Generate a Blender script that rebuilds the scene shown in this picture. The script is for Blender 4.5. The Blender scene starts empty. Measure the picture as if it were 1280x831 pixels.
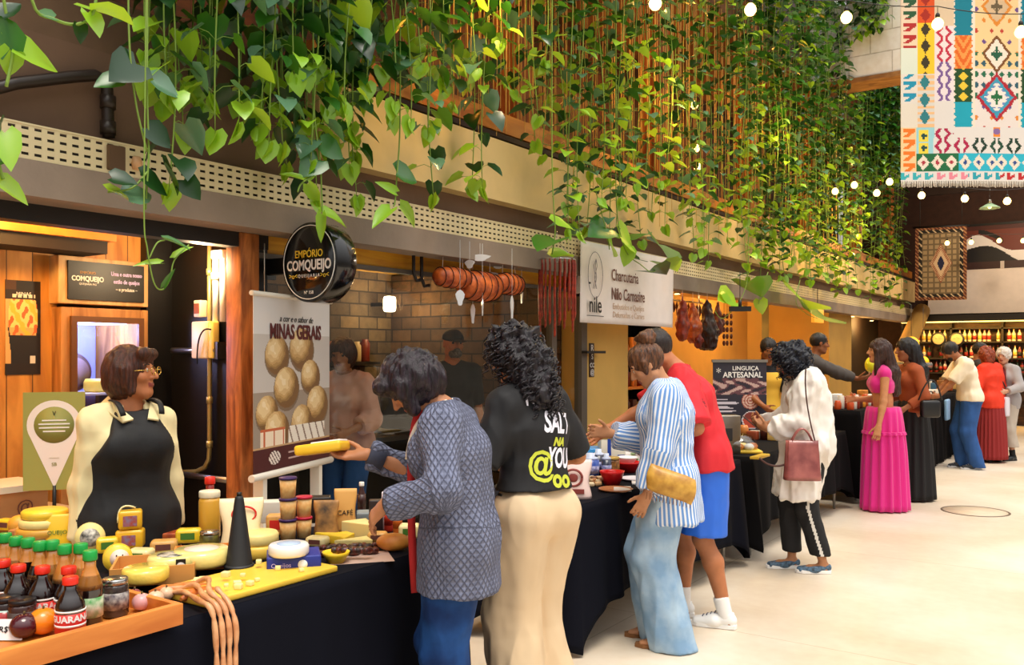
import bpy, bmesh, math, random
import numpy as np
from mathutils import Vector, Matrix, Euler
from mathutils.bvhtree import BVHTree
import openvdb

sc = bpy.context.scene
COL = sc.collection
R = math.radians
rnd = random.Random(7)
CAMH, FOC, YH = 1.57, 1100.0, 441.0
YAW = R(34.64)
FW = np.array([-math.sin(YAW), math.cos(YAW)])
RT = np.array([math.cos(YAW), math.sin(YAW)])

def atD(px, py, d):
    xy = FW * d + RT * ((px - 640) / FOC * d)
    return (float(xy[0]), float(xy[1]), CAMH + (YH - py) / FOC * d)
def onX(px, py, X):
    v = FW + RT * ((px - 640) / FOC)
    return atD(px, py, X / v[0])
def onY(px, py, Y):
    v = FW + RT * ((px - 640) / FOC)
    return atD(px, py, Y / v[1])
def onZ(px, py, z):
    return atD(px, py, (CAMH - z) * FOC / (py - YH))

# ---------------------------------------------------------------- materials
def lin(c):
    if isinstance(c, str):
        c = c.lstrip('#'); c = tuple(int(c[i:i+2], 16) for i in (0, 2, 4))
    o = []
    for v in c[:3]:
        v = v / 255.0
        o.append(v / 12.92 if v <= .04045 else ((v + .055) / 1.055) ** 2.4)
    return (o[0], o[1], o[2], 1.0)

_M = {}
def mat(name, c=None, rough=.6, metal=0., var=0., vs=8., bump=0., bs=40., c2=None, spec=.5, sheen=0., coat=0., trans=0., alpha=1., sub=0., stretch=None, emit=None, es=1.):
    if name in _M: return _M[name]
    m = bpy.data.materials.new(name); m.use_nodes = True
    nt = m.node_tree; b = nt.nodes['Principled BSDF']
    b.inputs['Base Color'].default_value = lin(c)
    b.inputs['Roughness'].default_value = rough
    b.inputs['Metallic'].default_value = metal
    b.inputs['Specular IOR Level'].default_value = spec
    if sheen: b.inputs['Sheen Weight'].default_value = sheen
    if coat: b.inputs['Coat Weight'].default_value = coat
    if trans: b.inputs['Transmission Weight'].default_value = trans
    if sub:
        b.inputs['Subsurface Weight'].default_value = sub
        b.inputs['Subsurface Radius'].default_value = (.02, .008, .005)
    if alpha < 1: b.inputs['Alpha'].default_value = alpha
    if emit:
        b.inputs['Emission Color'].default_value = lin(emit); b.inputs['Emission Strength'].default_value = es
    tc = None
    def coords(scale):
        t = nt.nodes.new('ShaderNodeTexCoord'); mp = nt.nodes.new('ShaderNodeMapping')
        nt.links.new(t.outputs['Object'], mp.inputs['Vector'])
        if stretch: mp.inputs['Scale'].default_value = stretch
        n = nt.nodes.new('ShaderNodeTexNoise'); n.inputs['Scale'].default_value = scale; n.inputs['Detail'].default_value = 5
        nt.links.new(mp.outputs['Vector'], n.inputs['Vector'])
        return n
    if var or c2:
        n = coords(vs)
        r = nt.nodes.new('ShaderNodeValToRGB')
        r.color_ramp.elements[0].position = .33; r.color_ramp.elements[1].position = .67
        base = lin(c)
        if c2:
            r.color_ramp.elements[0].color = lin(c2); r.color_ramp.elements[1].color = base
        else:
            r.color_ramp.elements[0].color = tuple(v * (1 - var) for v in base[:3]) + (1,)
            r.color_ramp.elements[1].color = tuple(min(1, v * (1 + var)) for v in base[:3]) + (1,)
        nt.links.new(n.outputs['Fac'], r.inputs['Fac']); nt.links.new(r.outputs['Color'], b.inputs['Base Color'])
    if bump:
        n = coords(bs); bp = nt.nodes.new('ShaderNodeBump'); bp.inputs['Strength'].default_value = bump; bp.inputs['Distance'].default_value = .01
        nt.links.new(n.outputs['Fac'], bp.inputs['Height']); nt.links.new(bp.outputs['Normal'], b.inputs['Normal'])
    _M[name] = m
    return m

def emis(name, c, s):
    if name in _M: return _M[name]
    m = bpy.data.materials.new(name); m.use_nodes = True; nt = m.node_tree; nt.nodes.clear()
    e = nt.nodes.new('ShaderNodeEmission'); e.inputs[0].default_value = lin(c); e.inputs[1].default_value = s
    o = nt.nodes.new('ShaderNodeOutputMaterial'); nt.links.new(e.outputs[0], o.inputs[0])
    _M[name] = m; return m

def glassy(name, tint=(255, 255, 255), gloss=.12, rough=.02):
    if name in _M: return _M[name]
    m = bpy.data.materials.new(name); m.use_nodes = True; nt = m.node_tree; nt.nodes.clear()
    t = nt.nodes.new('ShaderNodeBsdfTransparent'); t.inputs[0].default_value = lin(tint)
    g = nt.nodes.new('ShaderNodeBsdfGlossy'); g.inputs['Roughness'].default_value = rough
    mx = nt.nodes.new('ShaderNodeMixShader'); mx.inputs[0].default_value = gloss
    o = nt.nodes.new('ShaderNodeOutputMaterial')
    nt.links.new(t.outputs[0], mx.inputs[1]); nt.links.new(g.outputs[0], mx.inputs[2]); nt.links.new(mx.outputs[0], o.inputs[0])
    _M[name] = m; return m

def colmat(name, rough=.6, bump=0., bs=200.):
    """material that takes its colour from the printed/woven colour attribute"""
    if name in _M: return _M[name]
    m = bpy.data.materials.new(name); m.use_nodes = True; nt = m.node_tree; b = nt.nodes['Principled BSDF']
    a = nt.nodes.new('ShaderNodeAttribute'); a.attribute_name = 'print'
    nt.links.new(a.outputs['Color'], b.inputs['Base Color']); b.inputs['Roughness'].default_value = rough
    if bump:
        n = nt.nodes.new('ShaderNodeTexNoise'); n.inputs['Scale'].default_value = bs
        bp = nt.nodes.new('ShaderNodeBump'); bp.inputs['Strength'].default_value = bump; bp.inputs['Distance'].default_value = .005
        nt.links.new(n.outputs['Fac'], bp.inputs['Height']); nt.links.new(bp.outputs['Normal'], b.inputs['Normal'])
    _M[name] = m; return m

def woodmat(name, c, c2, scale=(2, 2, 14), rough=.5, plank=None):
    """grain stretched along one axis; optional plank joints (axis, width)"""
    if name in _M: return _M[name]
    m = bpy.data.materials.new(name); m.use_nodes = True; nt = m.node_tree; b = nt.nodes['Principled BSDF']; b.inputs['Roughness'].default_value = rough
    t = nt.nodes.new('ShaderNodeTexCoord'); mp = nt.nodes.new('ShaderNodeMapping'); mp.inputs['Scale'].default_value = scale
    n = nt.nodes.new('ShaderNodeTexNoise'); n.inputs['Scale'].default_value = 3; n.inputs['Detail'].default_value = 8; n.inputs['Distortion'].default_value = 1.2
    r = nt.nodes.new('ShaderNodeValToRGB'); r.color_ramp.elements[0].position = .35; r.color_ramp.elements[1].position = .65
    r.color_ramp.elements[0].color = lin(c2); r.color_ramp.elements[1].color = lin(c)
    nt.links.new(t.outputs['Object'], mp.inputs['Vector']); nt.links.new(mp.outputs[0], n.inputs['Vector']); nt.links.new(n.outputs['Fac'], r.inputs['Fac'])
    out = r.outputs['Color']
    if plank:
        s = nt.nodes.new('ShaderNodeSeparateXYZ'); nt.links.new(t.outputs['Object'], s.inputs[0])
        mm = nt.nodes.new('ShaderNodeMath'); mm.operation = 'MODULO'; mm.inputs[1].default_value = plank[1]
        ad = nt.nodes.new('ShaderNodeMath'); ad.operation = 'ADD'; ad.inputs[1].default_value = 100 * plank[1]
        nt.links.new(s.outputs[plank[0]], ad.inputs[0]); nt.links.new(ad.outputs[0], mm.inputs[0])
        gt = nt.nodes.new('ShaderNodeMath'); gt.operation = 'LESS_THAN'; gt.inputs[1].default_value = .006; nt.links.new(mm.outputs[0], gt.inputs[0])
        mx = nt.nodes.new('ShaderNodeMixRGB'); mx.inputs[2].default_value = tuple(v * .25 for v in lin(c2)[:3]) + (1,)
        nt.links.new(gt.outputs[0], mx.inputs[0]); nt.links.new(out, mx.inputs[1]); out = mx.outputs[0]
    nt.links.new(out, b.inputs['Base Color'])
    bp = nt.nodes.new('ShaderNodeBump'); bp.inputs['Strength'].default_value = .15; nt.links.new(n.outputs['Fac'], bp.inputs['Height']); nt.links.new(bp.outputs[0], b.inputs['Normal'])
    _M[name] = m; return m

# ---------------------------------------------------------------- mesh builder
class MB:
    def __init__(s): s.v = []; s.f = []; s.m = []; s.sm = []
    def add(s, vs, fs, mi=0, smooth=False):
        o = len(s.v); s.v += [tuple(map(float, v)) for v in vs]
        for f in fs: s.f.append(tuple(i + o for i in f)); s.m.append(mi); s.sm.append(smooth)
        return s
    def box(s, c, d, rz=0., mi=0, M=None, taper=1.):
        hx, hy, hz = d[0] / 2, d[1] / 2, d[2] / 2
        vs = []
        for z, k in ((-hz, 1.), (hz, taper)):
            for x, y in ((-hx, -hy), (hx, -hy), (hx, hy), (-hx, hy)):
                vs.append(Vector((x * k, y * k, z)))
        rot = M if M is not None else Matrix.Rotation(rz, 3, 'Z')
        vs = [rot @ v + Vector(c) for v in vs]
        return s.add(vs, [(0, 3, 2, 1), (4, 5, 6, 7), (0, 1, 5, 4), (1, 2, 6, 5), (2, 3, 7, 6), (3, 0, 4, 7)], mi)
    def bx(s, x0, x1, y0, y1, z0, z1, mi=0):
        return s.box(((x0 + x1) / 2, (y0 + y1) / 2, (z0 + z1) / 2), (abs(x1 - x0), abs(y1 - y0), abs(z1 - z0)), mi=mi)
    def rbox(s, c, d, r=.01, rz=0., mi=0, n=3):
        """rounded box (super-ellipse style lofting)"""
        hx, hy, hz = d[0] / 2, d[1] / 2, d[2] / 2; r = min(r, hx * .99, hy * .99, hz * .99)
        prof = [(r - r * math.sin(a), -hz + r - r * math.cos(a)) for a in [i * math.pi / 2 / n for i in range(n + 1)]]
        prof = prof + [(p[0], -p[1]) for p in reversed(prof)]
        rings = []
        rot = Matrix.Rotation(rz, 3, 'Z')
        for ins, z in prof:
            ring = []
            for cx, cy, a0 in ((hx - r, hy - r, 0), (-hx + r, hy - r, 90), (-hx + r, -hy + r, 180), (hx - r, -hy + r, 270)):
                for i in range(n + 1):
                    a = R(a0 + 90 * i / n); rr = r - ins
                    ring.append(rot @ Vector((cx + rr * math.cos(a), cy + rr * math.sin(a), z)) + Vector(c))
            rings.append(ring)
        return s.loft(rings, caps=True, mi=mi)
    def loft(s, rings, caps=True, mi=0, closed=True, smooth=True):
        n = len(rings[0]); vs = [p for r in rings for p in r]; fs = []
        for i in range(len(rings) - 1):
            for j in range(n if closed else n - 1):
                k = (j + 1) % n; fs.append((i * n + j, i * n + k, (i + 1) * n + k, (i + 1) * n + j))
        s.add(vs, fs, mi, smooth)
        if caps and closed:
            o = len(s.v) - len(vs)
            s.f.append(tuple(o + j for j in reversed(range(n)))); s.m.append(mi); s.sm.append(False)
            s.f.append(tuple(o + (len(rings) - 1) * n + j for j in range(n))); s.m.append(mi); s.sm.append(False)
        return s
    def lathe(s, prof, c=(0, 0, 0), n=20, mi=0, axis='Z', sx=1., sy=1., M=None, smooth=True):
        rings = []
        for r, z in prof:
            ring = []
            for i in range(n):
                a = 2 * math.pi * i / n; p = Vector((r * math.cos(a) * sx, r * math.sin(a) * sy, z))
                if axis == 'X': p = Vector((p.z, p.x, p.y))
                if axis == 'Y': p = Vector((p.y, p.z, p.x))
                if M is not None: p = M @ p
                ring.append(p + Vector(c))
            rings.append(ring)
        return s.loft(rings, True, mi, True, smooth)
    def tube(s, pts, r, n=8, mi=0, caps=True):
        pts = [Vector(p) for p in pts]; rr = r if isinstance(r, (list, tuple)) else [r] * len(pts)
        rings = []; up = None
        for i, p in enumerate(pts):
            t = (pts[min(i + 1, len(pts) - 1)] - pts[max(i - 1, 0)])
            if t.length < 1e-9: t = Vector((0, 0, 1))
            t.normalize()
            if up is None: up = Vector((0, 0, 1)) if abs(t.z) < .9 else Vector((1, 0, 0))
            a = t.cross(up)
            if a.length < 1e-6: a = t.orthogonal()
            a.normalize(); b = a.cross(t).normalized(); up = b
            rings.append([p + a * (rr[i] * math.cos(2 * math.pi * j / n)) + b * (rr[i] * math.sin(2 * math.pi * j / n)) for j in range(n)])
        return s.loft(rings, caps, mi)
    def sphere(s, c, r, n=12, mi=0, M=None):
        rx, ry, rz = r if isinstance(r, (list, tuple)) else (r, r, r)
        rings = []
        for i in range(1, n):
            a = math.pi * i / n; ring = []
            for j in range(n * 2):
                b = math.pi * j / n; p = Vector((rx * math.sin(a) * math.cos(b), ry * math.sin(a) * math.sin(b), -rz * math.cos(a)))
                if M is not None: p = M @ p
                ring.append(p + Vector(c))
            rings.append(ring)
        return s.loft(rings, True, mi)
    def poly(s, pts, mi=0): return s.add(pts, [tuple(range(len(pts)))], mi)
    def prism(s, pts, z0, z1, mi=0, M=None, c=(0, 0, 0)):
        """outline in xy extruded z0..z1, then transformed"""
        A = []; B = []
        for x, y in pts:
            a = Vector((x, y, z0)); b = Vector((x, y, z1))
            if M is not None: a = M @ a; b = M @ b
            A.append(a + Vector(c)); B.append(b + Vector(c))
        return s.loft([A, B], True, mi, True, False)
    def build(s, name, mats, parent=None, loc=None, rz=0., bevel=0.):
        me = bpy.data.meshes.new(name); me.from_pydata(s.v, [], s.f)
        if not isinstance(mats, (list, tuple)): mats = [mats]
        for m in mats: me.materials.append(m)
        me.polygons.foreach_set('material_index', s.m); me.polygons.foreach_set('use_smooth', s.sm); me.update()
        o = bpy.data.objects.new(name, me); COL.objects.link(o)
        if parent: o.parent = parent
        if loc is not None: o.location = loc
        if rz: o.rotation_euler.z = rz
        if bevel:
            b = o.modifiers.new('bevel', 'BEVEL'); b.width = bevel; b.segments = 2; b.limit_method = 'ANGLE'; b.angle_limit = R(40)
        return o

def tag(o, label, cat, group=None, kind=None):
    o['label'] = label; o['category'] = cat
    if group: o['group'] = group
    if kind: o['kind'] = kind
    return o
def struct(name, mb, mats, label=None, **kw):
    o = mb.build(name, mats, **kw); o['kind'] = 'structure'
    if label: o['label'] = label
    return o
def thing(name, label, cat, loc=(0, 0, 0), rz=0., group=None):
    o = bpy.data.objects.new(name, None); COL.objects.link(o); o.location = loc; o.rotation_euler.z = rz
    o.empty_display_size = .1
    return tag(o, label, cat, group)
def dup(root, loc=None, rz=None, label=None, group=None, scale=None):
    kids = {}
    for o in bpy.data.objects:
        if o.parent: kids.setdefault(o.parent, []).append(o)
    def rec(o, parent):
        c = o.copy(); COL.objects.link(c)
        if parent: c.parent = parent
        for k in kids.get(o, []): rec(k, c)
        return c
    r = rec(root, None)
    if loc is not None: r.location = loc
    if rz is not None: r.rotation_euler.z = rz
    if label: r['label'] = label
    if group: r['group'] = group
    if scale: r.scale = scale if isinstance(scale, (tuple, list)) else (scale,) * 3
    return r

def text(body, size, m, parent=None, loc=(0, 0, 0), rot=(0, 0, 0), name='lettering', ext=.0008, sx=1., bold=0., align='CENTER', shear=0., spacing=1.):
    c = bpy.data.curves.new(name, 'FONT'); c.body = body; c.size = size; c.align_x = align; c.align_y = 'CENTER'; c.extrude = ext
    c.offset = bold; c.shear = shear; c.space_character = spacing; c.resolution_u = 3
    t = bpy.data.objects.new(name, c); COL.objects.link(t)
    me = bpy.data.meshes.new_from_object(t); COL.objects.unlink(t); bpy.data.objects.remove(t); bpy.data.curves.remove(c)
    me.materials.clear(); me.materials.append(m)
    o = bpy.data.objects.new(name, me); COL.objects.link(o); o.location = loc; o.rotation_euler = rot; o.scale = (sx, 1, 1)
    if parent: o.parent = parent
    return o

def printed(name, w, h, nx, ny, func, parent=None, loc=(0, 0, 0), rot=(0, 0, 0), rough=.5, thick=.0, mname='printed_ink', bump=0., wave=None):
    """flat sheet in local xz-plane facing -y, coloured cell by cell by func(u, v) -> sRGB"""
    vs = []; fs = []
    for j in range(ny + 1):
        for i in range(nx + 1):
            x, z = (i / nx - .5) * w, j / ny * h
            vs.append((x, wave(x, z) if wave else 0, z))
    for j in range(ny):
        for i in range(nx): a = j * (nx + 1) + i; fs.append((a, a + 1, a + nx + 2, a + nx + 1))
    me = bpy.data.meshes.new(name); me.from_pydata(vs, [], fs)
    at = me.color_attributes.new('print', 'FLOAT_COLOR', 'CORNER')
    cols = np.zeros((len(fs) * 4, 4), dtype=np.float32)
    k = 0; cache = {}
    for j in range(ny):
        for i in range(nx):
            c = func((i + .5) / nx, (j + .5) / ny)
            if c not in cache: cache[c] = lin(c)
            cols[k:k + 4] = cache[c]; k += 4
    at.data.foreach_set('color', cols.ravel())
    me.materials.append(colmat(mname, rough, bump)); me.update()
    o = bpy.data.objects.new(name, me); COL.objects.link(o); o.location = loc; o.rotation_euler = rot
    if parent: o.parent = parent
    if thick:
        s = o.modifiers.new('thick', 'SOLIDIFY'); s.thickness = thick; s.offset = -1
    return o

# ---------------------------------------------------------------- implicit surfaces (bodies, clothes, hair)
def V3(*a): return np.array(a, dtype=np.float64)
def unit(v): return v / (np.linalg.norm(v) + 1e-12)
def cone(a, b, ra, rb=None, k=.02, e=1., w=None, cut=None, sub=False):
    return dict(t='c', a=np.array(a, float), b=np.array(b, float), ra=ra, rb=ra if rb is None else rb, k=k, e=e,
                w=None if w is None else unit(np.array(w, float)), cut=cut, sub=sub)
def ell(c, r, k=.02, rot=None, sub=False, cut=None):
    return dict(t='e', c=np.array(c, float), r=np.array(r, float) if not np.isscalar(r) else np.array([r, r, r], float), k=k, rot=rot, sub=sub, cut=cut)
def pbounds(p):
    if p['t'] == 'c':
        m = max(p['ra'], p['rb']) * max(p['e'], 1.)
        return np.minimum(p['a'], p['b']) - m, np.maximum(p['a'], p['b']) + m
    m = p['r'].max() if p['rot'] is not None else p['r']
    return p['c'] - m, p['c'] + m
def pdist(p, X, Y, Z):
    if p['t'] == 'c':
        a, b = p['a'], p['b']; ba = b - a; L2 = float(ba @ ba) + 1e-12
        x, y, z = X - a[0], Y - a[1], Z - a[2]
        t = np.clip((x * ba[0] + y * ba[1] + z * ba[2]) / L2, 0, 1)
        r = p['ra'] + (p['rb'] - p['ra']) * t
        x = x - ba[0] * t; y = y - ba[1] * t; z = z - ba[2] * t
        d2 = x * x + y * y + z * z
        if p['w'] is not None and p['e'] != 1:
            w = p['w']; q = x * w[0] + y * w[1] + z * w[2]
            d2 = d2 - q * q * (1 - 1 / p['e'] ** 2)
        d = np.sqrt(np.maximum(d2, 1e-12)) - r
    else:
        x, y, z = X - p['c'][0], Y - p['c'][1], Z - p['c'][2]
        if p['rot'] is not None:
            M = p['rot']; x, y, z = (x * M[0][0] + y * M[1][0] + z * M[2][0], x * M[0][1] + y * M[1][1] + z * M[2][1], x * M[0][2] + y * M[1][2] + z * M[2][2])
        r = p['r']; k0 = np.sqrt((x / r[0]) ** 2 + (y / r[1]) ** 2 + (z / r[2]) ** 2); k1 = np.sqrt((x / r[0] ** 2) ** 2 + (y / r[1] ** 2) ** 2 + (z / r[2] ** 2) ** 2)
        d = k0 * (k0 - 1) / np.maximum(k1, 1e-6)
    if p['cut'] is not None:
        cuts = p['cut'] if isinstance(p['cut'], list) else [p['cut']]
        for c, n in cuts:
            d = np.maximum(d, (X - c[0]) * n[0] + (Y - c[1]) * n[1] + (Z - c[2]) * n[2] if p['t'] == 'e' else (X - c[0]) * n[0] + (Y - c[1]) * n[1] + (Z - c[2]) * n[2])
    return d

def vnoise(P, scale, seed=0):
    rs = np.random.RandomState(seed); G = rs.rand(32, 32, 32) * 2 - 1
    q = P * np.array(scale); i = np.floor(q).astype(int); f = q - i; f = f * f * (3 - 2 * f)
    out = 0
    for dx in (0, 1):
        for dy in (0, 1):
            for dz in (0, 1):
                w = (f[:, 0] if dx else 1 - f[:, 0]) * (f[:, 1] if dy else 1 - f[:, 1]) * (f[:, 2] if dz else 1 - f[:, 2])
                out = out + w * G[(i[:, 0] + dx) % 32, (i[:, 1] + dy) % 32, (i[:, 2] + dz) % 32]
    return out

def sdf_mesh(name, prims, res, mats, parent=None, cuts=None, disp=None, matfn=None, fab=False, shell=0., loc=None):
    """smooth union (and subtraction) of tapered limbs and ellipsoids, polygonised into one closed skin"""
    lo = np.min([pbounds(p)[0] for p in prims if not p['sub']], axis=0) - 3 * res
    hi = np.max([pbounds(p)[1] for p in prims if not p['sub']], axis=0) + 3 * res
    n = np.ceil((hi - lo) / res).astype(int) + 1
    BIG = .12
    A = np.full(n, BIG, dtype=np.float32)
    ax = [lo[i] + np.arange(n[i]) * res for i in range(3)]
    for p in prims:
        a, b = pbounds(p); m = p['k'] + 3 * res + .01
        i0 = np.clip(np.floor((a - m - lo) / res).astype(int), 0, n); i1 = np.clip(np.ceil((b + m - lo) / res).astype(int) + 1, 0, n)
        if (i1 <= i0).any(): continue
        sl = tuple(slice(i0[i], i1[i]) for i in range(3))
        X, Y, Z = np.meshgrid(ax[0][sl[0]], ax[1][sl[1]], ax[2][sl[2]], indexing='ij', sparse=True)
        d = pdist(p, X, Y, Z); k = max(p['k'], 1e-5); cur = A[sl]
        if p['sub']:
            d = -d; h = np.maximum(k - np.abs(cur - d), 0) / k; A[sl] = np.maximum(cur, d) + h * h * k * .25
        else:
            h = np.maximum(k - np.abs(cur - d), 0) / k; A[sl] = np.minimum(cur, d) - h * h * k * .25
    if cuts:
        X, Y, Z = np.meshgrid(ax[0], ax[1], ax[2], indexing='ij', sparse=True)
        for c, nn in cuts:
            A = np.maximum(A, ((X - c[0]) * nn[0] + (Y - c[1]) * nn[1] + (Z - c[2]) * nn[2]).astype(np.float32))
    g = openvdb.FloatGrid(BIG); g.copyFromArray(np.ascontiguousarray(np.minimum(A, BIG)), tolerance=0)
    pts, quads = g.convertToQuads(0.0)
    P = pts.astype(np.float64) * res + lo
    quads = np.asarray(quads)
    me = bpy.data.meshes.new(name)
    me.vertices.add(len(P)); me.loops.add(len(quads) * 4); me.polygons.add(len(quads))
    me.vertices.foreach_set('co', P.ravel().astype(np.float32))
    me.loops.foreach_set('vertex_index', quads.ravel().astype(np.int32))
    me.polygons.foreach_set('loop_start', (np.arange(len(quads)) * 4).astype(np.int32))
    me.polygons.foreach_set('use_smooth', np.ones(len(quads), bool))
    me.update(calc_edges=True)
    if disp is not None:
        N = np.zeros(len(P) * 3, dtype=np.float32); me.vertex_normals.foreach_get('vector', N); N = N.reshape(-1, 3)
        P = P + N * disp(P, N)[:, None]
        me.vertices.foreach_set('co', P.ravel().astype(np.float32)); me.update()
    for m in (mats if isinstance(mats, (list, tuple)) else [mats]): me.materials.append(m)
    if matfn is not None:
        C = P[quads].mean(axis=1); me.polygons.foreach_set('material_index', matfn(C).astype(np.int32))
    if fab:
        best = np.full(len(P), 9e9); U = np.zeros(len(P)); W = np.zeros(len(P))
        for p in prims:
            if p['sub'] or p['t'] != 'c' or p.get('nf'): continue
            d = pdist(dict(p, cut=None), P[:, 0], P[:, 1], P[:, 2]); sel = d < best; best = np.where(sel, d, best)
            ba = p['b'] - p['a']; L = np.linalg.norm(ba) + 1e-9; zax = ba / L
            ref = V3(0, -1, 0) if abs(zax[1]) < .8 else V3(0, 0, 1)
            xa = unit(ref - zax * (ref @ zax)); ya = np.cross(zax, xa)
            q = P - p['a']; ang = np.arctan2(q @ ya, q @ xa) * (p['ra'] + p['rb']) / 2 * (1 + p['e']) / 2
            U = np.where(sel, ang, U); W = np.where(sel, q @ zax if abs(zax[2]) < .7 else P[:, 2], W)
        at = me.attributes.new('fab', 'FLOAT_VECTOR', 'POINT')
        at.data.foreach_set('vector', np.stack([U, W, np.zeros_like(U)], 1).ravel().astype(np.float32))
    me.update()
    o = bpy.data.objects.new(name, me); COL.objects.link(o)
    if parent: o.parent = parent
    if loc is not None: o.location = loc
    return o
# ---------------------------------------------------------------- people
def rot_axis(v, ax, a):
    ax = unit(ax); return v * math.cos(a) + np.cross(ax, v) * math.sin(a) + ax * (ax @ v) * (1 - math.cos(a))
def ik(a, c, l1, l2, pole):
    """two-bone chain a->b->c, bent towards pole"""
    d = c - a; L = np.linalg.norm(d); mx = (l1 + l2) * .998
    if L > mx: c = a + d / L * mx; d = c - a; L = mx
    if L < abs(l1 - l2) * 1.05: L = abs(l1 - l2) * 1.05
    u = unit(d); p = unit(pole - u * (pole @ u))
    x = (l1 * l1 - l2 * l2 + L * L) / (2 * L); h = math.sqrt(max(l1 * l1 - x * x, 0))
    return a + u * x + p * h, c

SKIN = {}
def skinmat(c):
    n = "skin_" + c.strip('#')
    return mat(n, c, rough=.5, var=.06, vs=30, spec=.35)

class Fig:
    """a posed human. Local frame: x to the person's right, y forward, z up, feet at z=0."""
    def __init__(s, label, pos, heading, H=1.68, g=1., skin='#b9805c', lean=4., bend=0., side=0., twist=0., head=(0, 0), neck=0., hands=None, elbows=None, feet=None, footyaw=(8, -8),
                 hipz=None, res=.007, female=True, name='person', group=None, handdir=None, palm=None, curl=(.45, .45), hipshift=(0, 0), shw=1., detail=True, tilt=0., lip='#8c3f38', nude=('hand', 'head'), bodyres=None):
        s.H = H; k = s.k = H / 1.68; s.g = g; s.res = res; s.female = female
        s.root = thing(name, label, 'person', (pos[0], pos[1], 0), R(heading - 90), group)
        J = s.J = {}
        hz = hipz if hipz else .542 * H
        J['P'] = V3(hipshift[0], hipshift[1], hz + .05 * k)
        up = rot_axis(V3(0, 0, 1), V3(1, 0, 0), R(-lean)); up = rot_axis(up, V3(0, 1, 0), R(side))
        up2 = rot_axis(V3(0, 0, 1), V3(1, 0, 0), R(-(lean + bend))); up2 = rot_axis(up2, V3(0, 1, 0), R(side))
        J['W'] = J['P'] + up * .13 * k
        J['C'] = J['W'] + unit(up + up2) * .17 * k
        J['N'] = J['C'] + up2 * .155 * k
        sw = (.148 if female else .172) * k * shw
        rx = V3(math.cos(R(twist)), math.sin(R(twist)), 0); s.rx = rx
        s.up2 = up2; s.fw2 = unit(np.cross(up2, rx))
        J['SR'] = J['N'] + rx * sw - up2 * .055 * k; J['SL'] = J['N'] - rx * sw - up2 * .055 * k
        hw = .088 * k
        J['HR'] = J['P'] + V3(hw, 0, -.05 * k); J['HL'] = J['P'] + V3(-hw, 0, -.05 * k)
        # head
        nd = rot_axis(up2, rx, R(-neck)); J['HB'] = J['N'] + nd * .085 * k
        pitch, yaw = head; a = R(yaw + twist)
        M = Matrix.Rotation(a, 3, 'Z') @ Matrix.Rotation(R(-pitch), 3, 'X') @ Matrix.Rotation(R(tilt), 3, 'Y')
        s.HM = np.array(M); J['H'] = J['HB'] + s.HM @ V3(0, .022, .085) * k
        # arms
        ua, fa = .275 * k, .245 * k
        hands = hands or (V3(.25, .05, hz - .05), V3(-.25, .05, hz - .05))
        elbows = elbows or (V3(.3, -1, -.3), V3(-.3, -1, -.3))
        for i, q in enumerate('RL'):
            e, w = ik(J['S' + q], np.array(hands[i], float), ua, fa, np.array(elbows[i], float)); J['E' + q] = e; J['A' + q] = w
        # legs
        feet = feet or ((.1, 0), (-.1, 0))
        s.fy = footyaw
        for i, q in enumerate('RL'):
            an = V3(feet[i][0], feet[i][1] - .02, .085 * k + (feet[i][2] if len(feet[i]) > 2 else 0))
            f = V3(-math.sin(R(footyaw[i])), math.cos(R(footyaw[i])), 0)
            kn, an = ik(J['H' + q], an, .43 * k, .415 * k, f); J['K' + q] = kn; J['F' + q] = an; s.J['fd' + q] = f
        s.handdir = handdir or (None, None); s.palm = palm or (V3(-1, 0, 0), V3(1, 0, 0)); s.curl = curl
        s.skin = skin; s.lip = lip; s.nude = nude; s.detail = detail
        s.body(bodyres or res)

    def hl(s, p): return s.J['H'] + s.HM @ (np.array(p, float) * s.k)
    def hand_prims(s, i):
        q = 'RL'[i]; J = s.J; k = s.k
        W = J['A' + q]; hd = unit(W - J['E' + q]) if s.handdir[i] is None else unit(np.array(s.handdir[i], float))
        pn = np.array(s.palm[i], float); pn = unit(pn - hd * (pn @ hd)); sd = np.cross(hd, pn)
        # thumb side: for right hand sd such that thumb = forward when palm faces body
        th = sd if i == 0 else -sd
        s.J['hd' + q] = hd; s.J['pn' + q] = pn; s.J['M' + q] = W + hd * .075 * k
        out = [cone(W, W + hd * .03 * k, .021 * k, .022 * k, .015, 1.25, sd)]
        for u in (-.024, -.008, .008, .024):
            out.append(cone(W + hd * .025 * k + sd * u * .7 * k, W + hd * .083 * k + sd * u * k, .014 * k, .0115 * k, .012))
        lens = [.8, .97, 1.0, .9]  # little .. index measured from far side of thumb
        for j, u in enumerate((-.030, -.0105, .0095, .029)):
            L = lens[j]; b = W + hd * .085 * k + th * u * k
            d = hd * 1. + th * u * 2.2; d = unit(d); ax = unit(np.cross(d, pn)); p0 = b
            r = .0088 * k
            for seg, ln in enumerate((.038, .025, .02)):
                d = rot_axis(d, ax, s.curl[i] * (.75 if seg == 0 else 1.))
                p1 = p0 + d * ln * L * k; out.append(cone(p0, p1, r, r * .92, .004)); p0 = p1; r *= .92
        # thumb
        b = W + hd * .022 * k + th * .022 * k + pn * .006 * k
        d = unit(hd * .75 + th * .75 + pn * .35)
        p1 = b + d * .038 * k; out.append(cone(b, p1, .0135 * k, .0105 * k, .01))
        d2 = unit(d + hd * .5 + pn * .5 * s.curl[i]); p2 = p1 + d2 * .03 * k; out.append(cone(p1, p2, .0105 * k, .0092 * k, .004))
        d3 = unit(d2 + hd * .3); out.append(cone(p2, p2 + d3 * .022 * k, .0092 * k, .008 * k, .004))
        return out
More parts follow.
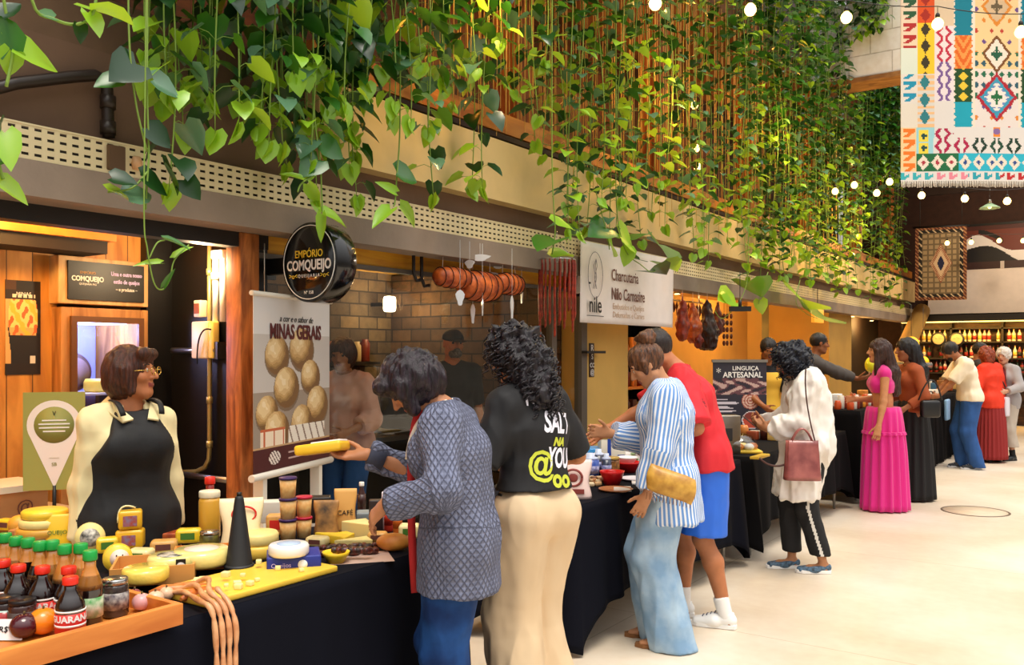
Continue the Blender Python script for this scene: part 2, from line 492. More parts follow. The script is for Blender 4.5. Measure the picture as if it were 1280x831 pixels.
    def torso(s, o=0., ez=0.):
        J, k, g = s.J, s.k, s.g; rx = s.rx; X = V3(1, 0, 0)
        L = [cone(J['HR'] + V3(.0, -.005, .015), J['HL'] + V3(0, -.005, .015), .092 * k * g + o, None, .04, 1.05, V3(0, 1, 0)),
             cone(J['P'], J['W'], (.098 if s.female else .1) * k * g + o, .088 * k * g + o, .04, 1.3 if s.female else 1.35, X),
             cone(J['W'], J['C'], .088 * k * g + o, .096 * k * g + o, .05, 1.32 if s.female else 1.45, unit(X + rx)),
             cone(J['C'], J['N'] - s.up2 * .05 * k, .098 * k * g + o, .062 * k + o, .05, 1.5 if s.female else 1.62, rx),
             cone(J['SR'] - rx * .02 * k, J['SL'] + rx * .02 * k, .05 * k + o, None, .04)]
        # trapezius slope
        for q in 'RL': L.append(cone(J['N'] + s.up2 * .02 * k, J['S' + q] + s.up2 * .005, .035 * k + o * .6, .036 * k + o, .04))
        if s.female:
            for sg in (1, -1): L.append(ell(J['C'] + rx * .068 * k * sg + s.fw2 * .07 * k * g + s.up2 * .01, np.array([.062, .055, .06]) * k * g + o, .04))
        for i in [0] + list(range(4, 7)): L[i]['nf'] = True
        return L
    def body(s, res):
        J, k, g = s.J, s.k, s.g; P = s.torso(-.004)
        P.append(cone(J['N'] - s.up2 * .03 * k, s.hl((0, -.02, -.06)), .054 * k * (1 if s.female else 1.12), .047 * k * (1 if s.female else 1.15), .03))
        for i, q in enumerate('RL'):
            P.append(cone(J['S' + q], J['E' + q], .046 * k * g, .034 * k * g, .025))
            m = J['E' + q] * .7 + J['A' + q] * .3
            P.append(cone(J['E' + q], m, .034 * k * g, .035 * k * g, .02)); P.append(cone(m, J['A' + q], .035 * k * g, .0225 * k, .015))
            P.append(cone(J['H' + q], J['K' + q], .08 * k * g, .05 * k * g, .03))
            cb = J['K' + q] * .68 + J['F' + q] * .32 - J['fd' + q] * .018 * k
            P.append(cone(J['K' + q], cb, .048 * k * g, .05 * k * g, .03)); P.append(cone(cb, J['F' + q], .05 * k * g, .03 * k, .03))
            f = J['fd' + q]; an = J['F' + q]; z0 = an[2] - .085 * k
            P.append(cone(an - f * .02 * k + V3(0, 0, -.045 * k), an + f * .09 * k + V3(0, 0, -.05 * k), .034 * k, .026 * k, .03))
            P.append(cone(an + f * .09 * k + V3(0, 0, -.055 * k), an + f * .155 * k + V3(0, 0, -.065 * k), .026 * k, .016 * k, .02, 1.6, np.cross(f, V3(0, 0, 1))))
            P += s.hand_prims(i)
        # head
        h = s.hl; HM = s.HM; kk = k
        def E(c, r, kb=.02, sub=False): P.append(ell(h(c), np.array(r) * kk, kb, HM, sub))
        E((0, -.012, .028), (.074, .094, .085), .02)
        E((0, .018, -.03), (.058, .068, .082), .03)
        E((0, .062, -.088), (.024, .02, .02), .025)
        P.append(cone(h((.052, .0, -.06)), h((.02, .055, -.09)), .017 * kk, .015 * kk, .03)); P.append(cone(h((-.052, .0, -.06)), h((-.02, .055, -.09)), .017 * kk, .015 * kk, .03))
        E((.034, .072, .038), (.024, .01, .008), .012); E((-.034, .072, .038), (.024, .01, .008), .012)
        E((.043, .06, -.018), (.02, .016, .016), .02); E((-.043, .06, -.018), (.02, .016, .016), .02)
        for sg in (1, -1): E((.031 * sg, .093, .014), (.017, .016, .011), .012, True)
        for sg in (1, -1): E((.031 * sg, .071, .014), (.015, .0125, .0105), .004)
        P.append(cone(h((0, .083, .025)), h((0, .108, -.018)), .0065 * kk, .0105 * kk, .012))
        for sg in (1, -1): E((.011 * sg, .094, -.022), (.008, .01, .007), .006)
        E((0, .083, -.048), (.022, .012, .006), .006); E((0, .081, -.058), (.019, .012, .0065), .006)
        E((0, .094, -.0525), (.024, .006, .0018), .003, True)
        for sg in (1, -1):
            E((.077 * sg, -.006, .0), (.009, .018, .03), .006); E((.084 * sg, -.003, .002), (.005, .009, .016), .006, True)
        hr = s.HM.T / k; Hc = J['H']
        def mf(C):
            q = (C - Hc) @ s.HM / k
            out = np.zeros(len(C), int)
            out[(abs(q[:, 0]) < .023) & (abs(q[:, 2] + .053) < .0105) & (q[:, 1] > .076)] = 1
            br = .0405 - ((abs(q[:, 0]) - .03) / .03) ** 2 * .007
            out[(abs(q[:, 0]) > .011) & (abs(q[:, 0]) < .052) & (abs(q[:, 2] - br) < .0045) & (q[:, 1] > .05)] = 2
            return out
        s.obj = sdf_mesh('body', P, res, [skinmat(s.skin), mat('lip_' + s.lip[1:], s.lip, .4), mat('brow_hair', '#1c120d', .8)], s.root, matfn=mf)
        if s.detail:
            for sg in (1, -1):
                m = MB(); c = h((.031 * sg, .0715, .014)); f = s.HM @ V3(0, 1, 0)
                M = Matrix([list(r) for r in s.HM])
                m.sphere(c, .0118 * kk, 8, 0 if s.res < .0085 else 1, M)
                m.sphere(np.array(c) + f * .0068 * kk, (.0062 * kk, .0055 * kk, .0062 * kk), 6, 1, M)
                m.build('eye', [mat('eye_white', '#cfc4b8', .3), mat('iris_dark', '#1a0f0a', .1)], s.root)

    # ------------- clothes
    def sleeve(s, off, frac=1., flare=0., q='RL', k=.03, e=1.):
        """frac 0..1 upper arm, 1..2 forearm"""
        out = []; J = s.J; kk = s.k; g = s.g
        for c in q:
            S, E_, A = J['S' + c], J['E' + c], J['A' + c]
            if frac <= 1.:
                b = S + (E_ - S) * frac; ax = unit(E_ - S)
                out.append(cone(S, b + ax * .05, .05 * kk * g + off, (.05 - .012 * frac) * kk * g + off + flare, k, cut=(b, ax)))
            else:
                f = frac - 1; b = E_ + (A - E_) * f; ax = unit(A - E_)
                out.append(cone(S, E_, .05 * kk * g + off, .038 * kk * g + off, k))
                out.append(cone(E_, b + ax * .03, .038 * kk * g + off, (.038 - .012 * f) * kk * g + off + flare, k, cut=(b, ax)))
        return out
    def neckcut(s, drop=0.):
        n = s.up2; return (s.J['N'] + n * (.025 * s.k - drop), n)
    def top(s, name, m, off=.012, sleeve=2., soff=None, sflare=0., hem=.0, hemw=None, disp=None, fab=False, drop=0., extra=None, res=None, cuts=None, neckhole=True, sub=None, hemfwd=0., matfn=None):
        """hem: how far below the hip joint the garment reaches (negative = above)"""
        J, k = s.J, s.k; P = s.torso(off)
        if sleeve: P += s.sleeve(off if soff is None else soff, sleeve, sflare)
        hz = J['HR'][2] - hem
        if hem > -.12:
            hw = hemw if hemw else off + .01
            P.append(cone(J['P'] + V3(0, hemfwd * .3, -.02), V3(J['P'][0], J['P'][1] + hemfwd, hz - .05), .1 * k * s.g + off, .1 * k * s.g + hw, .05, 1.35, V3(1, 0, 0), cut=(V3(0, 0, hz), V3(0, 0, -1))))
        if neckhole: P.append(cone(J['N'] - s.up2 * .02 * k - s.fw2 * .0, J['N'] + s.up2 * .12 * k + s.fw2 * .01, .058 * k, .075 * k, .008, sub=True))
        if drop: P.append(cone(J['N'] + s.fw2 * (.06 * k), J['N'] + s.fw2 * .16 * k - s.up2 * drop, .05 * k, .02, .01, sub=True))
        if sub: P += sub
        if extra: P += extra
        cc = [(V3(0, 0, hz), V3(0, 0, -1))] if cuts is None else cuts
        return sdf_mesh(name, P, res or s.res, m, s.root, cuts=cc, disp=disp or folds(.004, 9, s.H), fab=fab, matfn=matfn)
    def pants(s, name, m, rh=.1, rk=.075, ra=.06, hem=.05, waist=.04, disp=None, fab=False, e=1.1, off=.01, q='RL', kneecut=None, matfn=None, res=None, wz=None):
        J, k, g = s.J, s.k, s.g
        wz = wz if wz is not None else J['P'][2] + waist
        P = [cone(J['HR'] + V3(-.005, -.01, .01), J['HL'] + V3(.005, -.01, .01), .1 * k * g + off, None, .03, 1.08, V3(0, 1, 0)),
             cone(J['P'] - V3(0, 0, .03), J['W'] + V3(0, 0, .02), .098 * k * g + off, .09 * k * g + off * .6, .03, 1.32, V3(1, 0, 0))]
        if s.female:
            for sg in (1, -1): P.append(ell(J['P'] + V3(.055 * k * sg, -.065 * k, -.06 * k), np.array([.07, .065, .08]) * k * g, .04))
        for c in q:
            H_, K, F_ = J['H' + c], J['K' + c], J['F' + c]
            f = J['fd' + c]
            if kneecut is None:
                P.append(cone(H_, K, rh * k, rk * k, .02, e, V3(0, 1, 0)))
                z = F_[2] - .085 * k + hem; ax = unit(F_ - K); t = (K[2] - z) / max(K[2] - F_[2], .01); b = K + (F_ - K) * t
                P.append(cone(K, b + ax * .06, rk * k, ra * k, .03, e, V3(0, 1, 0), cut=(V3(0, 0, z), V3(0, 0, -1))))
            else:
                b = H_ + (K - H_) * kneecut; ax = unit(K - H_)
                P.append(cone(H_, b + ax * .08, rh * k, rk * k, .02, e, V3(0, 1, 0), cut=(b, ax)))
        return sdf_mesh(name, P, res or s.res, m, s.root, cuts=[(V3(0, 0, wz), V3(0, 0, 1))], disp=disp or folds(.006, 7, s.H), fab=fab, matfn=matfn)
    def shoes(s, upper, sole, style='sneaker', sock=None, stripe=None, h=.028):
        k = s.k
        for c in 'RL':
            f = s.J['fd' + c]; an = s.J['F' + c]; side = np.cross(f, V3(0, 0, 1)); z0 = an[2] - .085 * k
            b = V3(an[0], an[1], z0)
            outline = [(-.062, 0), (-.055, .028), (-.02, .034), (.04, .034), (.1, .045), (.15, .042), (.185, .022), (.195, 0), (.185, -.024), (.15, -.04), (.1, -.042), (.04, -.033), (-.02, -.033), (-.055, -.028)]
            P = [cone(b - f * .028 * k + V3(0, 0, .045 * k), b + f * .06 * k + V3(0, 0, .04 * k), .034 * k, .036 * k, .02),
                 cone(b + f * .06 * k + V3(0, 0, .036 * k), b + f * .155 * k + V3(0, 0, .024 * k), .036 * k, .028 * k, .03, 1.35, side)]
            cut = [(b + V3(0, 0, .008), V3(0, 0, -1))]
            if style == 'sneaker': P.append(cone(b + V3(0, 0, .06 * k), an + V3(0, 0, .01) - f * .01, .036 * k, .037 * k, .02, cut=(an + V3(0, 0, 0), V3(0, 0, 1))))
            if style == 'flat': cut.append((b + V3(0, 0, .062 * k), unit(V3(0, 0, 1) + f * .1)))
            o = sdf_mesh('shoe', P, .005 if s.res < .009 else s.res * .8, upper, s.root, cuts=cut)
            m = MB(); A = []; B = []; C2 = []
            for x, y in outline:
                p = b + f * x * k + side * y * k
                A.append((p[0], p[1], z0 + .001)); B.append((p[0], p[1], z0 + h)); 
            m.loft([A, B], True, 0, True, False); so = m.build('sole', sole, o, bevel=.004)
            if style == 'sneaker':
                m = MB()
                for t in range(4):
                    p = b + f * (.055 + t * .022) * k + V3(0, 0, (.083 - t * .0085) * k)
                    m.tube([p - side * .022, p + V3(0, 0, .004), p + side * .022], .003, 6)
                m.build('lace', sole if stripe is None else stripe, o)
            if sock:
                w = [cone(an - V3(0, 0, .02), an + unit(s.J['K' + c] - an) * .1 * k, .04 * k, .043 * k, .02, cut=(an + unit(s.J['K' + c] - an) * .09 * k, unit(s.J['K' + c] - an)))]
                sdf_mesh('sock', w, s.res, sock, s.root)
    # ------------- hair
    def hair(s, m, extra=(), cap=.012, back=.0, top=.0, disp=None, face=True, name='hair', res=None, fringe=.045, low=-.02, bun=None, ears=False):
        h, k, HM = s.hl, s.k, s.HM
        P = [ell(h((0, -.018, .034 + top)), (np.array([.076, .092 + back, .085]) + cap) * k, .02, HM)]
        for e in extra: P.append(e)
        if face:
            # cut away the face opening
            P.append(ell(h((0, .11, -.045)), np.array([.062, .085, .045 + fringe]) * k, .012, HM, sub=True))
        if low is not None:
            nn = HM @ V3(0, .25, -1.); P = [dict(P[0], cut=(h((0, 0, low - .03)), unit(nn)))] + P[1:]
        return sdf_mesh(name, P, res or max(.005, s.res * .85), m, s.root, disp=disp or strand(.004))
def folds(amp, freq, H, seed=1, up=.5):
    def f(P, N): 
        r = 1 - np.abs(vnoise(P, (freq * 1.7, freq * 1.7, freq * 1.7 * up), seed + 1)) * 2
        return amp * (.9 * vnoise(P, (freq, freq, freq * up), seed) + .75 * np.clip(r, -1, 1) + .35 * vnoise(P + N * .03, (freq * 3.2, freq * 3.2, freq * 1.8), seed + 2))
    return f
def strand(a):
    def f(P, N): return a * vnoise(P, (90, 90, 14), 5) + a * .5 * vnoise(P, (30, 30, 8), 6)
    return f
def curly(a):
    def f(P, N): return a * vnoise(P, (48, 48, 42), 5) + a * .8 * vnoise(P, (26, 26, 22), 6)
    return f
def hairmat(name, c=None, c2=None, rough=.4):
    return mat(name, c, rough, c2=c2, vs=40, stretch=(3, 3, .5), bump=.5, bs=120, spec=.5)

def curls(fig, name, m, roots, length, down=V3(0, 0, -1), amp=.012, turns=2.2, r=.004, seed=1, n=7, spread=.25):
    rs = random.Random(seed); mb = MB()
    for p, nrm in roots:
        d = unit(np.array(nrm) * spread + down + V3(rs.uniform(-.25, .25), rs.uniform(-.25, .25), 0)); L = length * rs.uniform(.6, 1.15)
        a0 = rs.uniform(0, 6.28); u = unit(np.cross(d, V3(.3, .9, .1))); v = np.cross(d, u); T = turns * rs.uniform(.7, 1.3)
        pts = []
        K = int(n * T)
        for i in range(K + 1):
            t = i / K; aa = a0 + t * T * 6.28
            pts.append(np.array(p) + d * L * t + (u * math.cos(aa) + v * math.sin(aa)) * amp * (1 - .2 * t))
        mb.tube(pts, [r * (1 - .6 * i / K) for i in range(K + 1)], 4)
    return mb.build(name, m, fig.root)
def surf_points(o, n, seed=1, cond=None):
    rs = random.Random(seed); me = o.data; out = []; N = len(me.vertices); tries = 0
    while len(out) < n and tries < n * 30:
        tries += 1; v = me.vertices[rs.randrange(N)]
        if cond is None or cond(v.co): out.append((np.array(v.co), np.array(v.normal)))
    return out

def decal(fig_obj, body, size, m, origin, dirn, up, parent, name='lettering', sx=1., bold=.0, shear=0., off=.002):
    """print on cloth: letter outlines laid onto the garment surface"""
    c = bpy.data.curves.new(name, 'FONT'); c.body = body; c.size = size; c.align_x = 'CENTER'; c.align_y = 'CENTER'; c.offset = bold; c.shear = shear; c.resolution_u = 3
    o = bpy.data.objects.new(name, c); COL.objects.link(o)
    me = bpy.data.meshes.new_from_object(o); COL.objects.unlink(o); bpy.data.objects.remove(o)
    bm = bmesh.new(); bm.from_mesh(me); bmesh.ops.triangulate(bm, faces=bm.faces[:])
    for _ in range(2):
        es = [e for e in bm.edges if e.calc_length() > .02]
        if es: bmesh.ops.subdivide_edges(bm, edges=es, cuts=1); bmesh.ops.triangulate(bm, faces=bm.faces[:])
    d = Vector(dirn).normalized(); upv = Vector(up); rt = d.cross(upv).normalized(); upv = rt.cross(d).normalized()
    tree = BVHTree.FromPolygons([v.co for v in fig_obj.data.vertices], [tuple(p.vertices) for p in fig_obj.data.polygons])
    for v in bm.verts:
        v.tag = False; p = Vector(origin) + rt * (v.co.x * sx) + upv * v.co.y
        hit = tree.ray_cast(p, d, 1.)
        if hit[0] is not None: v.co = hit[0] - d * off
        else: v.tag = True
    miss = [v for v in bm.verts if v.tag]
    if miss: bmesh.ops.delete(bm, geom=miss, context='VERTS')
    bm.to_mesh(me); bm.free(); me.materials.clear(); me.materials.append(m)
    ob = bpy.data.objects.new(name, me); COL.objects.link(ob); ob.parent = parent
    return ob
# ---------------------------------------------------------------- camera, light
cam = bpy.data.cameras.new('camera'); cam.lens = 36 * FOC / 1280; cam.sensor_width = 36; cam.shift_y = (YH - 415.5) / 1280; cam.clip_start = .05
co = bpy.data.objects.new('camera', cam); COL.objects.link(co); co.location = (0, 0, CAMH); co.rotation_euler = (R(90), 0, YAW); sc.camera = co
sc.view_settings.view_transform = 'Standard'; sc.view_settings.look = 'None'; sc.view_settings.gamma = 1; sc.view_settings.use_curve_mapping = False
sc.view_settings.exposure = 0.36
w = bpy.data.worlds.new('world'); sc.world = w; w.use_nodes = True; nt = w.node_tree
bg = nt.nodes['Background']; bg.inputs[1].default_value = 1.5
tc = nt.nodes.new('ShaderNodeTexCoord'); sp = nt.nodes.new('ShaderNodeSeparateXYZ'); rp = nt.nodes.new('ShaderNodeValToRGB')
rp.color_ramp.elements[0].position = .0; rp.color_ramp.elements[0].color = (.12, .10, .08, 1)
rp.color_ramp.elements[1].position = .8; rp.color_ramp.elements[1].color = (1.0, 1.0, 1.0, 1)
nt.links.new(tc.outputs['Generated'], sp.inputs[0]); nt.links.new(sp.outputs[2], rp.inputs[0]); nt.links.new(rp.outputs[0], bg.inputs[0])

def lamp(kind, loc, energy, color, size=.1, rot=None, sy=None, spot=None, target=None, name='lamp_light'):
    l = bpy.data.lights.new(name, kind); l.energy = energy; l.color = lin(color)[:3]
    if kind == 'AREA':
        l.shape = 'RECTANGLE' if sy else 'SQUARE'; l.size = size
        if sy: l.size_y = sy
    elif kind in ('POINT', 'SPOT'): l.shadow_soft_size = size
    elif kind == 'SUN': l.angle = size
    if spot: l.spot_size = R(spot); l.spot_blend = .6
    o = bpy.data.objects.new(name, l); COL.objects.link(o); o.location = loc
    if target is not None: o.rotation_euler = (Vector(target) - Vector(loc)).to_track_quat('-Z', 'Y').to_euler()
    elif rot: o.rotation_euler = rot
    return o
# daylight through the glazed roof of the hall
lamp('SUN', (2, 4, 12), 1.9, '#fff6e6', R(25), target=(-.9, 6.0, 0), name='daylight')

WARM = '#ffc674'
# ---------------------------------------------------------------- materials of the setting
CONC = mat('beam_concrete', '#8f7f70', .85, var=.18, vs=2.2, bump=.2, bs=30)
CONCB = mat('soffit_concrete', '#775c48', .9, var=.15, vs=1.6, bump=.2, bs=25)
CREAM = mat('lit_cream_render', '#e8c98a', .85, var=.08, vs=3)
YEL = mat('yellow_render', '#d4aa58', .8, var=.08, vs=2.0)
YEL2 = mat('ochre_render', '#c09648', .8, var=.1, vs=1.5)
BLK = mat('black_paint', '#0b0909', .45)
DARK = mat('dark_brown_paint', '#231712', .7, var=.2)
WOODP = woodmat('orange_pine_panel', '#dc9c46', '#b4742a', (3, 3, .5), .5, plank=('Y', .14))
WOODC = woodmat('orange_ceiling_boards', '#d07a2c', '#9a5018', (1, .4, 1), .5, plank=('X', .16))
POST = woodmat('knotty_post_wood', '#cc8040', '#80451c', (6, 6, .9), .55)
MEZW = woodmat('mezzanine_red_wood', '#b5651f', '#6e3110', (5, 5, .6), .6)
MEZB = woodmat('mezzanine_boards', '#4a2814', '#22120a', (1, 1.5, 4), .6, plank=('Y', .12))
STEEL = mat('brushed_steel', '#9a948c', .35, 1.)
WHITEP = mat('white_plastic', '#ece6da', .4)

def floor_mat():
    m = bpy.data.materials.new('polished_cream_floor'); m.use_nodes = True; nt = m.node_tree; b = nt.nodes['Principled BSDF']
    t = nt.nodes.new('ShaderNodeTexCoord')
    n = nt.nodes.new('ShaderNodeTexNoise'); n.inputs['Scale'].default_value = .9; n.inputs['Detail'].default_value = 6
    n2 = nt.nodes.new('ShaderNodeTexNoise'); n2.inputs['Scale'].default_value = 14; n2.inputs['Detail'].default_value = 5
    r = nt.nodes.new('ShaderNodeValToRGB'); r.color_ramp.elements[0].position = .35; r.color_ramp.elements[1].position = .7
    r.color_ramp.elements[0].color = lin('#cdb9a0'); r.color_ramp.elements[1].color = lin('#e2d6c4')
    nt.links.new(t.outputs['Object'], n.inputs['Vector']); nt.links.new(t.outputs['Object'], n2.inputs['Vector']); nt.links.new(n.outputs['Fac'], r.inputs[0])
    br = nt.nodes.new('ShaderNodeTexBrick'); br.inputs['Scale'].default_value = 1; br.offset = 0
    br.inputs['Brick Width'].default_value = 2.4; br.inputs['Row Height'].default_value = 2.4; br.inputs['Mortar Size'].default_value = .004
    br.inputs['Color1'].default_value = br.inputs['Color2'].default_value = (1, 1, 1, 1); br.inputs['Mortar'].default_value = (.72, .68, .6, 1)
    nt.links.new(t.outputs['Object'], br.inputs['Vector'])
    mx = nt.nodes.new('ShaderNodeMixRGB'); mx.blend_type = 'MULTIPLY'; mx.inputs[0].default_value = 1
    nt.links.new(r.outputs[0], mx.inputs[1]); nt.links.new(br.outputs['Color'], mx.inputs[2])
    m2 = nt.nodes.new('ShaderNodeMixRGB'); m2.blend_type = 'OVERLAY'; m2.inputs[0].default_value = .12
    nt.links.new(mx.outputs[0], m2.inputs[1]); nt.links.new(n2.outputs['Fac'], m2.inputs[2]); nt.links.new(m2.outputs[0], b.inputs['Base Color'])
    b.inputs['Roughness'].default_value = .42; b.inputs['Specular IOR Level'].default_value = .35
    return m
struct('floor', MB().bx(-8, 7, -4, 23, -.12, 0), floor_mat())

def brick_mat(name, c1, c2, mortar, axis, bw=.27, bh=.13):
    m = bpy.data.materials.new(name); m.use_nodes = True; nt = m.node_tree; b = nt.nodes['Principled BSDF']; b.inputs['Roughness'].default_value = .85
    t = nt.nodes.new('ShaderNodeTexCoord'); s = nt.nodes.new('ShaderNodeSeparateXYZ'); c = nt.nodes.new('ShaderNodeCombineXYZ')
    nt.links.new(t.outputs['Object'], s.inputs[0]); nt.links.new(s.outputs[axis], c.inputs[0]); nt.links.new(s.outputs[2], c.inputs[1])
    br = nt.nodes.new('ShaderNodeTexBrick'); br.inputs['Scale'].default_value = 1; br.inputs['Brick Width'].default_value = bw; br.inputs['Row Height'].default_value = bh
    br.inputs['Mortar Size'].default_value = .008; br.inputs['Color1'].default_value = lin(c1); br.inputs['Color2'].default_value = lin(c2); br.inputs['Mortar'].default_value = lin(mortar)
    nt.links.new(c.outputs[0], br.inputs['Vector'])
    n = nt.nodes.new('ShaderNodeTexNoise'); n.inputs['Scale'].default_value = 9; n.inputs['Detail'].default_value = 5; nt.links.new(t.outputs['Object'], n.inputs['Vector'])
    mx = nt.nodes.new('ShaderNodeMixRGB'); mx.blend_type = 'OVERLAY'; mx.inputs[0].default_value = .7; nt.links.new(br.outputs[0], mx.inputs[1]); nt.links.new(n.outputs['Fac'], mx.inputs[2])
    nt.links.new(mx.outputs[0], b.inputs['Base Color'])
    bp = nt.nodes.new('ShaderNodeBump'); bp.inputs['Distance'].default_value = .01; nt.links.new(br.outputs['Fac'], bp.inputs['Height']); bp.invert = True; nt.links.new(bp.outputs[0], b.inputs['Normal'])
    return m
BRX = brick_mat('old_brick_long_wall', '#6c583a', '#3c2e1e', '#241c12', 1)
BRY = brick_mat('old_brick_cross_wall', '#5c4226', '#342214', '#1c120a', 0)

# ground floor
struct('wall_left', MB().bx(-5.15, -5.0, -3, 2.66, 0, 2.5).bx(-5.15, -4.98, 2.66, 3.35, 2.12, 2.5), WOODP)
struct('wall_left.001', MB().bx(-5.5, -5.42, 2.6, 3.2, 0, 2.5).bx(-4.98, -4.92, 3.17, 3.4, 0, 2.5), BLK)
struct('wall_left.002', MB().bx(-4.92, -4.1, 3.345, 3.42, 0, 2.36), BLK)
struct('wall_left.003', MB().bx(-6.7, -6.5, 3.4, 7.3, 0, 2.5), BRX)
struct('wall_left.004', MB().bx(-6.5, -4.35, 7.1, 7.25, 0, 2.4), BRY)
struct('wall_left.005', MB().bx(-4.35, -4.1, 7.12, 8.0, 0, 2.36).bx(-6.2, -4.35, 7.86, 8.0, 0, 2.36), YEL)
struct('wall_left.006', MB().bx(-5.6, -5.4, 8.0, 15.5, 0, 2.45), YEL)
struct('wall_left.007', MB().bx(-4.3, -4.0, 15.1, 16.6, 0, 2.45).bx(-5.6, -4.3, 15.1, 15.25, 0, 2.45).bx(-4.25, -4.05, 11.9, 12.2, 0, 2.45), YEL2)
struct('wall_left.008', MB().bx(-4.9, -4.7, 16.6, 22, 0, 2.45), DARK)
struct('ceiling', MB().bx(-5.4, -4.05, -3, 3.35, 2.44, 2.5), WOODC)
struct('ceiling.001', MB().bx(-6.7, -4.0, 3.35, 22, 2.42, 2.5), mat('warm_soffit_paint', '#c99638', .8, var=.1))
struct('trim_1', MB().bx(-5.0, -4.68, -1.0, 2.83, 2.2, 2.3).bx(-4.98, -4.72, -1.0, 2.80, 2.13, 2.2, 1), [woodmat('pelmet_wood', '#e08a34', '#c06a20', (2, 1, 2)), DARK])
# slab edge: lower grey beam, dark channel behind, upper fascia
struct('beam', MB().bx(-4.02, -3.82, -3, 21.8, 2.24, 2.394), CONC)
struct('lit_ceiling_panel', MB().bx(-4.16, -4.12, 3.36, 7.0, 2.15, 2.40), woodmat('lit_ceiling_boards', '#f0b428', '#d8941c', (3, .6, 6)))  # bright panel standing in for the lamplit ceiling boards inside
struct('beam.001', MB().bx(-4.12, -4.02, -3, 3.36, 2.16, 2.40).bx(-4.12, -4.02, 7.1, 21.8, 2.30, 2.40), mat('dark_steel_channel', '#1a1310', .5))
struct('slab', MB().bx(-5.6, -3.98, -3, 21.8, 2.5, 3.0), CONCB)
struct('beam.002', MB().bx(-4.0, -3.86, 3.6, 21.8, 2.72, 3.18), CREAM)  # cream beam; lamplight on this stretch is partly put into its colour
struct('beam.003', MB().bx(-5.6, -3.98, -3, 21.8, 3.0, 3.26), mat('mezzanine_edge_render', '#6f5640', .85, var=.1))
struct('beam.004', MB().bx(-4.06, -3.9, 3.6, 21.8, 3.21, 3.25).bx(-4.06, -3.92, 3.6, 21.8, 3.27, 3.42, 1), [mat('dark_gap_strip', '#2a1408', .7), woodmat('rail_board_wood', '#d98a30', '#a85a18', (3, .5, 3))])
struct('wall_left.009', MB().bx(-5.75, -5.6, -3, 22, 2.5, 9.8), MEZB)
struct('slab.001', MB().bx(-5.6, -4.0, -3, 21.8, 5.7, 6.0), mat('upper_slab_brown', '#6e4a2c', .85, var=.15))
mz = MB()
for y in (5.95, 8.6, 11.4, 14.2, 17.2, 20): mz.bx(-4.2, -3.98, y - .13, y + .13, 3.26, 9.8)
struct('column', mz, MEZW)
struct('wall_end', MB().bx(-5.5, 7, 22, 22.2, 0, 9.8), mat('end_wall_dark_brown', '#3a2014', .8, var=.2))
# whitewashed bridge beam high across the hall
struct('beam.005', MB().bx(-4.0, 2.4, 14.0, 14.5, 5.75, 6.9), brick_mat('whitewashed_block', '#efeae4', '#e2dcd6', '#c4bcb2', 0, .62, .32))
struct('beam.006', MB().bx(-4.0, 2.4, 13.98, 14.52, 5.68, 5.75), woodmat('bridge_edge_wood', '#a8743c', '#7a4c20', (1, 3, 3)))
# dark ceiling beams of the far bay
bb = MB()
for y in (17.5, 19.2, 20.9): bb.bx(-4.0, 6, y, y + .18, 5.0, 5.25)
bb.bx(-4.0, 6, 17.4, 22, 5.25, 5.4)
struct('ceiling.002', bb, mat('far_bay_dark_ceiling', '#2a1810', .7))
struct('beam.007', MB().bx(-4.0, 6, 21.2, 22, 2.28, 2.40), mat('shelf_header_black', '#17100c', .6))
# white board band and dark picture band of the end wall
struct('wall_end.001', MB().bx(-3.6, 6, 21.9, 22.0, 2.45, 3.42), mat('white_painted_band', '#efe0d2', .8, var=.03))

# timber post
t = MB(); t.rbox((-4.07, 3.22, 1.12), (.13, .13, 2.24), .008)
tag(t.build('timber_post', POST), 'knotty orange timber post beside the round black shop sign', 'post')
# yellow leaning strut by the dark doorway
t = MB(); a = Vector(onX(1124, 452, -3.6)); b_ = Vector(onX(1148, 398, -3.6)); t.tube([a - (b_ - a) * 2.0, b_ + (b_ - a) * .2], .17, 16)
tag(t.build('leaning_strut', YEL2), 'fat leaning ochre strut above the head of the woman with the black bag', 'strut')

# cable tray with slots
m = MB(); z0, z1, x0 = 2.40, 2.545, -3.83
rows = 4; rh = (z1 - z0) / (rows + .6)
for i in range(rows + 1):
    zc = z0 + (z1 - z0) * i / rows; m.bx(x0, x0 + .003, -1.0, 21.6, max(z0, zc - .012), min(z1, zc + .012))
y = -1.0
while y < 21.6:
    m.bx(x0 - .0005, x0 + .0035, y, y + .024, z0, z1); y += .055
m.bx(x0 - .12, x0 + .003, -1, 21.6, z0 - .004, z0); m.bx(x0 - .004, x0 + .006, -1, 21.6, z1 - .004, z1 + .004)
tag(m.build('cable_tray', mat('tray_galvanised', '#e3d3a8', .45, .25)), 'long pale slotted cable tray running over the stalls under the vines', 'cable tray')
struct('tray_slot_shade', MB().bx(-3.975, -3.955, -1, 21.6, 2.41, 2.56), mat('tray_back_shadow_paint', '#2e261c', .9))  # dark strip put in for the shade behind the tray slots

# rail strings of the mezzanine
pst = None; SG = mat('golden_twine', '#e8b45c', .7)
yy = 4.4; i = 0
while yy < 15.5 and i < 118:
    m = MB().tube([(0, 0, 0), (0, 0, 2.26)], .005, 5) if pst is None else None
    loc = (-3.95 + (i % 2) * .025, yy, 3.42)
    if pst is None:
        pst = m.build('rail_string', SG, loc=loc); tag(pst, 'upright golden string of the mezzanine screen behind the vines', 'string', 'upright strings of the mezzanine screen')
    else:
        o = pst.copy(); COL.objects.link(o); o.location = loc
    yy += .055 * (1 + yy / 11); i += 1

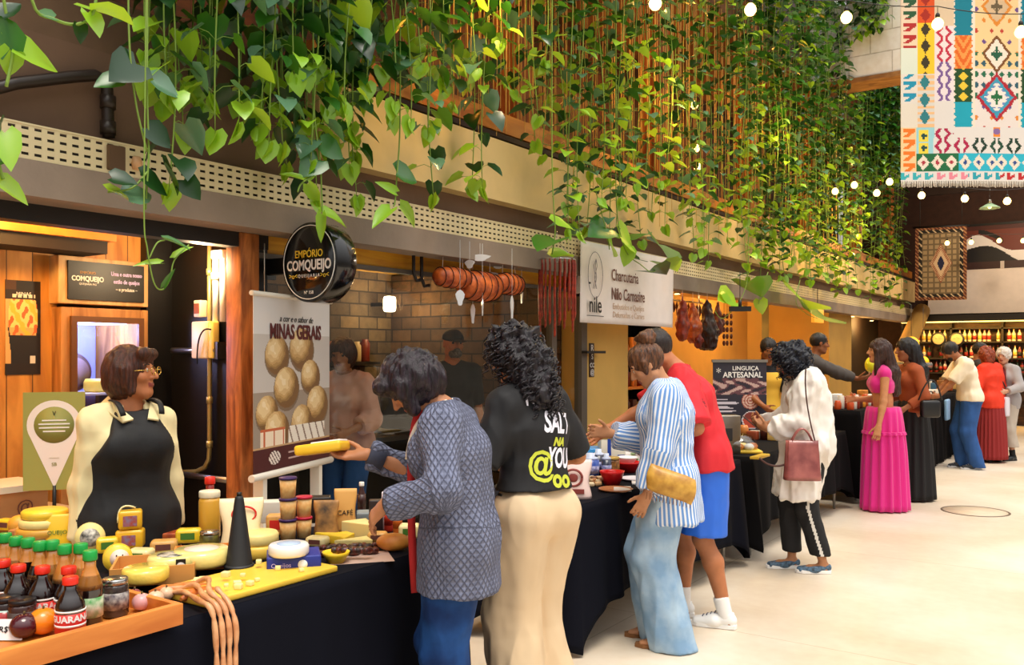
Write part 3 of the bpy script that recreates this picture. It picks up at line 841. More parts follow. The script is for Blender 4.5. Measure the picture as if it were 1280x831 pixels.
# black pipe on the fascia, pulled over the slab
m = MB(); X = -3.93
pp = [onX(-60, 124, X), onX(20, 104, X), onX(90, 96, X)] + [onX(px, py, X) for px, py in ((118, 94), (130, 99), (134, 112), (135, 150), (136, 172))]
m.tube(pp, .028, 10)
o = m.build('drain_pipe', mat('black_pipe', '#2c211a', .4)); tag(o, 'bent black pipe on the brown concrete fascia at the upper left', 'pipe')
for py in (128, 160): m = MB(); m.lathe([(.036, -.03), (.036, .03)], onX(135, py, X), 10); m.build('coupling', mat('black_pipe', '#2c211a'), o)
m = MB(); m.box(onX(143, 198, -3.83), (.05, .08, .11)); m.lathe([(.012, -.03), (.02, -.03), (.026, 0), (.018, .03)], onX(171, 204, -3.82), 12, 1)
tag(m.build('junction_box', [mat('box_brown', '#5a4026', .5), mat('small_lamp_red_cream', '#d8a878', .4)]), 'small brown junction box with a cream lamp holder on the slotted tray', 'junction box')

# manhole
c = onZ(1219, 639, 0); m = MB(); m.lathe([(.29, 0), (.31, 0), (.31, .004), (.29, .004), (.29, 0)], c, 48); m.lathe([(.0, 0), (.289, 0), (.289, .002), (0, .002)], c, 48, 1)
tag(m.build('manhole_cover', [mat('ring_dark', '#6b5a48', .6), mat('cover_cream', '#d6c2a6', .5, var=.08)]), 'round manhole cover flush with the cream floor', 'manhole cover')
# ---------------------------------------------------------------- cloth materials that use the weave direction
def fabmat(name, c, c2=None, stripe=None, rough=.8, knit=None, denim=False, sheen=.1):
    if name in _M: return _M[name]
    m = bpy.data.materials.new(name); m.use_nodes = True; nt = m.node_tree; b = nt.nodes['Principled BSDF']
    b.inputs['Base Color'].default_value = lin(c); b.inputs['Roughness'].default_value = rough; b.inputs['Specular IOR Level'].default_value = .25
    a = nt.nodes.new('ShaderNodeAttribute'); a.attribute_name = 'fab'; s = nt.nodes.new('ShaderNodeSeparateXYZ'); nt.links.new(a.outputs['Vector'], s.inputs[0])
    def math_(op, x, y=None):
        n = nt.nodes.new('ShaderNodeMath'); n.operation = op
        for i, v in enumerate((x, y)):
            if v is None: continue
            if isinstance(v, (int, float)): n.inputs[i].default_value = v
            else: nt.links.new(v, n.inputs[i])
        return n.outputs[0]
    if stripe:
        w = math_('SINE', math_('MULTIPLY', s.outputs[0], 6.2832 / stripe)); f = math_('GREATER_THAN', w, -.1)
        mx = nt.nodes.new('ShaderNodeMixRGB'); mx.inputs[1].default_value = lin(c); mx.inputs[2].default_value = lin(c2)
        nt.links.new(f, mx.inputs[0]); nt.links.new(mx.outputs[0], b.inputs['Base Color'])
    if knit:
        A = math_('MULTIPLY', s.outputs[0], 6.2832 / knit); B = math_('MULTIPLY', s.outputs[1], 6.2832 / (knit * 1.5))
        p = math_('ABSOLUTE', math_('SINE', math_('ADD', A, B))); q = math_('ABSOLUTE', math_('SINE', math_('SUBTRACT', A, B)))
        h = math_('MINIMUM', p, q); h = math_('POWER', h, .5)
        rib = math_('ABSOLUTE', math_('SINE', math_('MULTIPLY', s.outputs[0], 6.2832 / .02)))
        hh = math_('ADD', math_('MULTIPLY', h, -1.), math_('MULTIPLY', rib, .25))
        bp = nt.nodes.new('ShaderNodeBump'); bp.inputs['Strength'].default_value = .75; bp.inputs['Distance'].default_value = .015; nt.links.new(hh, bp.inputs['Height']); nt.links.new(bp.outputs[0], b.inputs['Normal'])
        mx = nt.nodes.new('ShaderNodeMixRGB'); mx.inputs[1].default_value = lin(c2); mx.inputs[2].default_value = lin(c)
        nt.links.new(h, mx.inputs[0]); nt.links.new(mx.outputs[0], b.inputs['Base Color'])
    if denim:
        n = nt.nodes.new('ShaderNodeTexNoise'); n.inputs['Scale'].default_value = 6; t = nt.nodes.new('ShaderNodeTexCoord'); nt.links.new(t.outputs['Object'], n.inputs['Vector'])
        n.inputs['Detail'].default_value = 8
        r = nt.nodes.new('ShaderNodeValToRGB'); r.color_ramp.elements[0].color = lin(c2); r.color_ramp.elements[1].color = lin(c); r.color_ramp.elements[0].position = .38; r.color_ramp.elements[1].position = .62
        nt.links.new(n.outputs[0], r.inputs[0]); nt.links.new(r.outputs[0], b.inputs['Base Color'])
    _M[name] = m; return m

def skirt(fig, name, m, z0, r0, z1, r1, pleats=18, amp=.02, off=(0, 0), flare=.55, seed=1):
    rs = random.Random(seed); ph = [rs.uniform(-.5, .5) for _ in range(pleats + 1)]; mb = MB(); n = pleats * 6; rings = []
    J = fig.J; cx, cy = J['P'][0], J['P'][1]
    for i in range(19):
        t = i / 18; z = z0 + (z1 - z0) * t; ring = []
        rx = r0[0] + (r1[0] - r0[0]) * t ** flare; ry = r0[1] + (r1[1] - r0[1]) * t ** flare
        for j in range(n):
            a = 2 * math.pi * j / n; w = math.sin(a * pleats + ph[int(j / 6)] * 1.2 * t) * amp * min(1, t * 2 + .15) + math.sin(a * 3 + 1) * amp * .8 * t
            ring.append((cx + off[0] * t + (rx + w) * math.cos(a), cy + off[1] * t + (ry + w) * math.sin(a), z))
        rings.append(ring)
    mb.loft(rings, True); return mb.build(name, m, fig.root)

def strip(fig_parent, name, pts, wdt, th, m, nrm=V3(0, 0, 1)):
    """flat strap along a path"""
    mb = MB(); rings = []
    pts = [np.array(p, float) for p in pts]
    for i, p in enumerate(pts):
        t = unit(pts[min(i + 1, len(pts) - 1)] - pts[max(i - 1, 0)]); s_ = unit(np.cross(t, nrm)); n_ = np.cross(s_, t)
        rings.append([p + s_ * wdt / 2 + n_ * th / 2, p - s_ * wdt / 2 + n_ * th / 2, p - s_ * wdt / 2 - n_ * th / 2, p + s_ * wdt / 2 - n_ * th / 2])
    mb.loft(rings, True); return mb.build(name, m, fig_parent)
def bez(p0, p1, p2, n=10):
    p0, p1, p2 = [np.array(p, float) for p in (p0, p1, p2)]
    return [(1 - t) ** 2 * p0 + 2 * t * (1 - t) * p1 + t * t * p2 for t in [i / n for i in range(n + 1)]]
def glasses(fig, m):
    mb = MB()
    for sg in (1, -1):
        c = fig.hl((.032 * sg, .107, .010)); pts = []
        for i in range(17):
            a = 2 * math.pi * i / 16; pts.append(fig.hl((.032 * sg + .023 * math.cos(a), .107, .010 + .018 * math.sin(a))))
        mb.tube(pts, .0017, 5); mb.tube([fig.hl((.055 * sg, .105, .014)), fig.hl((.078 * sg, .05, .014)), fig.hl((.082 * sg, -.005, .008))], .0016, 5)
    mb.tube([fig.hl((-.01, .108, .014)), fig.hl((.01, .108, .014))], .0017, 5)
    return mb.build('glasses', m, fig.root)

# ============ the cheese seller behind the near table
P0 = (-3.465, 2.14)
f = Fig('person in pale yellow shirt, black apron and glasses behind the cheese table', P0, -8, H=1.57, g=1.14, skin='#b8734a', lean=2, head=(-2, 44), hands=((.20, .0, .72), (-.21, .02, .72)),
        elbows=((.5, -1, -.2), (-.5, -1, -.2)), palm=(V3(-1, .2, 0), V3(1, .2, 0)), res=.006, shw=.93)
SH = mat('pale_yellow_cotton', '#ecdca8', .8, var=.04, vs=6)
f.top('shirt', SH, off=.022, sleeve=1.9, soff=.012, hem=.16, hemw=.05, disp=folds(.012, 8, 1), drop=.13)
# shirt collar
mb = MB()
for sg in (1, -1):
    n0 = f.J['N'] + f.up2 * .03; A = [n0 + V3(.062 * sg, -.05, .03), n0 + V3(.082 * sg, .03, .01), n0 + V3(.03 * sg, .115, -.06)]; B = [n0 + V3(.09 * sg, -.06, .0), n0 + V3(.115 * sg, .03, -.015), n0 + V3(.075 * sg, .12, -.07)]
    mb.loft([A + [b for b in reversed(B)], [p + V3(0, .004, .008) for p in A] + [p + V3(0, .004, .008) for p in reversed(B)]], True)
mb.build('collar', SH, f.root)
# apron: front shell over the shirt
AP = mat('black_apron_cotton', '#0d0c0e', .7, bump=.1)
tz = 1.33
P = f.torso(.030) + [cone(f.J['P'] + V3(0, 0, -.02), f.J['P'] + V3(0, .02, -.42), .15 * 1.05, .17, .05, 1.35, V3(1, 0, 0))]
sdf_mesh('apron', P, .007, AP, f.root, cuts=[(V3(0, .035, 0), unit(V3(0, -1, 0))), (V3(0, 0, tz), V3(0, 0, 1)), (V3(0, 0, .45), V3(0, 0, -1)),
        (V3(.10, .0, 1.28), unit(V3(1, 0, .5))), (V3(-.10, .0, 1.28), unit(V3(-1, 0, .5)))], disp=folds(.006, 7, 1))
for sg in (1, -1): strip(f.root, 'apron_strap', bez(V3(.08 * sg, f.J['C'][1] + .145, 1.315), V3(.095 * sg, f.J['N'][1] + .115, 1.40), f.J['N'] + V3(.07 * sg, -.03, .035)), .022, .006, AP, V3(0, 1, .3))
BR = hairmat('auburn_brown_hair', '#5a2a14', '#2a1008')
h = f.hl
f.hair(BR, [ell(h((.0, -.04, -.02)), np.array([.098, .088, .10]), .03, f.HM), cone(h((.083, .0, .02)), h((.076, .02, -.075)), .026, .018, .02), cone(h((-.083, .0, .02)), h((-.076, .02, -.075)), .026, .018, .02),
            cone(h((-.05, .075, .085)), h((.05, .07, .09)), .022, .026, .02)], cap=.016, low=None, fringe=.045, disp=strand(.006))
glasses(f, mat('gold_wire', '#d8b25a', .25, 1.))
SELLER = f

# ============ cardigan shopper
f = Fig('person in grey cable-knit cardigan and blue jeans holding out a wrapped cheese', (-2.04, 2.60), 207, H=1.60, g=1.12, skin='#b57a55', lean=4, bend=5, neck=32, head=(46, 12), res=.006,
        hands=((.12, .39, 1.17), (-.24, .21, 1.04)), elbows=((.6, -.6, -1), (-.75, -1, -.4)), handdir=(V3(-.1, 1, -.05), V3(.35, .8, -.75)), palm=(V3(-.3, 0, 1), V3(.6, -.3, -.6)), curl=(.35, .5), feet=((.1, .05), (-.1, -.05)))
h = f.hl; J = f.J
f.pants('jeans', fabmat('dark_blue_denim', '#1f4a86', '#0f2a58', denim=True), rh=.105, rk=.078, ra=.06, hem=.03, off=.012, disp=folds(.008, 9, 1))
INN = mat('black_knit_top', '#0d0b0f', .85)
f.top('top', INN, off=.012, sleeve=.8, hem=.17, hemw=.03)
KN = fabmat('grey_blue_cable_knit', '#7c8199', '#5c6178', knit=.045, rough=.95)
gap = [cone(J['P'] + V3(0, .34, -.45), J['N'] + f.fw2 * .2 + V3(0, 0, -.04), .20, .135, .02, sub=True)]
card = f.top('cardigan', KN, off=.028, sleeve=1.93, soff=.018, sflare=.006, hem=.17, hemw=.045, fab=True, disp=folds(.009, 8, 1), sub=gap)
for q in 'RL':
    A = J['A' + q]; ax = unit(A - J['E' + q]); mb = MB(); mb.tube([A - ax * .07, A - ax * .02, A - ax * .005], [.044, .042, .036], 16); mb.build('cuff', fabmat('grey_blue_rib', '#7a7e96', '#3f4252', knit=.02), f.root)
mb = MB(); mb.tube(bez(J['N'] + V3(-.06, -.02, .045), J['N'] + f.fw2 * .12 + V3(-.05, 0, .02), J['C'] + f.fw2 * .155 + V3(-.06, .0, .0)), .010, 8)
mb.tube(bez(J['N'] + V3(.06, -.02, .045), J['N'] + f.fw2 * .12 + V3(.05, 0, .02), J['C'] + f.fw2 * .155 + V3(.06, .0, .0)), .010, 8)
mb.build('collar_edge', mat('cream_cotton', '#e8dccb', .8), f.root)
strip(f.root, 'scarf', bez(J['N'] + f.fw2 * .085 + V3(-.05, 0, .03), J['C'] + f.fw2 * .17 + V3(-.045, 0, .1), J['P'] + V3(-.03, .16, -.24)), .028, .012, mat('dark_red_scarf', '#b01a1c', .8), V3(1, .4, 0))
HB = hairmat('black_plum_hair', '#2a1824', '#0b0609', .3)
f.hair(HB, [ell(h((.0, -.035, -.01)), np.array([.10, .10, .10]), .04, f.HM), cone(h((-.085, .03, .02)), h((-.078, .055, -.07)), .035, .022, .02), cone(h((.085, .03, .02)), h((.078, .055, -.07)), .035, .022, .02), cone(h((-.05, .085, .08)), h((.05, .085, .085)), .03, .03, .03)],
       cap=.024, low=None, disp=strand(.009), fringe=.035)
CARD = f

# ============ curly haired shopper in beige trousers
f = Fig('person with long curly dark hair, black printed T-shirt and wide beige trousers', (-2.0, 3.06), 168, H=1.67, g=.95, skin='#b97a50', shw=.94, lean=4, bend=2, neck=14, head=(22, 14), res=.006,
        hands=((.20, .24, 1.08), (-.18, .27, 1.04)), elbows=((.75, -.8, -.7), (-.75, -.9, -.6)), palm=(V3(-1, 0, .3), V3(1, 0, .3)), feet=((.11, .03), (-.1, -.02)))
h = f.hl; J = f.J
BG = mat('beige_crepe', '#d8bd98', .75, var=.05, vs=4)
f.pants('trousers', BG, rh=.115, rk=.108, ra=.115, hem=.012, off=.014, waist=.10, disp=folds(.012, 7, 1, up=.25), e=1.15)
BT = mat('black_jersey', '#0e0d11', .75, var=.1)
tee = f.top('t_shirt', BT, off=.026, sleeve=.92, soff=.022, sflare=.012, hem=-.11, disp=folds(.007, 9, 1))
strip(f.root, 'belt_end', bez(V3(-.165, .03, 1.0), V3(-.185, .06, .9), V3(-.20, .07, .80)), .022, .006, mat('black_webbing', '#0c0a0a', .6), V3(1, 0, 0))
PW = mat('white_screen_print', '#e9e6f2', .6); PY = mat('lime_screen_print', '#c8cf3a', .6)
o_ = V3(.015, -.6, 1.28)
decal(tee, 'SALT', .115, PW, o_ + V3(0.02, 0, .0), V3(0, 1, 0), V3(.12, 0, 1), f.root, bold=.004, shear=.25, sx=.62)
decal(tee, 'NA', .045, PY, o_ + V3(.02, 0, -.075), V3(0, 1, 0), V3(.1, 0, 1), f.root, bold=.003, shear=.2)
decal(tee, 'YOUR', .11, PW, o_ + V3(.035, 0, -.145), V3(0, 1, 0), V3(.12, 0, 1), f.root, bold=.004, shear=.25, sx=.58)
decal(tee, '@', .13, PY, o_ + V3(-.075, 0, -.16), V3(0, 1, 0), V3(.12, 0, 1), f.root, bold=.003, sx=.8)
decal(tee, 'oo', .10, PY, o_ + V3(.02, 0, -.225), V3(0, 1, 0), V3(.12, 0, 1), f.root, bold=.004)
decal(tee, "' *  ,", .08, PW, o_ + V3(-.05, 0, .06), V3(0, 1, 0), V3(.12, 0, 1), f.root, bold=.003)
HK = hairmat('black_curly_hair', '#251a22', '#08060a', .3)
hr = f.hair(HK, [ell(h((.0, -.05, -.05)), np.array([.10, .09, .12]), .04, f.HM), cone(h((0, -.06, -.05)), J['N'] + V3(0, -.07, -.01), .08, .07, .05, 1.2, f.rx)],
            cap=.024, low=None, disp=curly(.020), fringe=.015)
curls(f, 'curls', HK, surf_points(hr, 330, 3, lambda c: c.z > J['N'][2] - .06 and not ((np.array(c) - J['H']) @ f.HM)[1] > .07), .085, amp=.012, r=.005, turns=2.0, seed=4)
CURLY = f

# ============ striped shirt shopper
f = Fig('person in oversized blue striped shirt and pale wide jeans with hair in a bun', (-2.02, 4.40), 203, H=1.63, g=1.0, skin='#c08862', lean=-1, bend=3, neck=26, head=(36, 8), res=.007,
        hands=((.1, .32, 1.12), (-.22, .10, .80)), elbows=((.6, -.5, -1), (-.6, -1, -.3)), handdir=(None, V3(.1, .5, -1)), palm=(V3(-1, 0, 0), V3(1, 0, .2)), feet=((.09, .07), (-.1, .0)), footyaw=(5, -5))
h = f.hl; J = f.J
f.pants('jeans', fabmat('pale_wash_denim', '#a9c2d6', '#7d9fc0', denim=True), rh=.115, rk=.105, ra=.105, hem=.008, off=.015, disp=folds(.011, 7, 1, up=.3), e=1.12)
STR = fabmat('blue_white_stripe', '#e4eaf4', '#6a97d6', stripe=.02)
shr = f.top('shirt', STR, off=.04, sleeve=1.88, soff=.035, sflare=.012, hem=.21, hemw=.07, fab=True, disp=folds(.014, 7, 1), hemfwd=-.03)
mb = MB(); n0 = J['N'] + f.up2 * .03; ring = []
for i in range(15):
    a = R(-60 + 300 * i / 14); ring.append(n0 + f.rx * .064 * math.cos(a) - f.fw2 * .06 * math.sin(a) - f.fw2 * .0)
mb.loft([[p + f.up2 * .03 for p in ring], [p + unit(p - n0) * .03 - f.up2 * .015 for p in ring]], False, 0, False)
co_ = mb.build('collar', fabmat('blue_stripe_collar', '#9ab8e2', '#6a97d6', stripe=.0185), f.root); sm_ = co_.modifiers.new('thick', 'SOLIDIFY'); sm_.thickness = .005
HBN = hairmat('brown_streaked_hair', '#7a4a28', '#24120a')
f.hair(HBN, [cone(h((.083, .01, .03)), h((.07, .03, -.03)), .014, .01, .02), cone(h((-.083, .01, .03)), h((-.07, .03, -.03)), .014, .01, .02)], cap=.012, low=-.06, disp=strand(.006), fringe=.055)
sdf_mesh('hair_bun', [ell(h((.0, -.085, .125)), np.array([.05, .048, .045]), .02, f.HM), ell(h((.02, -.06, .15)), .028, .01), ell(h((-.025, -.08, .15)), .025, .01), ell(h((-.01, -.12, .13)), .028, .01)], .005, HBN, f.root, disp=curly(.008))
for q in 'RL':
    fd = J['fd' + q]; an = J['F' + q]; b = V3(an[0], an[1], 0); sd = np.cross(fd, V3(0, 0, 1)); A = [b + fd * x + sd * y + V3(0, 0, .001) for x, y in ((-.06, 0), (-.04, .034), (.06, .036), (.14, .045), (.185, .02), (.185, -.02), (.14, -.04), (.06, -.034), (-.04, -.034))]
    mb = MB(); mb.loft([A, [p + V3(0, 0, .018) for p in A]], True, 0, True, False)
    sa = mb.build('sandal', mat('tan_leather', '#8a5a30', .6), f.root)
    strip(sa, 'strap', bez(b + fd * .11 + sd * .045 + V3(0, 0, .01), b + fd * .1 + V3(0, 0, .085), b + fd * .11 - sd * .042 + V3(0, 0, .01)), .025, .004, mat('tan_leather', ''), V3(0, 0, 1) if False else fd)
STRIPE = f

# ============ red shirt man
f = Fig('person in red T-shirt, bright blue shorts and white trainers behind the striped shirt', (-1.99, 4.86), 205, H=1.76, g=1.06, skin='#b5724a', lean=12, bend=12, neck=24, head=(36, 5), res=.0075, female=False,
        hands=((.05, .62, 1.08), (-.2, .27, 1.06)), elbows=((.5, -.2, -1), (-.9, -1.2, -.25)), handdir=(None, V3(.6, .7, -.2)), palm=(V3(-1, 0, 0), V3(.3, 0, -1)), feet=((.1, .14), (-.09, -.09)), footyaw=(4, -14), lip='#9a4a40')
h = f.hl; J = f.J
f.pants('shorts', mat('bright_blue_nylon', '#2468d8', .55, var=.06, vs=6), rh=.110, rk=.118, off=.006, waist=.0, kneecut=.93, disp=folds(.006, 8, 1))
RD = mat('red_jersey', '#d3202c', .75, var=.05)
PR = mat('maroon_geometric_print', '#8c1424', .75)
def sleeveband(C):
    out = np.zeros(len(C), int)
    for q in 'RL':
        S, E_ = J['S' + q], J['E' + q]; ax = unit(E_ - S); L = np.linalg.norm(E_ - S); t = (C - S) @ ax / L
        rr = np.linalg.norm((C - S) - np.outer((C - S) @ ax, ax), axis=1)
        m_ = (rr < .085) & (t > .42) & (t < .80); out[m_] = 1
        tt = np.abs(((t * 13) % 1) - .5); out[m_ & (tt > .36)] = 0
        out[(rr < .085) & (np.abs(t - .86) < .014)] = 2
    return out
f.top('t_shirt', [RD, PR, mat('white_trim', '#f0e6e0', .7)], off=.022, sleeve=.93, soff=.026, sflare=.018, hem=.05, hemw=.07, disp=folds(.010, 8, 1), matfn=sleeveband)
f.shoes(mat('white_leather', '#f2f0ec', .5), mat('white_rubber', '#f6f4f0', .5), 'sneaker', sock=mat('white_sock', '#f0ece6', .9), stripe=mat('navy_lace_stripe', '#2a3350', .6))
f.hair(hairmat('short_dark_hair', '#2a1810', '#100804'), cap=.010, low=-.05, disp=strand(.004), fringe=.055)
REDM = f

# ============ white jacket woman with handbag
f = Fig('person in white jacket and black cropped trousers with curly dark hair looking at a phone', (-1.85, 6.45), 207, H=1.65, g=1.03, skin='#b9805a', lean=2, bend=4, neck=26, head=(34, 4), res=.008,
        hands=((.08, .30, 1.04), (-.06, .29, 1.02)), elbows=((.6, -.6, -1), (-.75, -.8, -.8)), handdir=(V3(-.3, .8, .3), V3(.4, .8, .3)), palm=(V3(-.6, -.3, .6), V3(.5, -.3, .6)), curl=(.6, .6), feet=((.05, .13, .0), (-.08, -.06)), footyaw=(6, 0))
h = f.hl; J = f.J
BKP = mat('black_cotton', '#121114', .8)
def sidestripe(C):
    out = np.zeros(len(C), int); x = C[:, 0]; y = C[:, 1]
    c = np.where(C[:, 2] > J['KL'][2], J['HL'][1] + (J['KL'][1] - J['HL'][1]) * (J['HL'][2] - C[:, 2]) / (J['HL'][2] - J['KL'][2]), J['KL'][1] + (J['FL'][1] - J['KL'][1]) * (J['KL'][2] - C[:, 2]) / (J['KL'][2] - J['FL'][2]))
    out[(x < J['HL'][0] - .035) & (abs(y - c) < .011)] = 1
    return out
f.pants('trousers', [BKP, mat('white_side_stripe', '#d8d4cc', .8)], rh=.10, rk=.072, ra=.06, hem=.13, off=.012, disp=folds(.007, 9, 1), matfn=sidestripe)
WJ = mat('white_linen', '#eae4dc', .85, var=.03)
gap = [cone(J['P'] + V3(0, .40, -.55), J['N'] + f.fw2 * .2 + V3(0, 0, -.02), .20, .13, .02, sub=True)]
f.top('blouse', mat('cream_lace_top', '#d8c4b4', .85, var=.15, vs=60), off=.01, sleeve=0, hem=.05)
f.top('jacket', WJ, off=.045, sleeve=1.9, soff=.045, sflare=.03, hem=.36, hemw=.07, disp=folds(.024, 10, 1, up=.3), sub=gap, hemfwd=.12)
mb = MB(); n0 = J['N'] + f.up2 * .035
ring = [n0 + f.rx * .068 * math.cos(R(-50 + 280 * i / 14)) - f.fw2 * .064 * math.sin(R(-50 + 280 * i / 14)) for i in range(15)]
mb.loft([[p + f.up2 * .035 for p in ring], [p + unit(p - n0) * .06 - f.up2 * .03 for p in ring]], False, 0, False)
sm2 = mb.build('collar', WJ, f.root).modifiers.new('thick', 'SOLIDIFY'); sm2.thickness = .006
HK2 = hairmat('blue_black_curls', '#1c2030', '#06060a', .3)
hr = f.hair(HK2, [ell(h((.0, -.04, -.02)), np.array([.12, .115, .125]), .04, f.HM), cone(h((-.09, .03, .0)), h((-.085, .03, -.10)), .04, .03, .03), cone(h((.09, .03, .0)), h((.085, .03, -.10)), .04, .03, .03)], cap=.022, low=None, disp=curly(.018), fringe=.03)
curls(f, 'curls', HK2, surf_points(hr, 200, 5, lambda c: not ((np.array(c) - J['H']) @ f.HM)[1] > .08), .07, amp=.013, r=.006, turns=1.6, seed=8)
f.shoes(mat('blue_grey_canvas', '#5d7f9c', .6, c2='#33414e', vs=60), mat('white_rubber', ''), 'flat')
WHITEJ = f

# ============ pink skirt woman
f = Fig('person in long hot-pink skirt and open-waist pink top with long brown hair', (-1.95, 9.37), 203, H=1.68, g=.98, skin='#c98a5e', lean=2, neck=6, head=(0, 8), res=.010,
        hands=((.1, .25, 1.1), (-.25, .10, .80)), elbows=((.6, -.5, -1), (-.4, -1, -.2)), feet=((.08, 0), (-.08, 0)), detail=True)
J = f.J; h = f.hl; PK = mat('hot_pink_chiffon', '#e01488', .7, sheen=.3)
f.top('crop_top', PK, off=.012, sleeve=0, hem=-.26, disp=folds(.003, 8, 1))
skirt(f, 'skirt', PK, J['P'][2] + .07, (.172, .155), .015, (.25, .22), 16, .020)
skirt(f, 'skirt_tier', PK, J['P'][2] - .17, (.222, .197), J['P'][2] - .20, (.228, .203), 22, .008)
LB = hairmat('long_brown_hair', '#4a2618', '#1c0c08')
f.hair(LB, [cone(h((0, -.05, 0)), J['N'] + V3(0, -.09, -.05), .085, .08, .03, 1.25, f.rx), cone(J['N'] + V3(0, -.09, -.05), J['C'] + V3(0, -.12, -.08), .08, .05, .04, 1.5, f.rx), cone(h((-.07, .03, 0)), J['SL'] + V3(.06, .06, -.06), .035, .03, .03)], cap=.014, low=None, disp=strand(.008))
PINK = f

# ============ woman with black bag behind her
f = Fig('person in rust-brown top and long black skirt with a black shoulder bag', (-1.83, 10.2), 214, H=1.70, g=1.02, skin='#9a6242', lean=3, neck=8, head=(6, 0), res=.011, hands=((.15, .25, 1.05), (-.2, .18, .98)), elbows=((.6, -.5, -1), (-.6, -.9, -.6)))
J = f.J; h = f.hl
f.top('top', mat('rust_brown_jersey', '#9c4a20', .8), off=.015, sleeve=1.7, hem=-.02)
skirt(f, 'skirt', mat('black_crepe', '#0e0d10', .8), J['P'][2] + .10, (.15, .12), .02, (.24, .21), 14, .014)
f.hair(hairmat('long_black_hair', '#161018', '#050406'), [cone(h((0, -.05, 0)), J['N'] + V3(0, -.09, -.05), .09, .085, .03, 1.25, f.rx), cone(J['N'] + V3(0, -.09, -.05), J['C'] + V3(0, -.12, -.02), .085, .05, .04, 1.5, f.rx)], cap=.018, low=None, disp=strand(.008))
BAGW = f

# ============ jeans man far
f = Fig('person in cream T-shirt and blue jeans bending over the far stall', (-1.68, 13.36), 203, H=1.76, g=1.05, skin='#9c6340', female=False, lean=8, bend=9, neck=32, head=(38, 0), res=.011, hands=((.08, .42, 1.0), (-.12, .42, .98)), elbows=((.6, -.4, -1), (-.7, -.6, -1)),
        handdir=(V3(-.2, 1, -.1), V3(.2, 1, -.1)), feet=((.1, .08), (-.1, -.04)), footyaw=(5, -5))
f.pants('jeans', mat('far_blue_denim', '#24508e', .85, var=.2, vs=6), rh=.11, rk=.09, ra=.075, hem=.03, off=.015)
f.top('t_shirt', mat('cream_jersey', '#f0e2c8', .8), off=.025, sleeve=.95, soff=.03, sflare=.015, hem=.03, hemw=.03, disp=folds(.010, 7, 1))
f.hair(hairmat('short_black_hair', '#1a1210', '#070504'), cap=.014, low=-.04, disp=strand(.005))
sdf_mesh('beard', [ell(f.hl((0, .045, -.07)), np.array([.058, .05, .045]), .02, f.HM)], .009, hairmat('short_black_hair', ''), f.root)
f.shoes(mat('dark_sneaker_mesh', '#20242e', .6), mat('light_grey_rubber', '#c8c8cc', .6), 'sneaker')
JEANS = f

# ============ red blouse woman far
f = Fig('person in orange-red blouse and maroon pleated skirt seen from behind', (-1.53, 14.35), 150, H=1.64, g=1.12, skin='#a86a48', lean=3, neck=12, head=(16, 0), res=.011, hands=((.2, .25, 1.0), (-.2, .25, 1.0)), elbows=((.7, -.6, -.8), (-.7, -.6, -.8)))
J = f.J; h = f.hl
f.top('blouse', mat('orange_red_crepe', '#e03412', .75), off=.03, sleeve=1.8, soff=.03, hem=.10, hemw=.06, disp=folds(.012, 7, 1))
skirt(f, 'skirt', mat('maroon_pleats', '#8e2020', .8), J['P'][2] + .0, (.17, .14), .05, (.24, .21), 24, .010)
strip(f.root, 'bag_strap', bez(J['SL'] + V3(.02, 0, .07), J['C'] + V3(.05, -.20, 0), J['P'] + V3(.2, -.1, .05)), .018, .006, mat('black_webbing', ''), V3(0, 1, 0))
f.hair(hairmat('copper_hair', '#a4441c', '#5a1e0c'), [ell(h((0, -.03, -.03)), np.array([.10, .095, .11]), .04, f.HM)], cap=.02, low=None, disp=curly(.012))
f.shoes(mat('dark_sneaker_mesh', ''), mat('dark_rubber', '#18161a', .6), 'flat')

# ============ white haired woman far
f = Fig('person with short white hair in grey cardigan over maroon top and pale trousers', (-1.38, 14.72), 242, H=1.62, g=1.06, skin='#c8967a', lean=2, neck=8, head=(8, 12), res=.011, hands=((.16, .25, .98), (-.2, .28, 1.02)), elbows=((.7, -.6, -.8), (-.7, -.6, -.8)))
J = f.J; h = f.hl
f.pants('trousers', mat('pale_grey_linen', '#b8ada0', .85), rh=.115, rk=.105, ra=.10, hem=.20, off=.015)
f.top('top', mat('maroon_knit', '#6e1a28', .85), off=.012, sleeve=0, hem=.02)
f.top('cardigan', mat('grey_knit', '#a4a0a2', .9), off=.035, sleeve=1.9, soff=.025, hem=.12, hemw=.05, sub=[cone(J['P'] + V3(0, .3, -.4), J['N'] + f.fw2 * .16 + V3(0, 0, -.02), .18, .10, .02, sub=True)])
f.hair(mat('white_hair', '#e6e2dc', .6, c2='#b8b2aa', vs=40), [ell(h((0, -.02, .03)), np.array([.095, .10, .095]), .04, f.HM)], cap=.02, low=-.02, disp=curly(.008))
f.shoes(mat('black_leather', '#101012', .4), mat('dark_rubber', ''), 'sneaker', sock=BKP)
WHITEH = f

# ============ dark haired person half hidden behind the bending man
f = Fig('person with dark hair mostly hidden behind the bending man in the cream T-shirt', (-1.82, 14.98), 30, H=1.70, g=1., skin='#9c6340', female=False, lean=4, neck=10, head=(10, -20), res=.012)
f.pants('trousers', BKP, hem=.03); f.top('shirt', mat('charcoal_cotton', '#2c2a2e', .8), off=.02, sleeve=.9, soff=.02, hem=.03)
f.hair(hairmat('short_black_hair', ''), cap=.016, low=-.04, disp=strand(.005)); f.shoes(BKP, mat('dark_rubber', ''))

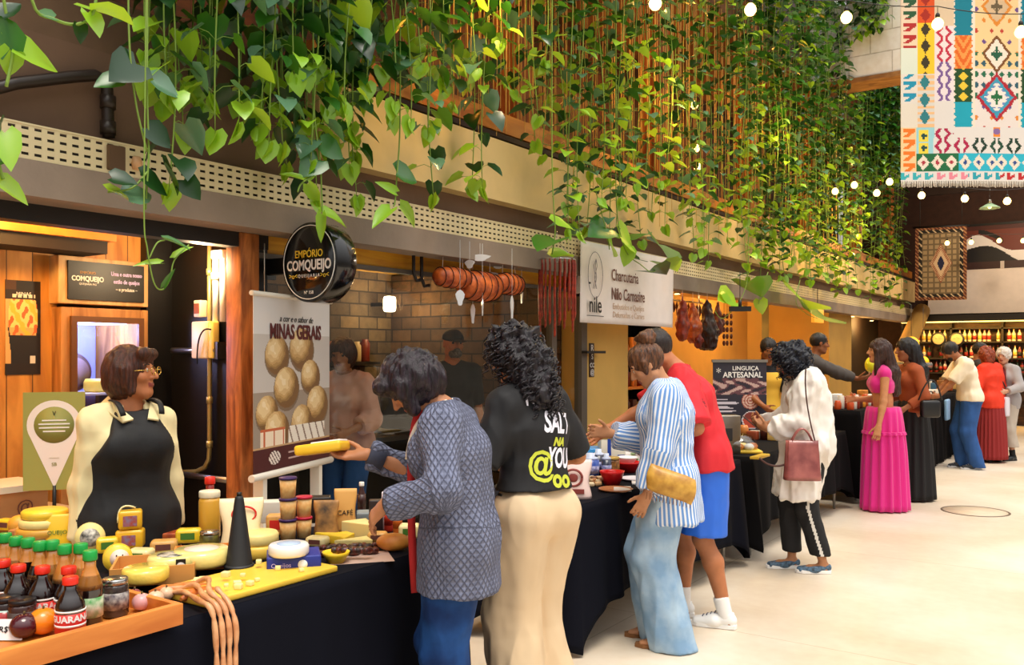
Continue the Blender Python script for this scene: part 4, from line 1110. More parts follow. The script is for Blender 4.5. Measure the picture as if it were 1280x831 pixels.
# ============ yellow apron seller
f = Fig('person in yellow apron over black shirt behind the sausage banner table', (-3.2, 9.45), -42, H=1.72, g=1.02, skin='#9c6038', female=False, lean=6, neck=16, head=(18, -12), res=.010, hands=((.16, .32, 1.0), (-.16, .32, .98)), elbows=((.7, -.6, -.8), (-.7, -.6, -.8)))
J = f.J
f.pants('trousers', BKP, hem=.03)
f.top('shirt', mat('black_cotton', ''), off=.014, sleeve=.9, soff=.02, hem=.03)
sdf_mesh('apron', f.torso(.026) + [cone(J['P'], J['P'] - V3(0, 0, .35), .14, .15, .05, 1.35, V3(1, 0, 0))], .010, mat('yellow_apron_cotton', '#f2bd3c', .75), f.root, cuts=[(V3(0, .06, 0), V3(0, -1, 0)), (V3(0, 0, 1.36), V3(0, 0, 1)), (V3(0, 0, .6), V3(0, 0, -1))])
f.hair(hairmat('short_black_hair', ''), cap=.010, low=-.04, disp=strand(.004)); f.shoes(BKP, mat('dark_rubber', ''))

# ============ grey shirt man reaching
f = Fig('person in dark grey shirt reaching across the counter towards the pink skirt', (-3.14, 10.9), 22, H=1.80, g=1.08, skin='#8a5230', female=False, lean=7, bend=3, neck=10, head=(8, 8), res=.010, hands=((.0, .72, 1.20), (-.26, .1, .95)), elbows=((.7, -.3, -1), (-.6, -.8, -.6)), handdir=(V3(0, 1, .15), None), palm=(V3(-.5, 0, .8), V3(1, 0, 0)))
f.pants('trousers', BKP, hem=.03)
f.top('shirt', mat('dark_grey_cotton', '#4a4440', .8), off=.022, sleeve=1.75, soff=.024, hem=.03, disp=folds(.010, 8, 1))
f.hair(hairmat('short_black_hair', ''), cap=.007, low=-.03, disp=strand(.002)); f.shoes(BKP, mat('dark_rubber', ''))
REACH = f

# ============ man with cap behind the glass
f = Fig('person with black cap and grey beard in black clothes behind the shop glass', (-4.58, 5.74), -38, H=1.74, g=1.08, skin='#b26a3c', female=False, lean=2, neck=6, head=(2, 8), res=.009)
f.pants('trousers', BKP, hem=.03); f.top('t_shirt', mat('black_jersey', ''), off=.02, sleeve=.95, soff=.02, hem=.04)
sdf_mesh('beard', [ell(f.hl((0, .046, -.072)), np.array([.058, .052, .045]), .02, f.HM), ell(f.hl((0, .088, -.036)), np.array([.03, .012, .008]), .02, f.HM)], .006, mat('grey_beard', '#6a6058', .8, c2='#2c2420', vs=80), f.root)
h = f.hl; CP = mat('black_cap_twill', '#0b0b0d', .7)
sdf_mesh('cap', [ell(h((0, -.012, .045)), np.array([.088, .106, .082]), .01, f.HM, cut=(h((0, 0, .035)), f.HM @ V3(0, -.15, -1))), cone(h((-.0, .08, .045)), h((0, .135, .036)), .05, .045, .01, 1.3, f.HM @ V3(1, 0, 0), cut=[(h((0, 0, .050)), f.HM @ V3(0, .12, 1)), (h((0, 0, .040)), f.HM @ V3(0, -.12, -1))])], .005, CP, f.root)
f.shoes(BKP, mat('dark_rubber', ''))

# ============ pink reflection in the shop glass, built as a person inside
f = Fig('person in pale pink blouse standing in for a reflection in the glass beside the cheese poster', (-4.64, 4.6), -70, H=1.66, g=1.02, skin='#a06a48', lean=4, neck=10, head=(14, 6), res=.010, hands=((.14, .3, 1.02), (-.14, .3, 1.02)), elbows=((.7, -.6, -.8), (-.7, -.6, -.8)))
f.pants('jeans', mat('far_blue_denim', ''), hem=.03); f.top('blouse', mat('pale_pink_cotton', '#d8a898', .8), off=.03, sleeve=1.5, soff=.03, hem=.08, disp=folds(.010, 8, 1))
f.hair(hairmat('long_brown_hair', ''), [ell(f.hl((0, -.03, -.02)), np.array([.095, .09, .10]), .04, f.HM)], cap=.016, low=None); f.shoes(BKP, mat('dark_rubber', ''))
# ---------------------------------------------------------------- tables and cloths
CLOTH = mat('navy_black_tablecloth', '#080a16', .9, spec=.15)
CLOTHB = mat('black_tablecloth', '#0b0a0c', .95, spec=.15)
def table(x0, x1, y0, y1, zt, label, zb=.02, mcloth=CLOTH, clabel='', seed=1, corner=.02, legs=True):
    cx, cy = (x0 + x1) / 2, (y0 + y1) / 2
    t = thing('trestle_table', label, 'table', (cx, cy, 0))
    hx, hy = (x1 - x0) / 2, (y1 - y0) / 2
    MB().bx(-hx + .03, hx - .03, -hy + .03, hy - .03, zt - .04, zt - .008).build('table_top', mat('laminate_top', '#b8b0a4', .5), t)
    GR = mat('grey_tube_leg', '#a8a6a2', .35, .8)
    for sx in (-1, 1):
        for sy in (-1, 1):
            MB().tube([(sx * (hx - .07), sy * (hy - .16), 0), (sx * (hx - .07), sy * (hy - .16), zt - .05)], .014, 8).build('leg', GR, t)
    n = int(hy * 2 / 1.2)
    for k in range(1, n):
        MB().tube([(hx - .07, -hy + k * 2 * hy / n, 0), (hx - .07, -hy + k * 2 * hy / n, zt - .05)], .014, 8).build('leg', GR, t)
    # cloth: closed skirt of folds round the table
    rs = random.Random(seed); per = []
    def seg(ax, ay, bx_, by, nx, ny):
        L = math.hypot(bx_ - ax, by - ay); k = max(2, int(L / .022))
        for i in range(k): per.append((ax + (bx_ - ax) * i / k, ay + (by - ay) * i / k, nx, ny, min(i, k - i) * L / k))
    seg(x1, y0, x1, y1, 1, 0); seg(x1, y1, x0, y1, 0, 1); seg(x0, y1, x0, y0, -1, 0); seg(x0, y0, x1, y0, 0, -1)
    ph = [rs.uniform(0, 6.28) for _ in range(6)]; rings = []
    rows = 16
    for r in range(rows + 1):
        t_ = r / rows; ring = []
        for i, (x, y, nx, ny, dc) in enumerate(per):
            s_ = i * .022
            fold = (math.sin(s_ * 21 + ph[0] + 1.3 * math.sin(s_ * 2.3)) * .5 + math.sin(s_ * 9.5 + ph[1]) * .5 + math.sin(s_ * 37 + ph[2]) * .22)
            amp = .028 * t_ ** .7; cn = math.exp(-dc / .12)
            o_ = .004 + amp * (fold + .9) + .05 * cn * t_
            zbot = zb * (1 - cn) + corner * cn + .018 * math.sin(s_ * 3.1 + ph[3]) * (zb > .05)
            ring.append((x + nx * o_, y + ny * o_, zt + .002 - (zt - max(zbot, .012)) * t_))
        rings.append(ring)
    mb = MB(); mb.loft(rings, False)
    mb.poly([p for p in rings[0]])
    mb.v = [(a, b, c) for a, b, c in mb.v]
    c = mb.build('tablecloth', mcloth); s = c.modifiers.new('thick', 'SOLIDIFY'); s.thickness = .002; s.offset = 1
    tag(c, clabel, 'tablecloth')
    return t
table(-3.02, -2.30, -1.4, 2.96, .775, 'long trestle table hidden under the navy cloth of the cheese stall', clabel='navy black cloth of the near cheese table with loops of sausage over its edge', seed=3)
table(-3.02, -2.32, 3.93, 6.34, .775, 'trestle table with grey tube legs under the cloth beside the striped shirt', zb=.21, corner=.015, clabel='navy black cloth of the second table, one corner touching the floor', seed=5)
table(-3.02, -2.30, 6.52, 9.30, .775, 'trestle table under the cloth in front of the sausage banner', zb=.24, corner=.08, mcloth=CLOTHB, clabel='black pleated cloth of the table in front of the sausage banner', seed=8)
table(-2.80, -2.24, 9.62, 12.35, .96, 'tall counter table under the black cloth behind the hot-pink skirt', zb=.12, corner=.04, mcloth=CLOTHB, clabel='black cloth of the taller counter behind the hot-pink skirt', seed=9)
table(-2.80, -2.12, 12.7, 15.4, .95, 'counter table the man in jeans bends over', zb=.02, mcloth=CLOTHB, clabel='black cloth of the far counter beside the man in jeans', seed=11)
table(-2.80, -2.12, 15.8, 19.3, .95, 'last counter table before the bottle shelves', zb=.02, mcloth=CLOTHB, clabel='black cloth of the last counter before the bottle shelves', seed=12)

def curved_text(*a, **k): return text(*a, **k)
WHT = mat('white_print', '#f4f2ee', .6); BLKP = mat('black_print', '#141012', .6); YELP = mat('yellow_print', '#f2cf3a', .6)
FACEX = (R(90), 0, R(90))    # text standing upright, facing +x

# ---------------------------------------------------------------- cheese stall: drinks fridge with header
t = thing('display_fridge', 'glass-door display fridge in a wood frame with a black header sign', 'fridge', (-4.9, 2.9, 0))
WF = woodmat('fridge_frame_wood', '#c98f50', '#94602c', (4, 4, .6), .5)
b = MB(); W2 = .27
b.bx(-.52, 0, -W2, -W2 + .06, 0, 1.83).bx(-.52, 0, W2 - .05, W2, 0, 1.83).bx(-.52, 0, -W2 + .06, W2 - .05, 1.77, 1.83).bx(-.52, 0, -W2 + .06, W2 - .05, 0, .3).bx(-.56, -.5, -W2, W2, 0, 1.83)
b.build('cabinet', WF, t, bevel=.004)
MB().bx(-.49, -.48, -W2 + .07, W2 - .06, .31, 1.76).build('back_panel', mat('cool_blue_liner', '#93a0ee', .5), t)
MB().bx(-.42, -.12, -W2 + .08, W2 - .07, 1.745, 1.76).build('light_tube', emis('fridge_cool_light', '#c8d8ff', 7), t)
for z in (.62, .98, 1.32): MB().bx(-.46, -.05, -W2 + .06, W2 - .05, z, z + .012).build('shelf', mat('wire_shelf_white', '#dcdce4', .4), t)
d = MB(); d.bx(0, .02, -W2 + .05, -W2 + .085, .3, 1.78).bx(0, .02, W2 - .075, W2 - .04, .3, 1.78).bx(0, .02, -W2 + .085, W2 - .075, 1.745, 1.78).bx(0, .02, -W2 + .085, W2 - .075, .3, .335)
dr = d.build('door', mat('door_bronze', '#6a4426', .4), t); MB().bx(.008, .012, -W2 + .08, W2 - .07, .33, 1.75).build('door_glass', glassy('fridge_glass', (235, 238, 250), .08), dr)
h_ = MB(); h_.bx(-.3, .0, -.285, .27, 1.85, 2.12).build('header_box', woodmat('header_wood', '#e2b478', '#bd8646', (4, 4, .6)), t, bevel=.004)
MB().bx(.0, .012, -.235, .235, 1.875, 2.095).build('header_panel', BLK, t)
text('EMPÓRIO', .022, mat('gold_print', '#b8853a', .5), t, (.013, -.12, 2.03), FACEX); text('COMQUEIJO', .040, WHT, t, (.013, -.12, 1.995), FACEX, bold=.001, sx=.85); text('QUEIJARIA MG', .016, WHT, t, (.013, -.12, 1.965), FACEX)
text('Uma e outra nosso', .034, mat('lilac_print', '#c8b8f0', .6), t, (.013, .12, 2.035), FACEX, sx=.75, bold=.0006); text('estilo de queijos', .034, mat('lilac_print', ''), t, (.013, .12, 1.99), FACEX, sx=.75, bold=.0006); text('~ e produtos ~', .03, WHT, t, (.013, .12, 1.945), FACEX, sx=.75)
lamp('POINT', (-5.05, 2.9, 1.70), 12, '#c4ccff', .05)
# goods inside
b = MB(); b.lathe([(0, -.02), (.11, -.02), (.12, .0), (.11, .02), (.02, .02), (0, .01)], (0, 0, 0), 28, axis='X'); b.lathe([(0, .02), (.085, .02), (.09, .03), (0, .03)], (0, 0, 0), 28, 1, axis='X')
tag(b.build('serving_pan', [mat('dark_pan', '#3a3236', .4), mat('pan_ring', '#6a5c5e', .4)], loc=(-5.2, 2.86, 1.453)), 'round dark pan standing on the upper shelf in the fridge', 'pan')
b = MB(); b.lathe([(0, 0), (.075, 0), (.085, .02), (.085, .06), (.075, .08), (0, .08)], (0, 0, 0), 24)
tag(b.build('round_cheese', mat('fridge_cheese', '#e2c84a', .5), loc=(-5.1, 2.97, 1.333)), 'small yellow cheese wheel on the upper fridge shelf', 'cheese')
for k in range(7):
    b = MB(); b.rbox((0, 0, .09), (.07, .05, .18), .008); 
    tag(b.build('drink_carton', mat('carton_%d' % (k % 3), ['#24305e', '#8c2028', '#1c2438'][k % 3], .5), loc=(-5.08, 2.74 + k * .055, .993)), 'drink carton in the row on the middle fridge shelf', 'carton', 'cartons on the middle fridge shelf')

# wall poster of a bowl
def bowl_print(u, v):
    if v > .90: return '#1c1410' if u > .3 else '#4a2c14'
    if v > .80: return '#e8dcc8' if abs(v - .84) < .018 and .2 < u < .85 and int(u * 26) % 4 else '#2a1c12'
    x = (u - .5) / .42; 
    if .42 < v < .80 and abs(x) < 1 - (v - .60) ** 2 * 4:
        n = math.sin(u * 23) * math.cos(v * 31) + math.sin(u * 11 + v * 17)
        return '#f0b83a' if n > .6 else '#d8642a' if n < -.7 else '#efcf7a' if v > .5 else '#e0a860'
    w_ = .36 + .12 * (v - .12) / .36
    if .12 < v < .50 and abs(u - .55) < w_: 
        if .12 < v < .2 and .7 < u < .85: return '#d8d0c0'
        return '#1a1614' if v < .44 else '#2c2624'
    return '#20160f' if v < .12 or u > .9 else '#d8a868' if u < .16 else '#32231a'
o = printed('food_poster', .19, .52, 46, 110, bowl_print, loc=(-4.995, 2.47, 1.45), rot=(0, 0, R(90)), thick=.004)
tag(o, 'poster of food in a black bowl on the orange wood wall', 'poster')
text('MINAS', .028, WHT, o, (0, -.006, .445), (R(90), 0, 0))

# black door leaf with push bars, conduits and electric boxes
b = MB(); b.bx(-4.88, -4.12, 3.335, 3.34, .02, 2.2)
t = thing('fire_door', 'black door leaf behind the seller with two chrome push bars', 'door', (0, 0, 0)); b.build('leaf', BLK, t)
for z, xa, xb in ((1.585, -4.80, -4.38), (.83, -4.80, -4.15)):
    bb = MB(); bb.tube([(xa, 3.27, z), (xb, 3.27, z)], .018, 10); bb.build('push_bar', STEEL, t)
    bb = MB(); bb.bx(xb - .03, xb + .03, 3.26, 3.335, z - .05, z + .05); bb.build('bar_end', mat('door_hardware', '#4a443c', .4, .6), t)
X3 = 3.30
def py3(px, py): return onY(px, py, X3)
CND = mat('brass_conduit', '#b8a468', .35, .6)
b = MB(); pts = [py3(262, 302), py3(262, 400), py3(262, 470), py3(262, 560)] + [py3(261, 574), py3(256, 584), py3(246, 589), py3(224, 590)]; b.tube(pts, .014, 10)
for yy in (340, 430, 500, 555): b.lathe([(.02, -.02), (.02, .02)], py3(262, yy), 10)
tag(b.build('conduit', CND), 'thin brass coloured conduit curving to the left on the black door', 'pipe')
b = MB(); b.tube([py3(270, 322), py3(270, 405)], .02, 10); b.tube([py3(279, 322), py3(279, 402)], .02, 10); b.lathe([(.03, -.02), (.03, .02)], py3(270, 345), 10); b.rbox(py3(275, 318), (.10, .06, .05), .008)
tag(b.build('white_conduit', WHITEP), 'pair of white conduits beside the timber post', 'pipe')
b = MB(); c = py3(259, 425); b.rbox((c[0], c[1] - .03, c[2]), (.145, .06, .22), .01); o = b.build('breaker_box', mat('cream_plastic', '#e6d4b4', .45)); tag(o, 'large cream electric box on the black wall by the post', 'electric box')
b = MB(); b.rbox((c[0] + .095, c[1] - .025, c[2] - .0), (.05, .05, .22), .01); b.build('side_cover', mat('yellowed_plastic', '#e8c860', .45), o)
b = MB(); b.tube(bez((c[0] + .13, c[1] - .07, c[2] + .06), (c[0] + .02, c[1] - .09, c[2] + .09), (c[0] + .0, c[1] - .07, c[2] - .14)), .005, 6); b.build('cord', BLK, o)
b = MB(); c = py3(255, 386); b.rbox((c[0], c[1] - .025, c[2]), (.065, .05, .10), .006); b.bx(c[0] - .022, c[0] + .022, c[1] - .055, c[1] - .048, c[2] - .03, c[2] + .03, 1)
tag(b.build('switch_box', [mat('cream_plastic', ''), mat('red_brown_switch', '#8a4a30', .5)]), 'small cream switch box with a brown face above the large electric box', 'switch')
lamp('POINT', (-4.35, 3.15, 2.1), 14, '#ffe0b0', .04)

# ---------------------------------------------------------------- shop glass
SF = mat('shopfront_frame_grey', '#6a6258', .45, .3)
b = MB(); b.bx(-4.13, -4.09, 3.30, 7.1, .0, .06).bx(-4.13, -4.09, 3.30, 7.1, 2.12, 2.15).bx(-4.13, -4.09, 3.29, 3.34, .06, 2.12).bx(-4.14, -4.08, 6.52, 6.6, .06, 2.12).bx(-4.15, -4.07, 7.02, 7.12, .0, 2.2)
struct('window_1', b, SF)
struct('window_1.001', MB().bx(-4.115, -4.105, 3.34, 6.52, .06, 2.12), glassy('shop_glass', (245, 245, 240), .05))
struct('window_1.002', MB().bx(-4.115, -4.105, 6.6, 7.02, .06, 2.12), glassy('shop_glass'))
b = MB(); p = onX(714, 440, -4.05); b.bx(-4.06, -4.0, 7.0, 7.35, p[2] - .012, p[2] + .012)
tag(b.build('wall_bracket', BLK), 'short black bracket sticking out of the grey frame beside the yellow wall', 'bracket')

# round projecting sign
c = onX(399, 329, -3.69); Rr = .222
t = thing('round_shop_sign', 'round black projecting shop sign of the cheese stall', 'sign', (c[0] + .0, c[1], c[2]))
GB = mat('gloss_black', '#08080a', .18, coat=.3)
b = MB(); b.lathe([(0, -.075), (Rr - .004, -.075), (Rr, -.07), (Rr, .07), (Rr - .004, .075), (0, .075)], (0, 0, 0), 56, axis='Y', M=None); o = b.build('drum', GB, t)
b = MB(); pts = [(math.cos(a) * (Rr - .018), -.078, math.sin(a) * (Rr - .018)) for a in [2 * math.pi * i / 64 for i in range(65)]]; b.tube(pts, .0028, 5); b.build('ring_line', WHT, t)
FY = (R(90), 0, 0)
text('EMPÓRIO', .058, YELP, t, (0, -.078, .045), FY, bold=.0008, sx=.9); text('COMQUEIJO', .078, WHT, t, (0, -.078, -.018), FY, bold=.0022, sx=.80)
text('QUEIJARIA', .026, WHT, t, (0, -.078, -.075), FY, spacing=1.5); text('>o<', .04, YELP, t, (-.125, -.078, -.075), FY); text('>o<', .04, YELP, t, (.125, -.078, -.075), FY); text('Nº 158', .026, WHT, t, (0, -.078, -.168), FY)
b = MB(); b.bx(-.44, -Rr + .02, -.03, .03, -.045, .045).bx(-.46, -.43, -.06, .06, -.07, .07, 0); b.build('wall_arm', BLK, t)

# ---------------------------------------------------------------- MINAS GERAIS poster
pA = V3(-3.74, 3.02, 0); pB = V3(-4.02, 3.84, 0); wd = np.linalg.norm(pB - pA); ang = math.atan2(pB[1] - pA[1], pB[0] - pA[0])
balls = [(.28, .66, .145), (.60, .70, .16), (.40, .47, .155), (.72, .53, .13), (.16, .33, .13), (.82, .35, .15), (.28, .22, .15), (.60, .25, .14)]
def cheese_print(u, v):
    if v < .13: 
        if .75 < u < .88 and .025 < v < .105: return '#5a1a20'
        if .18 < u < .32 and ((u - .25) / .07) ** 2 + ((v - .07) / .04) ** 2 < 1: return '#e8dcd0' if int((u + v) * 90) % 3 else '#4a1418'
        if .42 < u < .66 and abs(v - .085) < .006 or .42 < u < .70 and abs(v - .05) < .006: return '#c8a8a0'
        return '#4a1418'
    if v < .14: return '#c8a070'
    if .13 < v < .24:
        if .08 < u < .38: return '#f0dcc0' if int(u * 60) % 7 and v < .225 else '#c8643a'
        if .42 < u < .92: return '#eee4d4' if int(u * 55 + v * 30) % 5 else '#8a7060'
    for bx_, by_, br in reversed(balls):
        dx, dy = (u - bx_) / br, (v - by_) / (br * .78)
        r2 = dx * dx + dy * dy
        if r2 < 1:
            n = math.sin(u * 60 + by_ * 50) * math.sin(v * 80 + bx_ * 30) * .12; s_ = max(0, min(6, int((.95 - .75 * ((dx + .3) ** 2 + (dy - .35) ** 2) + n * .6) * 6.5)))
            return ['#7a5630', '#94703f', '#ae8850', '#c49c62', '#d6b27a', '#e6c892', '#f0d8ac'][s_]
    for bx_, by_, br in balls:
        if ((u - bx_) / (br * 1.06)) ** 2 + ((v - by_ + .01) / (br * .84)) ** 2 < 1: return '#7c6650'
    return '#dcd8d4' if v > .78 else '#c4bcb4' if v > .45 else '#9c8c7c'
t = thing('cheese_poster', 'tall hanging poster of pale round cheeses in front of the shop glass', 'poster', (float(pA[0] + pB[0]) / 2, float(pA[1] + pB[1]) / 2, .93), ang)
printed('sheet', wd - .02, .95, 140, 200, cheese_print, t, (0, 0, 0), thick=.003, rough=.35)
for z in (-.02, .955): MB().tube([(-wd / 2 - .01, .0, z), (wd / 2 + .01, .0, z)], .02 if z < 0 else .014, 10).build('rod', mat('poster_rod_white', '#e8e0d0', .4), t)
DR = mat('dark_red_print', '#5a1418', .6)
text('a cor e o sabor de', .05, BLKP, t, (0.02, -.004, .83), FY, shear=.3); text('MINAS GERAIS', .115, DR, t, (0.02, -.004, .755), FY, bold=.003, sx=.78)
for dx in (-.3, .3): MB().tube([(dx, .01, .955), (dx, .01, 1.23)], .003, 5).build('hanging_wire', STEEL, t)
MB().bx(-.33, -.29, .0, .06, -.93, -.02).bx(.29, .33, .0, .06, -.93, -.02).bx(-.36, .36, -.1, .14, -.93, -.91).build('stand_foot', mat('poster_rod_white', ''), t)

# ---------------------------------------------------------------- kitchen behind the glass
t = thing('work_counter', 'steel work counter in the kitchen behind the glass', 'counter', (-5.3, 5.5, 0))
MB().bx(-.35, .35, -1.6, 1.0, .84, .88).build('worktop', mat('kitchen_steel', '#8a857c', .35, .8), t); MB().bx(-.32, .32, -1.55, .95, 0, .84).build('cabinet', mat('kitchen_dark', '#1c1714', .5), t)
def pot(r, h, name, label, loc, m, lid=True):
    b = MB(); b.lathe([(0, 0), (r * .95, 0), (r, .01), (r, h), (r + .006, h + .004), (r - .004, h + .004), (r - .004, h * .5)], (0, 0, 0), 24); o = b.build(name, m, loc=loc); tag(o, label, 'pot')
    if lid: MB().lathe([(r + .004, h + .005), (r * .7, h + .03), (.02, h + .04), (.015, h + .06), (.02, h + .07), (0, h + .072)], (0, 0, 0), 24).build('lid', m, o)
    for s in (1, -1): MB().tube([(s * r, -.03, h * .8), (s * (r + .03), -.02, h * .8), (s * (r + .03), .02, h * .8), (s * r, .03, h * .8)], .005, 6).build('handle', m, o)
KS = mat('pot_steel', '#a8a49c', .25, .9)
pot(.14, .20, 'stock_pot', 'tall lidded steel pot on the kitchen counter', (-5.3, 4.35, .88), KS); pot(.17, .13, 'stock_pot', 'wide steel pot on the kitchen counter beside the espresso machine', (-5.2, 4.78, .88), KS)
pot(.12, .15, 'stock_pot', 'dark pot on the kitchen counter near the capped person', (-5.15, 5.15, .88), mat('dark_pot', '#26201e', .4))
t = thing('espresso_machine', 'black and chrome machine on the counter behind the glass', 'machine', (-5.2, 6.0, .88))
b = MB(); b.rbox((0, 0, .08), (.4, .5, .12), .02).rbox((-.1, 0, .25), (.2, .5, .24), .02).rbox((0.02, 0, .40), (.4, .5, .10), .02); b.build('housing', mat('machine_black', '#1c1a1c', .3), t)
for dy in (-.14, .12): MB().lathe([(.03, .30), (.03, .35)], (.1, dy, 0), 12).build('group_head', KS, t); MB().tube([(.1, dy, .29), (.24, dy, .28)], .012, 8).build('portafilter', BLK, t)
MB().bx(.2, .205, -.2, .2, .37, .43).build('front_plate', KS, t)
t = thing('wall_shelf', 'dark shelf on the brick wall with jars behind the glass', 'shelf', (-6.4, 5.9, 1.45)); MB().bx(-.1, .12, -.8, .8, 0, .03).build('board', mat('kitchen_dark', ''), t); MB().bx(-.1, .12, -.8, .8, -.4, -.37).build('board', mat('kitchen_dark', ''), t)
for k in range(12):
    b = MB(); hh = .14 + .05 * ((k * 7) % 3) / 2; b.lathe([(0, 0), (.05, 0), (.052, .01), (.052, hh), (.035, hh + .02), (.036, hh + .04), (0, hh + .04)], (0, 0, 0), 14)
    tag(b.build('storage_jar', mat('jar_tone_%d' % (k % 4), ['#8a5a2a', '#5a4a3a', '#b09a70', '#6a2418'][k % 4], .3), loc=(-6.38, 5.2 + k * .125, 1.48)), 'jar in the row on the brick wall shelf', 'jar', 'jars on the brick wall shelf')
c = onX(487, 380, -6.25)
t = thing('wall_lamp', 'glowing white wall lamp on the brick wall behind the glass', 'lamp', c); MB().rbox((0, 0, 0), (.10, .12, .16), .03).build('glowing_shade', emis('wall_lamp_glow', '#fff2d8', 14), t); MB().bx(-.26, -.05, -.02, .02, -.02, .02).build('arm', BLK, t)
lamp('POINT', (c[0] + .25, c[1] - .1, c[2]), 16, '#ffe2b0', .08)

# ---------------------------------------------------------------- hanging hams, hooks, sausages
HX = -3.88
def rolled_ham(px, py, L, r, label, tilt=0):
    c = onX(px, py, HX); t = thing('rolled_ham', label, 'ham', c, R(tilt))
    prof = [(0, -L / 2)] + [(r * math.sin(math.pi * (i + .5) / 12) ** .45, -L / 2 * math.cos(math.pi * (i + .5) / 12)) for i in range(12)] + [(0, L / 2)]
    MB().lathe(prof, (0, 0, 0), 22, axis='Y').build('meat', mat('smoked_orange_ham', '#e8742c', .4, c2='#8a3010', vs=14, bump=.4, bs=40), t)
    b = MB()
    for k in range(5):
        z = -L * .38 + k * L * .19; rr = r * (1 - (abs(z) / (L / 2)) ** 4) ** .3 * 1.0
        b.tube([(math.cos(a) * rr, z, math.sin(a) * rr) for a in [2 * math.pi * i / 20 for i in range(21)]], .004, 4)
    b.build('netting', mat('dark_ham_string', '#3a1a10', .7), t)
    for s_ in (-.3, .3): MB().tube([(0, L * s_, r * .8), (.0, L * s_ * .9, 2.36 - c[2])], .0025, 5).build('hanging_string', mat('pale_string', '#d8d0c8', .6), t)
    return t
rolled_ham(566, 347, .34, .075, 'left of the three rolled hams, small and dark ended', -6); rolled_ham(600, 358, .42, .112, 'middle and thickest of the three rolled orange hams'); rolled_ham(636, 355, .36, .085, 'right rolled ham with a bright red cut end', 8)
MB0 = None
HK_ = mat('chrome_hook', '#d8d8dc', .15, 1.); TG = mat('white_paper_tag', '#f0eef2', .6)
hooks = [(556, 0), (566, 1), (576, 0), (585, 1), (594, 0), (603, 1), (612, 0), (622, 1), (631, 0), (641, 1), (650, 0)]
for i, (px, w_) in enumerate(hooks):
    c = onX(px, 318 + (i % 3) * 4, HX - .06 + .03 * (i % 2)); 
    b = MB(); L = 2.37 - c[2]
    b.tube([(0, .02, L), (0, 0, L - .03), (0, 0, .04), (0, .025, 0), (0, .05, .02), (0, .05, .05)], .0035, 6)
    o = b.build('meat_hook', HK_, loc=c); tag(o, 'thin chrome meat hook in the row above the rolled hams', 'hook', 'chrome hooks above the rolled hams')
tags = [(575, 372, .03, .09), (591, 392, .028, .12), (603, 384, .03, .10), (612, 345, .08, .05), (600, 322, .07, .04), (622, 330, .06, .06), (640, 385, .025, .15), (652, 368, .035, .12), (587, 330, .04, .05)]
for i, (px, py, a_, b__) in enumerate(tags):
    c = onX(px, py, HX + .09 * (-1) ** i); b = MB(); 
    P_ = [(math.cos(q) * a_ * (1 + .3 * math.sin(3 * q)), math.sin(q) * b__ / 1.6) for q in [2 * math.pi * k / 14 for k in range(14)]]
    b.prism(P_, -.003, .003, 0, Matrix.Rotation(R(90), 3, 'X')); b.tube([(0, 0, b__ / 2), (0, 0, 2.36 - c[2])], .0015, 4)
    tag(b.build('plastic_wrap', mat('clear_white_plastic', '#eef0f4', .15, coat=.5), loc=c, rz=R(60 + i * 37)), 'crumpled white plastic wrap hanging among the hams', 'plastic wrap', 'white plastic wraps among the hams')
for i, (px, py, L) in enumerate(((527, 352, .40), (517, 345, .33))):
    c = onX(px, py, -4.0); b = MB(); b.tube([(0, 0, .26), (0, 0, .02), (0, .03, -.03), (0, .08, -.02)], .012, 8); b.tube([(0, -.13, .22), (0, .03, .24)], .012, 8)
    tag(b.build('iron_bracket', mat('rusty_black_iron', '#1c1512', .6), loc=c), ['hooked black iron bracket left of the hams', 'black iron bracket nearest the round sign'][i], 'bracket')
# cured sausage curtain
SM = mat('cured_red_sausage', '#b8381e', .35, c2='#6e1c10', vs=30)
c0 = onX(696, 330, -3.74)
t = thing('sausage_rack', 'ring rack that carries the long thin red sausages beside the white banner', 'rack', (c0[0], c0[1], 2.32))
b = MB(); b.tube([(math.cos(a) * .15, math.sin(a) * .15, 0) for a in [2 * math.pi * i / 24 for i in range(25)]], .005, 6); b.tube([(-.15, 0, 0), (0, 0, .16), (.15, 0, 0)], .003, 5); b.tube([(0, 0, .16), (0, 0, .24)], .003, 5); b.build('ring', HK_, t)
rs = random.Random(3)
for i in range(22):
    a = 2 * math.pi * i / 22; L = .40 + .14 * rs.random() + (.15 if i % 6 == 0 else 0); rr = .145
    x, y = rr * math.cos(a), rr * math.sin(a); b = MB(); r_ = .0095
    b.tube([(0, 0, .012), (.006, 0, -.04), (.0, .004, -L * .5), (.004, 0, -L + .02), (0, 0, -L)], [.004, r_, r_, r_, .003], 8)
    o = b.build('dried_sausage', SM, loc=(c0[0] + x, c0[1] + y, 2.315)); tag(o, 'long thin red sausage hanging in the bundle beside the white banner', 'sausage', 'thin red sausages hanging on the ring rack')

# small round black sign with white drop shape, white cloth banner
c = onX(723, 354, -3.90); b = MB(); b.lathe([(0, -.02), (.115, -.02), (.115, .02), (0, .02)], (0, 0, 0), 32, axis='Y'); b.lathe([(.085, -.024), (.092, -.024), (.092, -.021), (.085, -.021)], (0, 0, 0), 32, 1, axis='Y'); b.sphere((0, -.02, -.0), (.05, .006, .07), 8, 1)
tag(b.build('round_sign', [GB, WHT], loc=c), 'small round black sign with white centre behind the red sausages', 'sign')

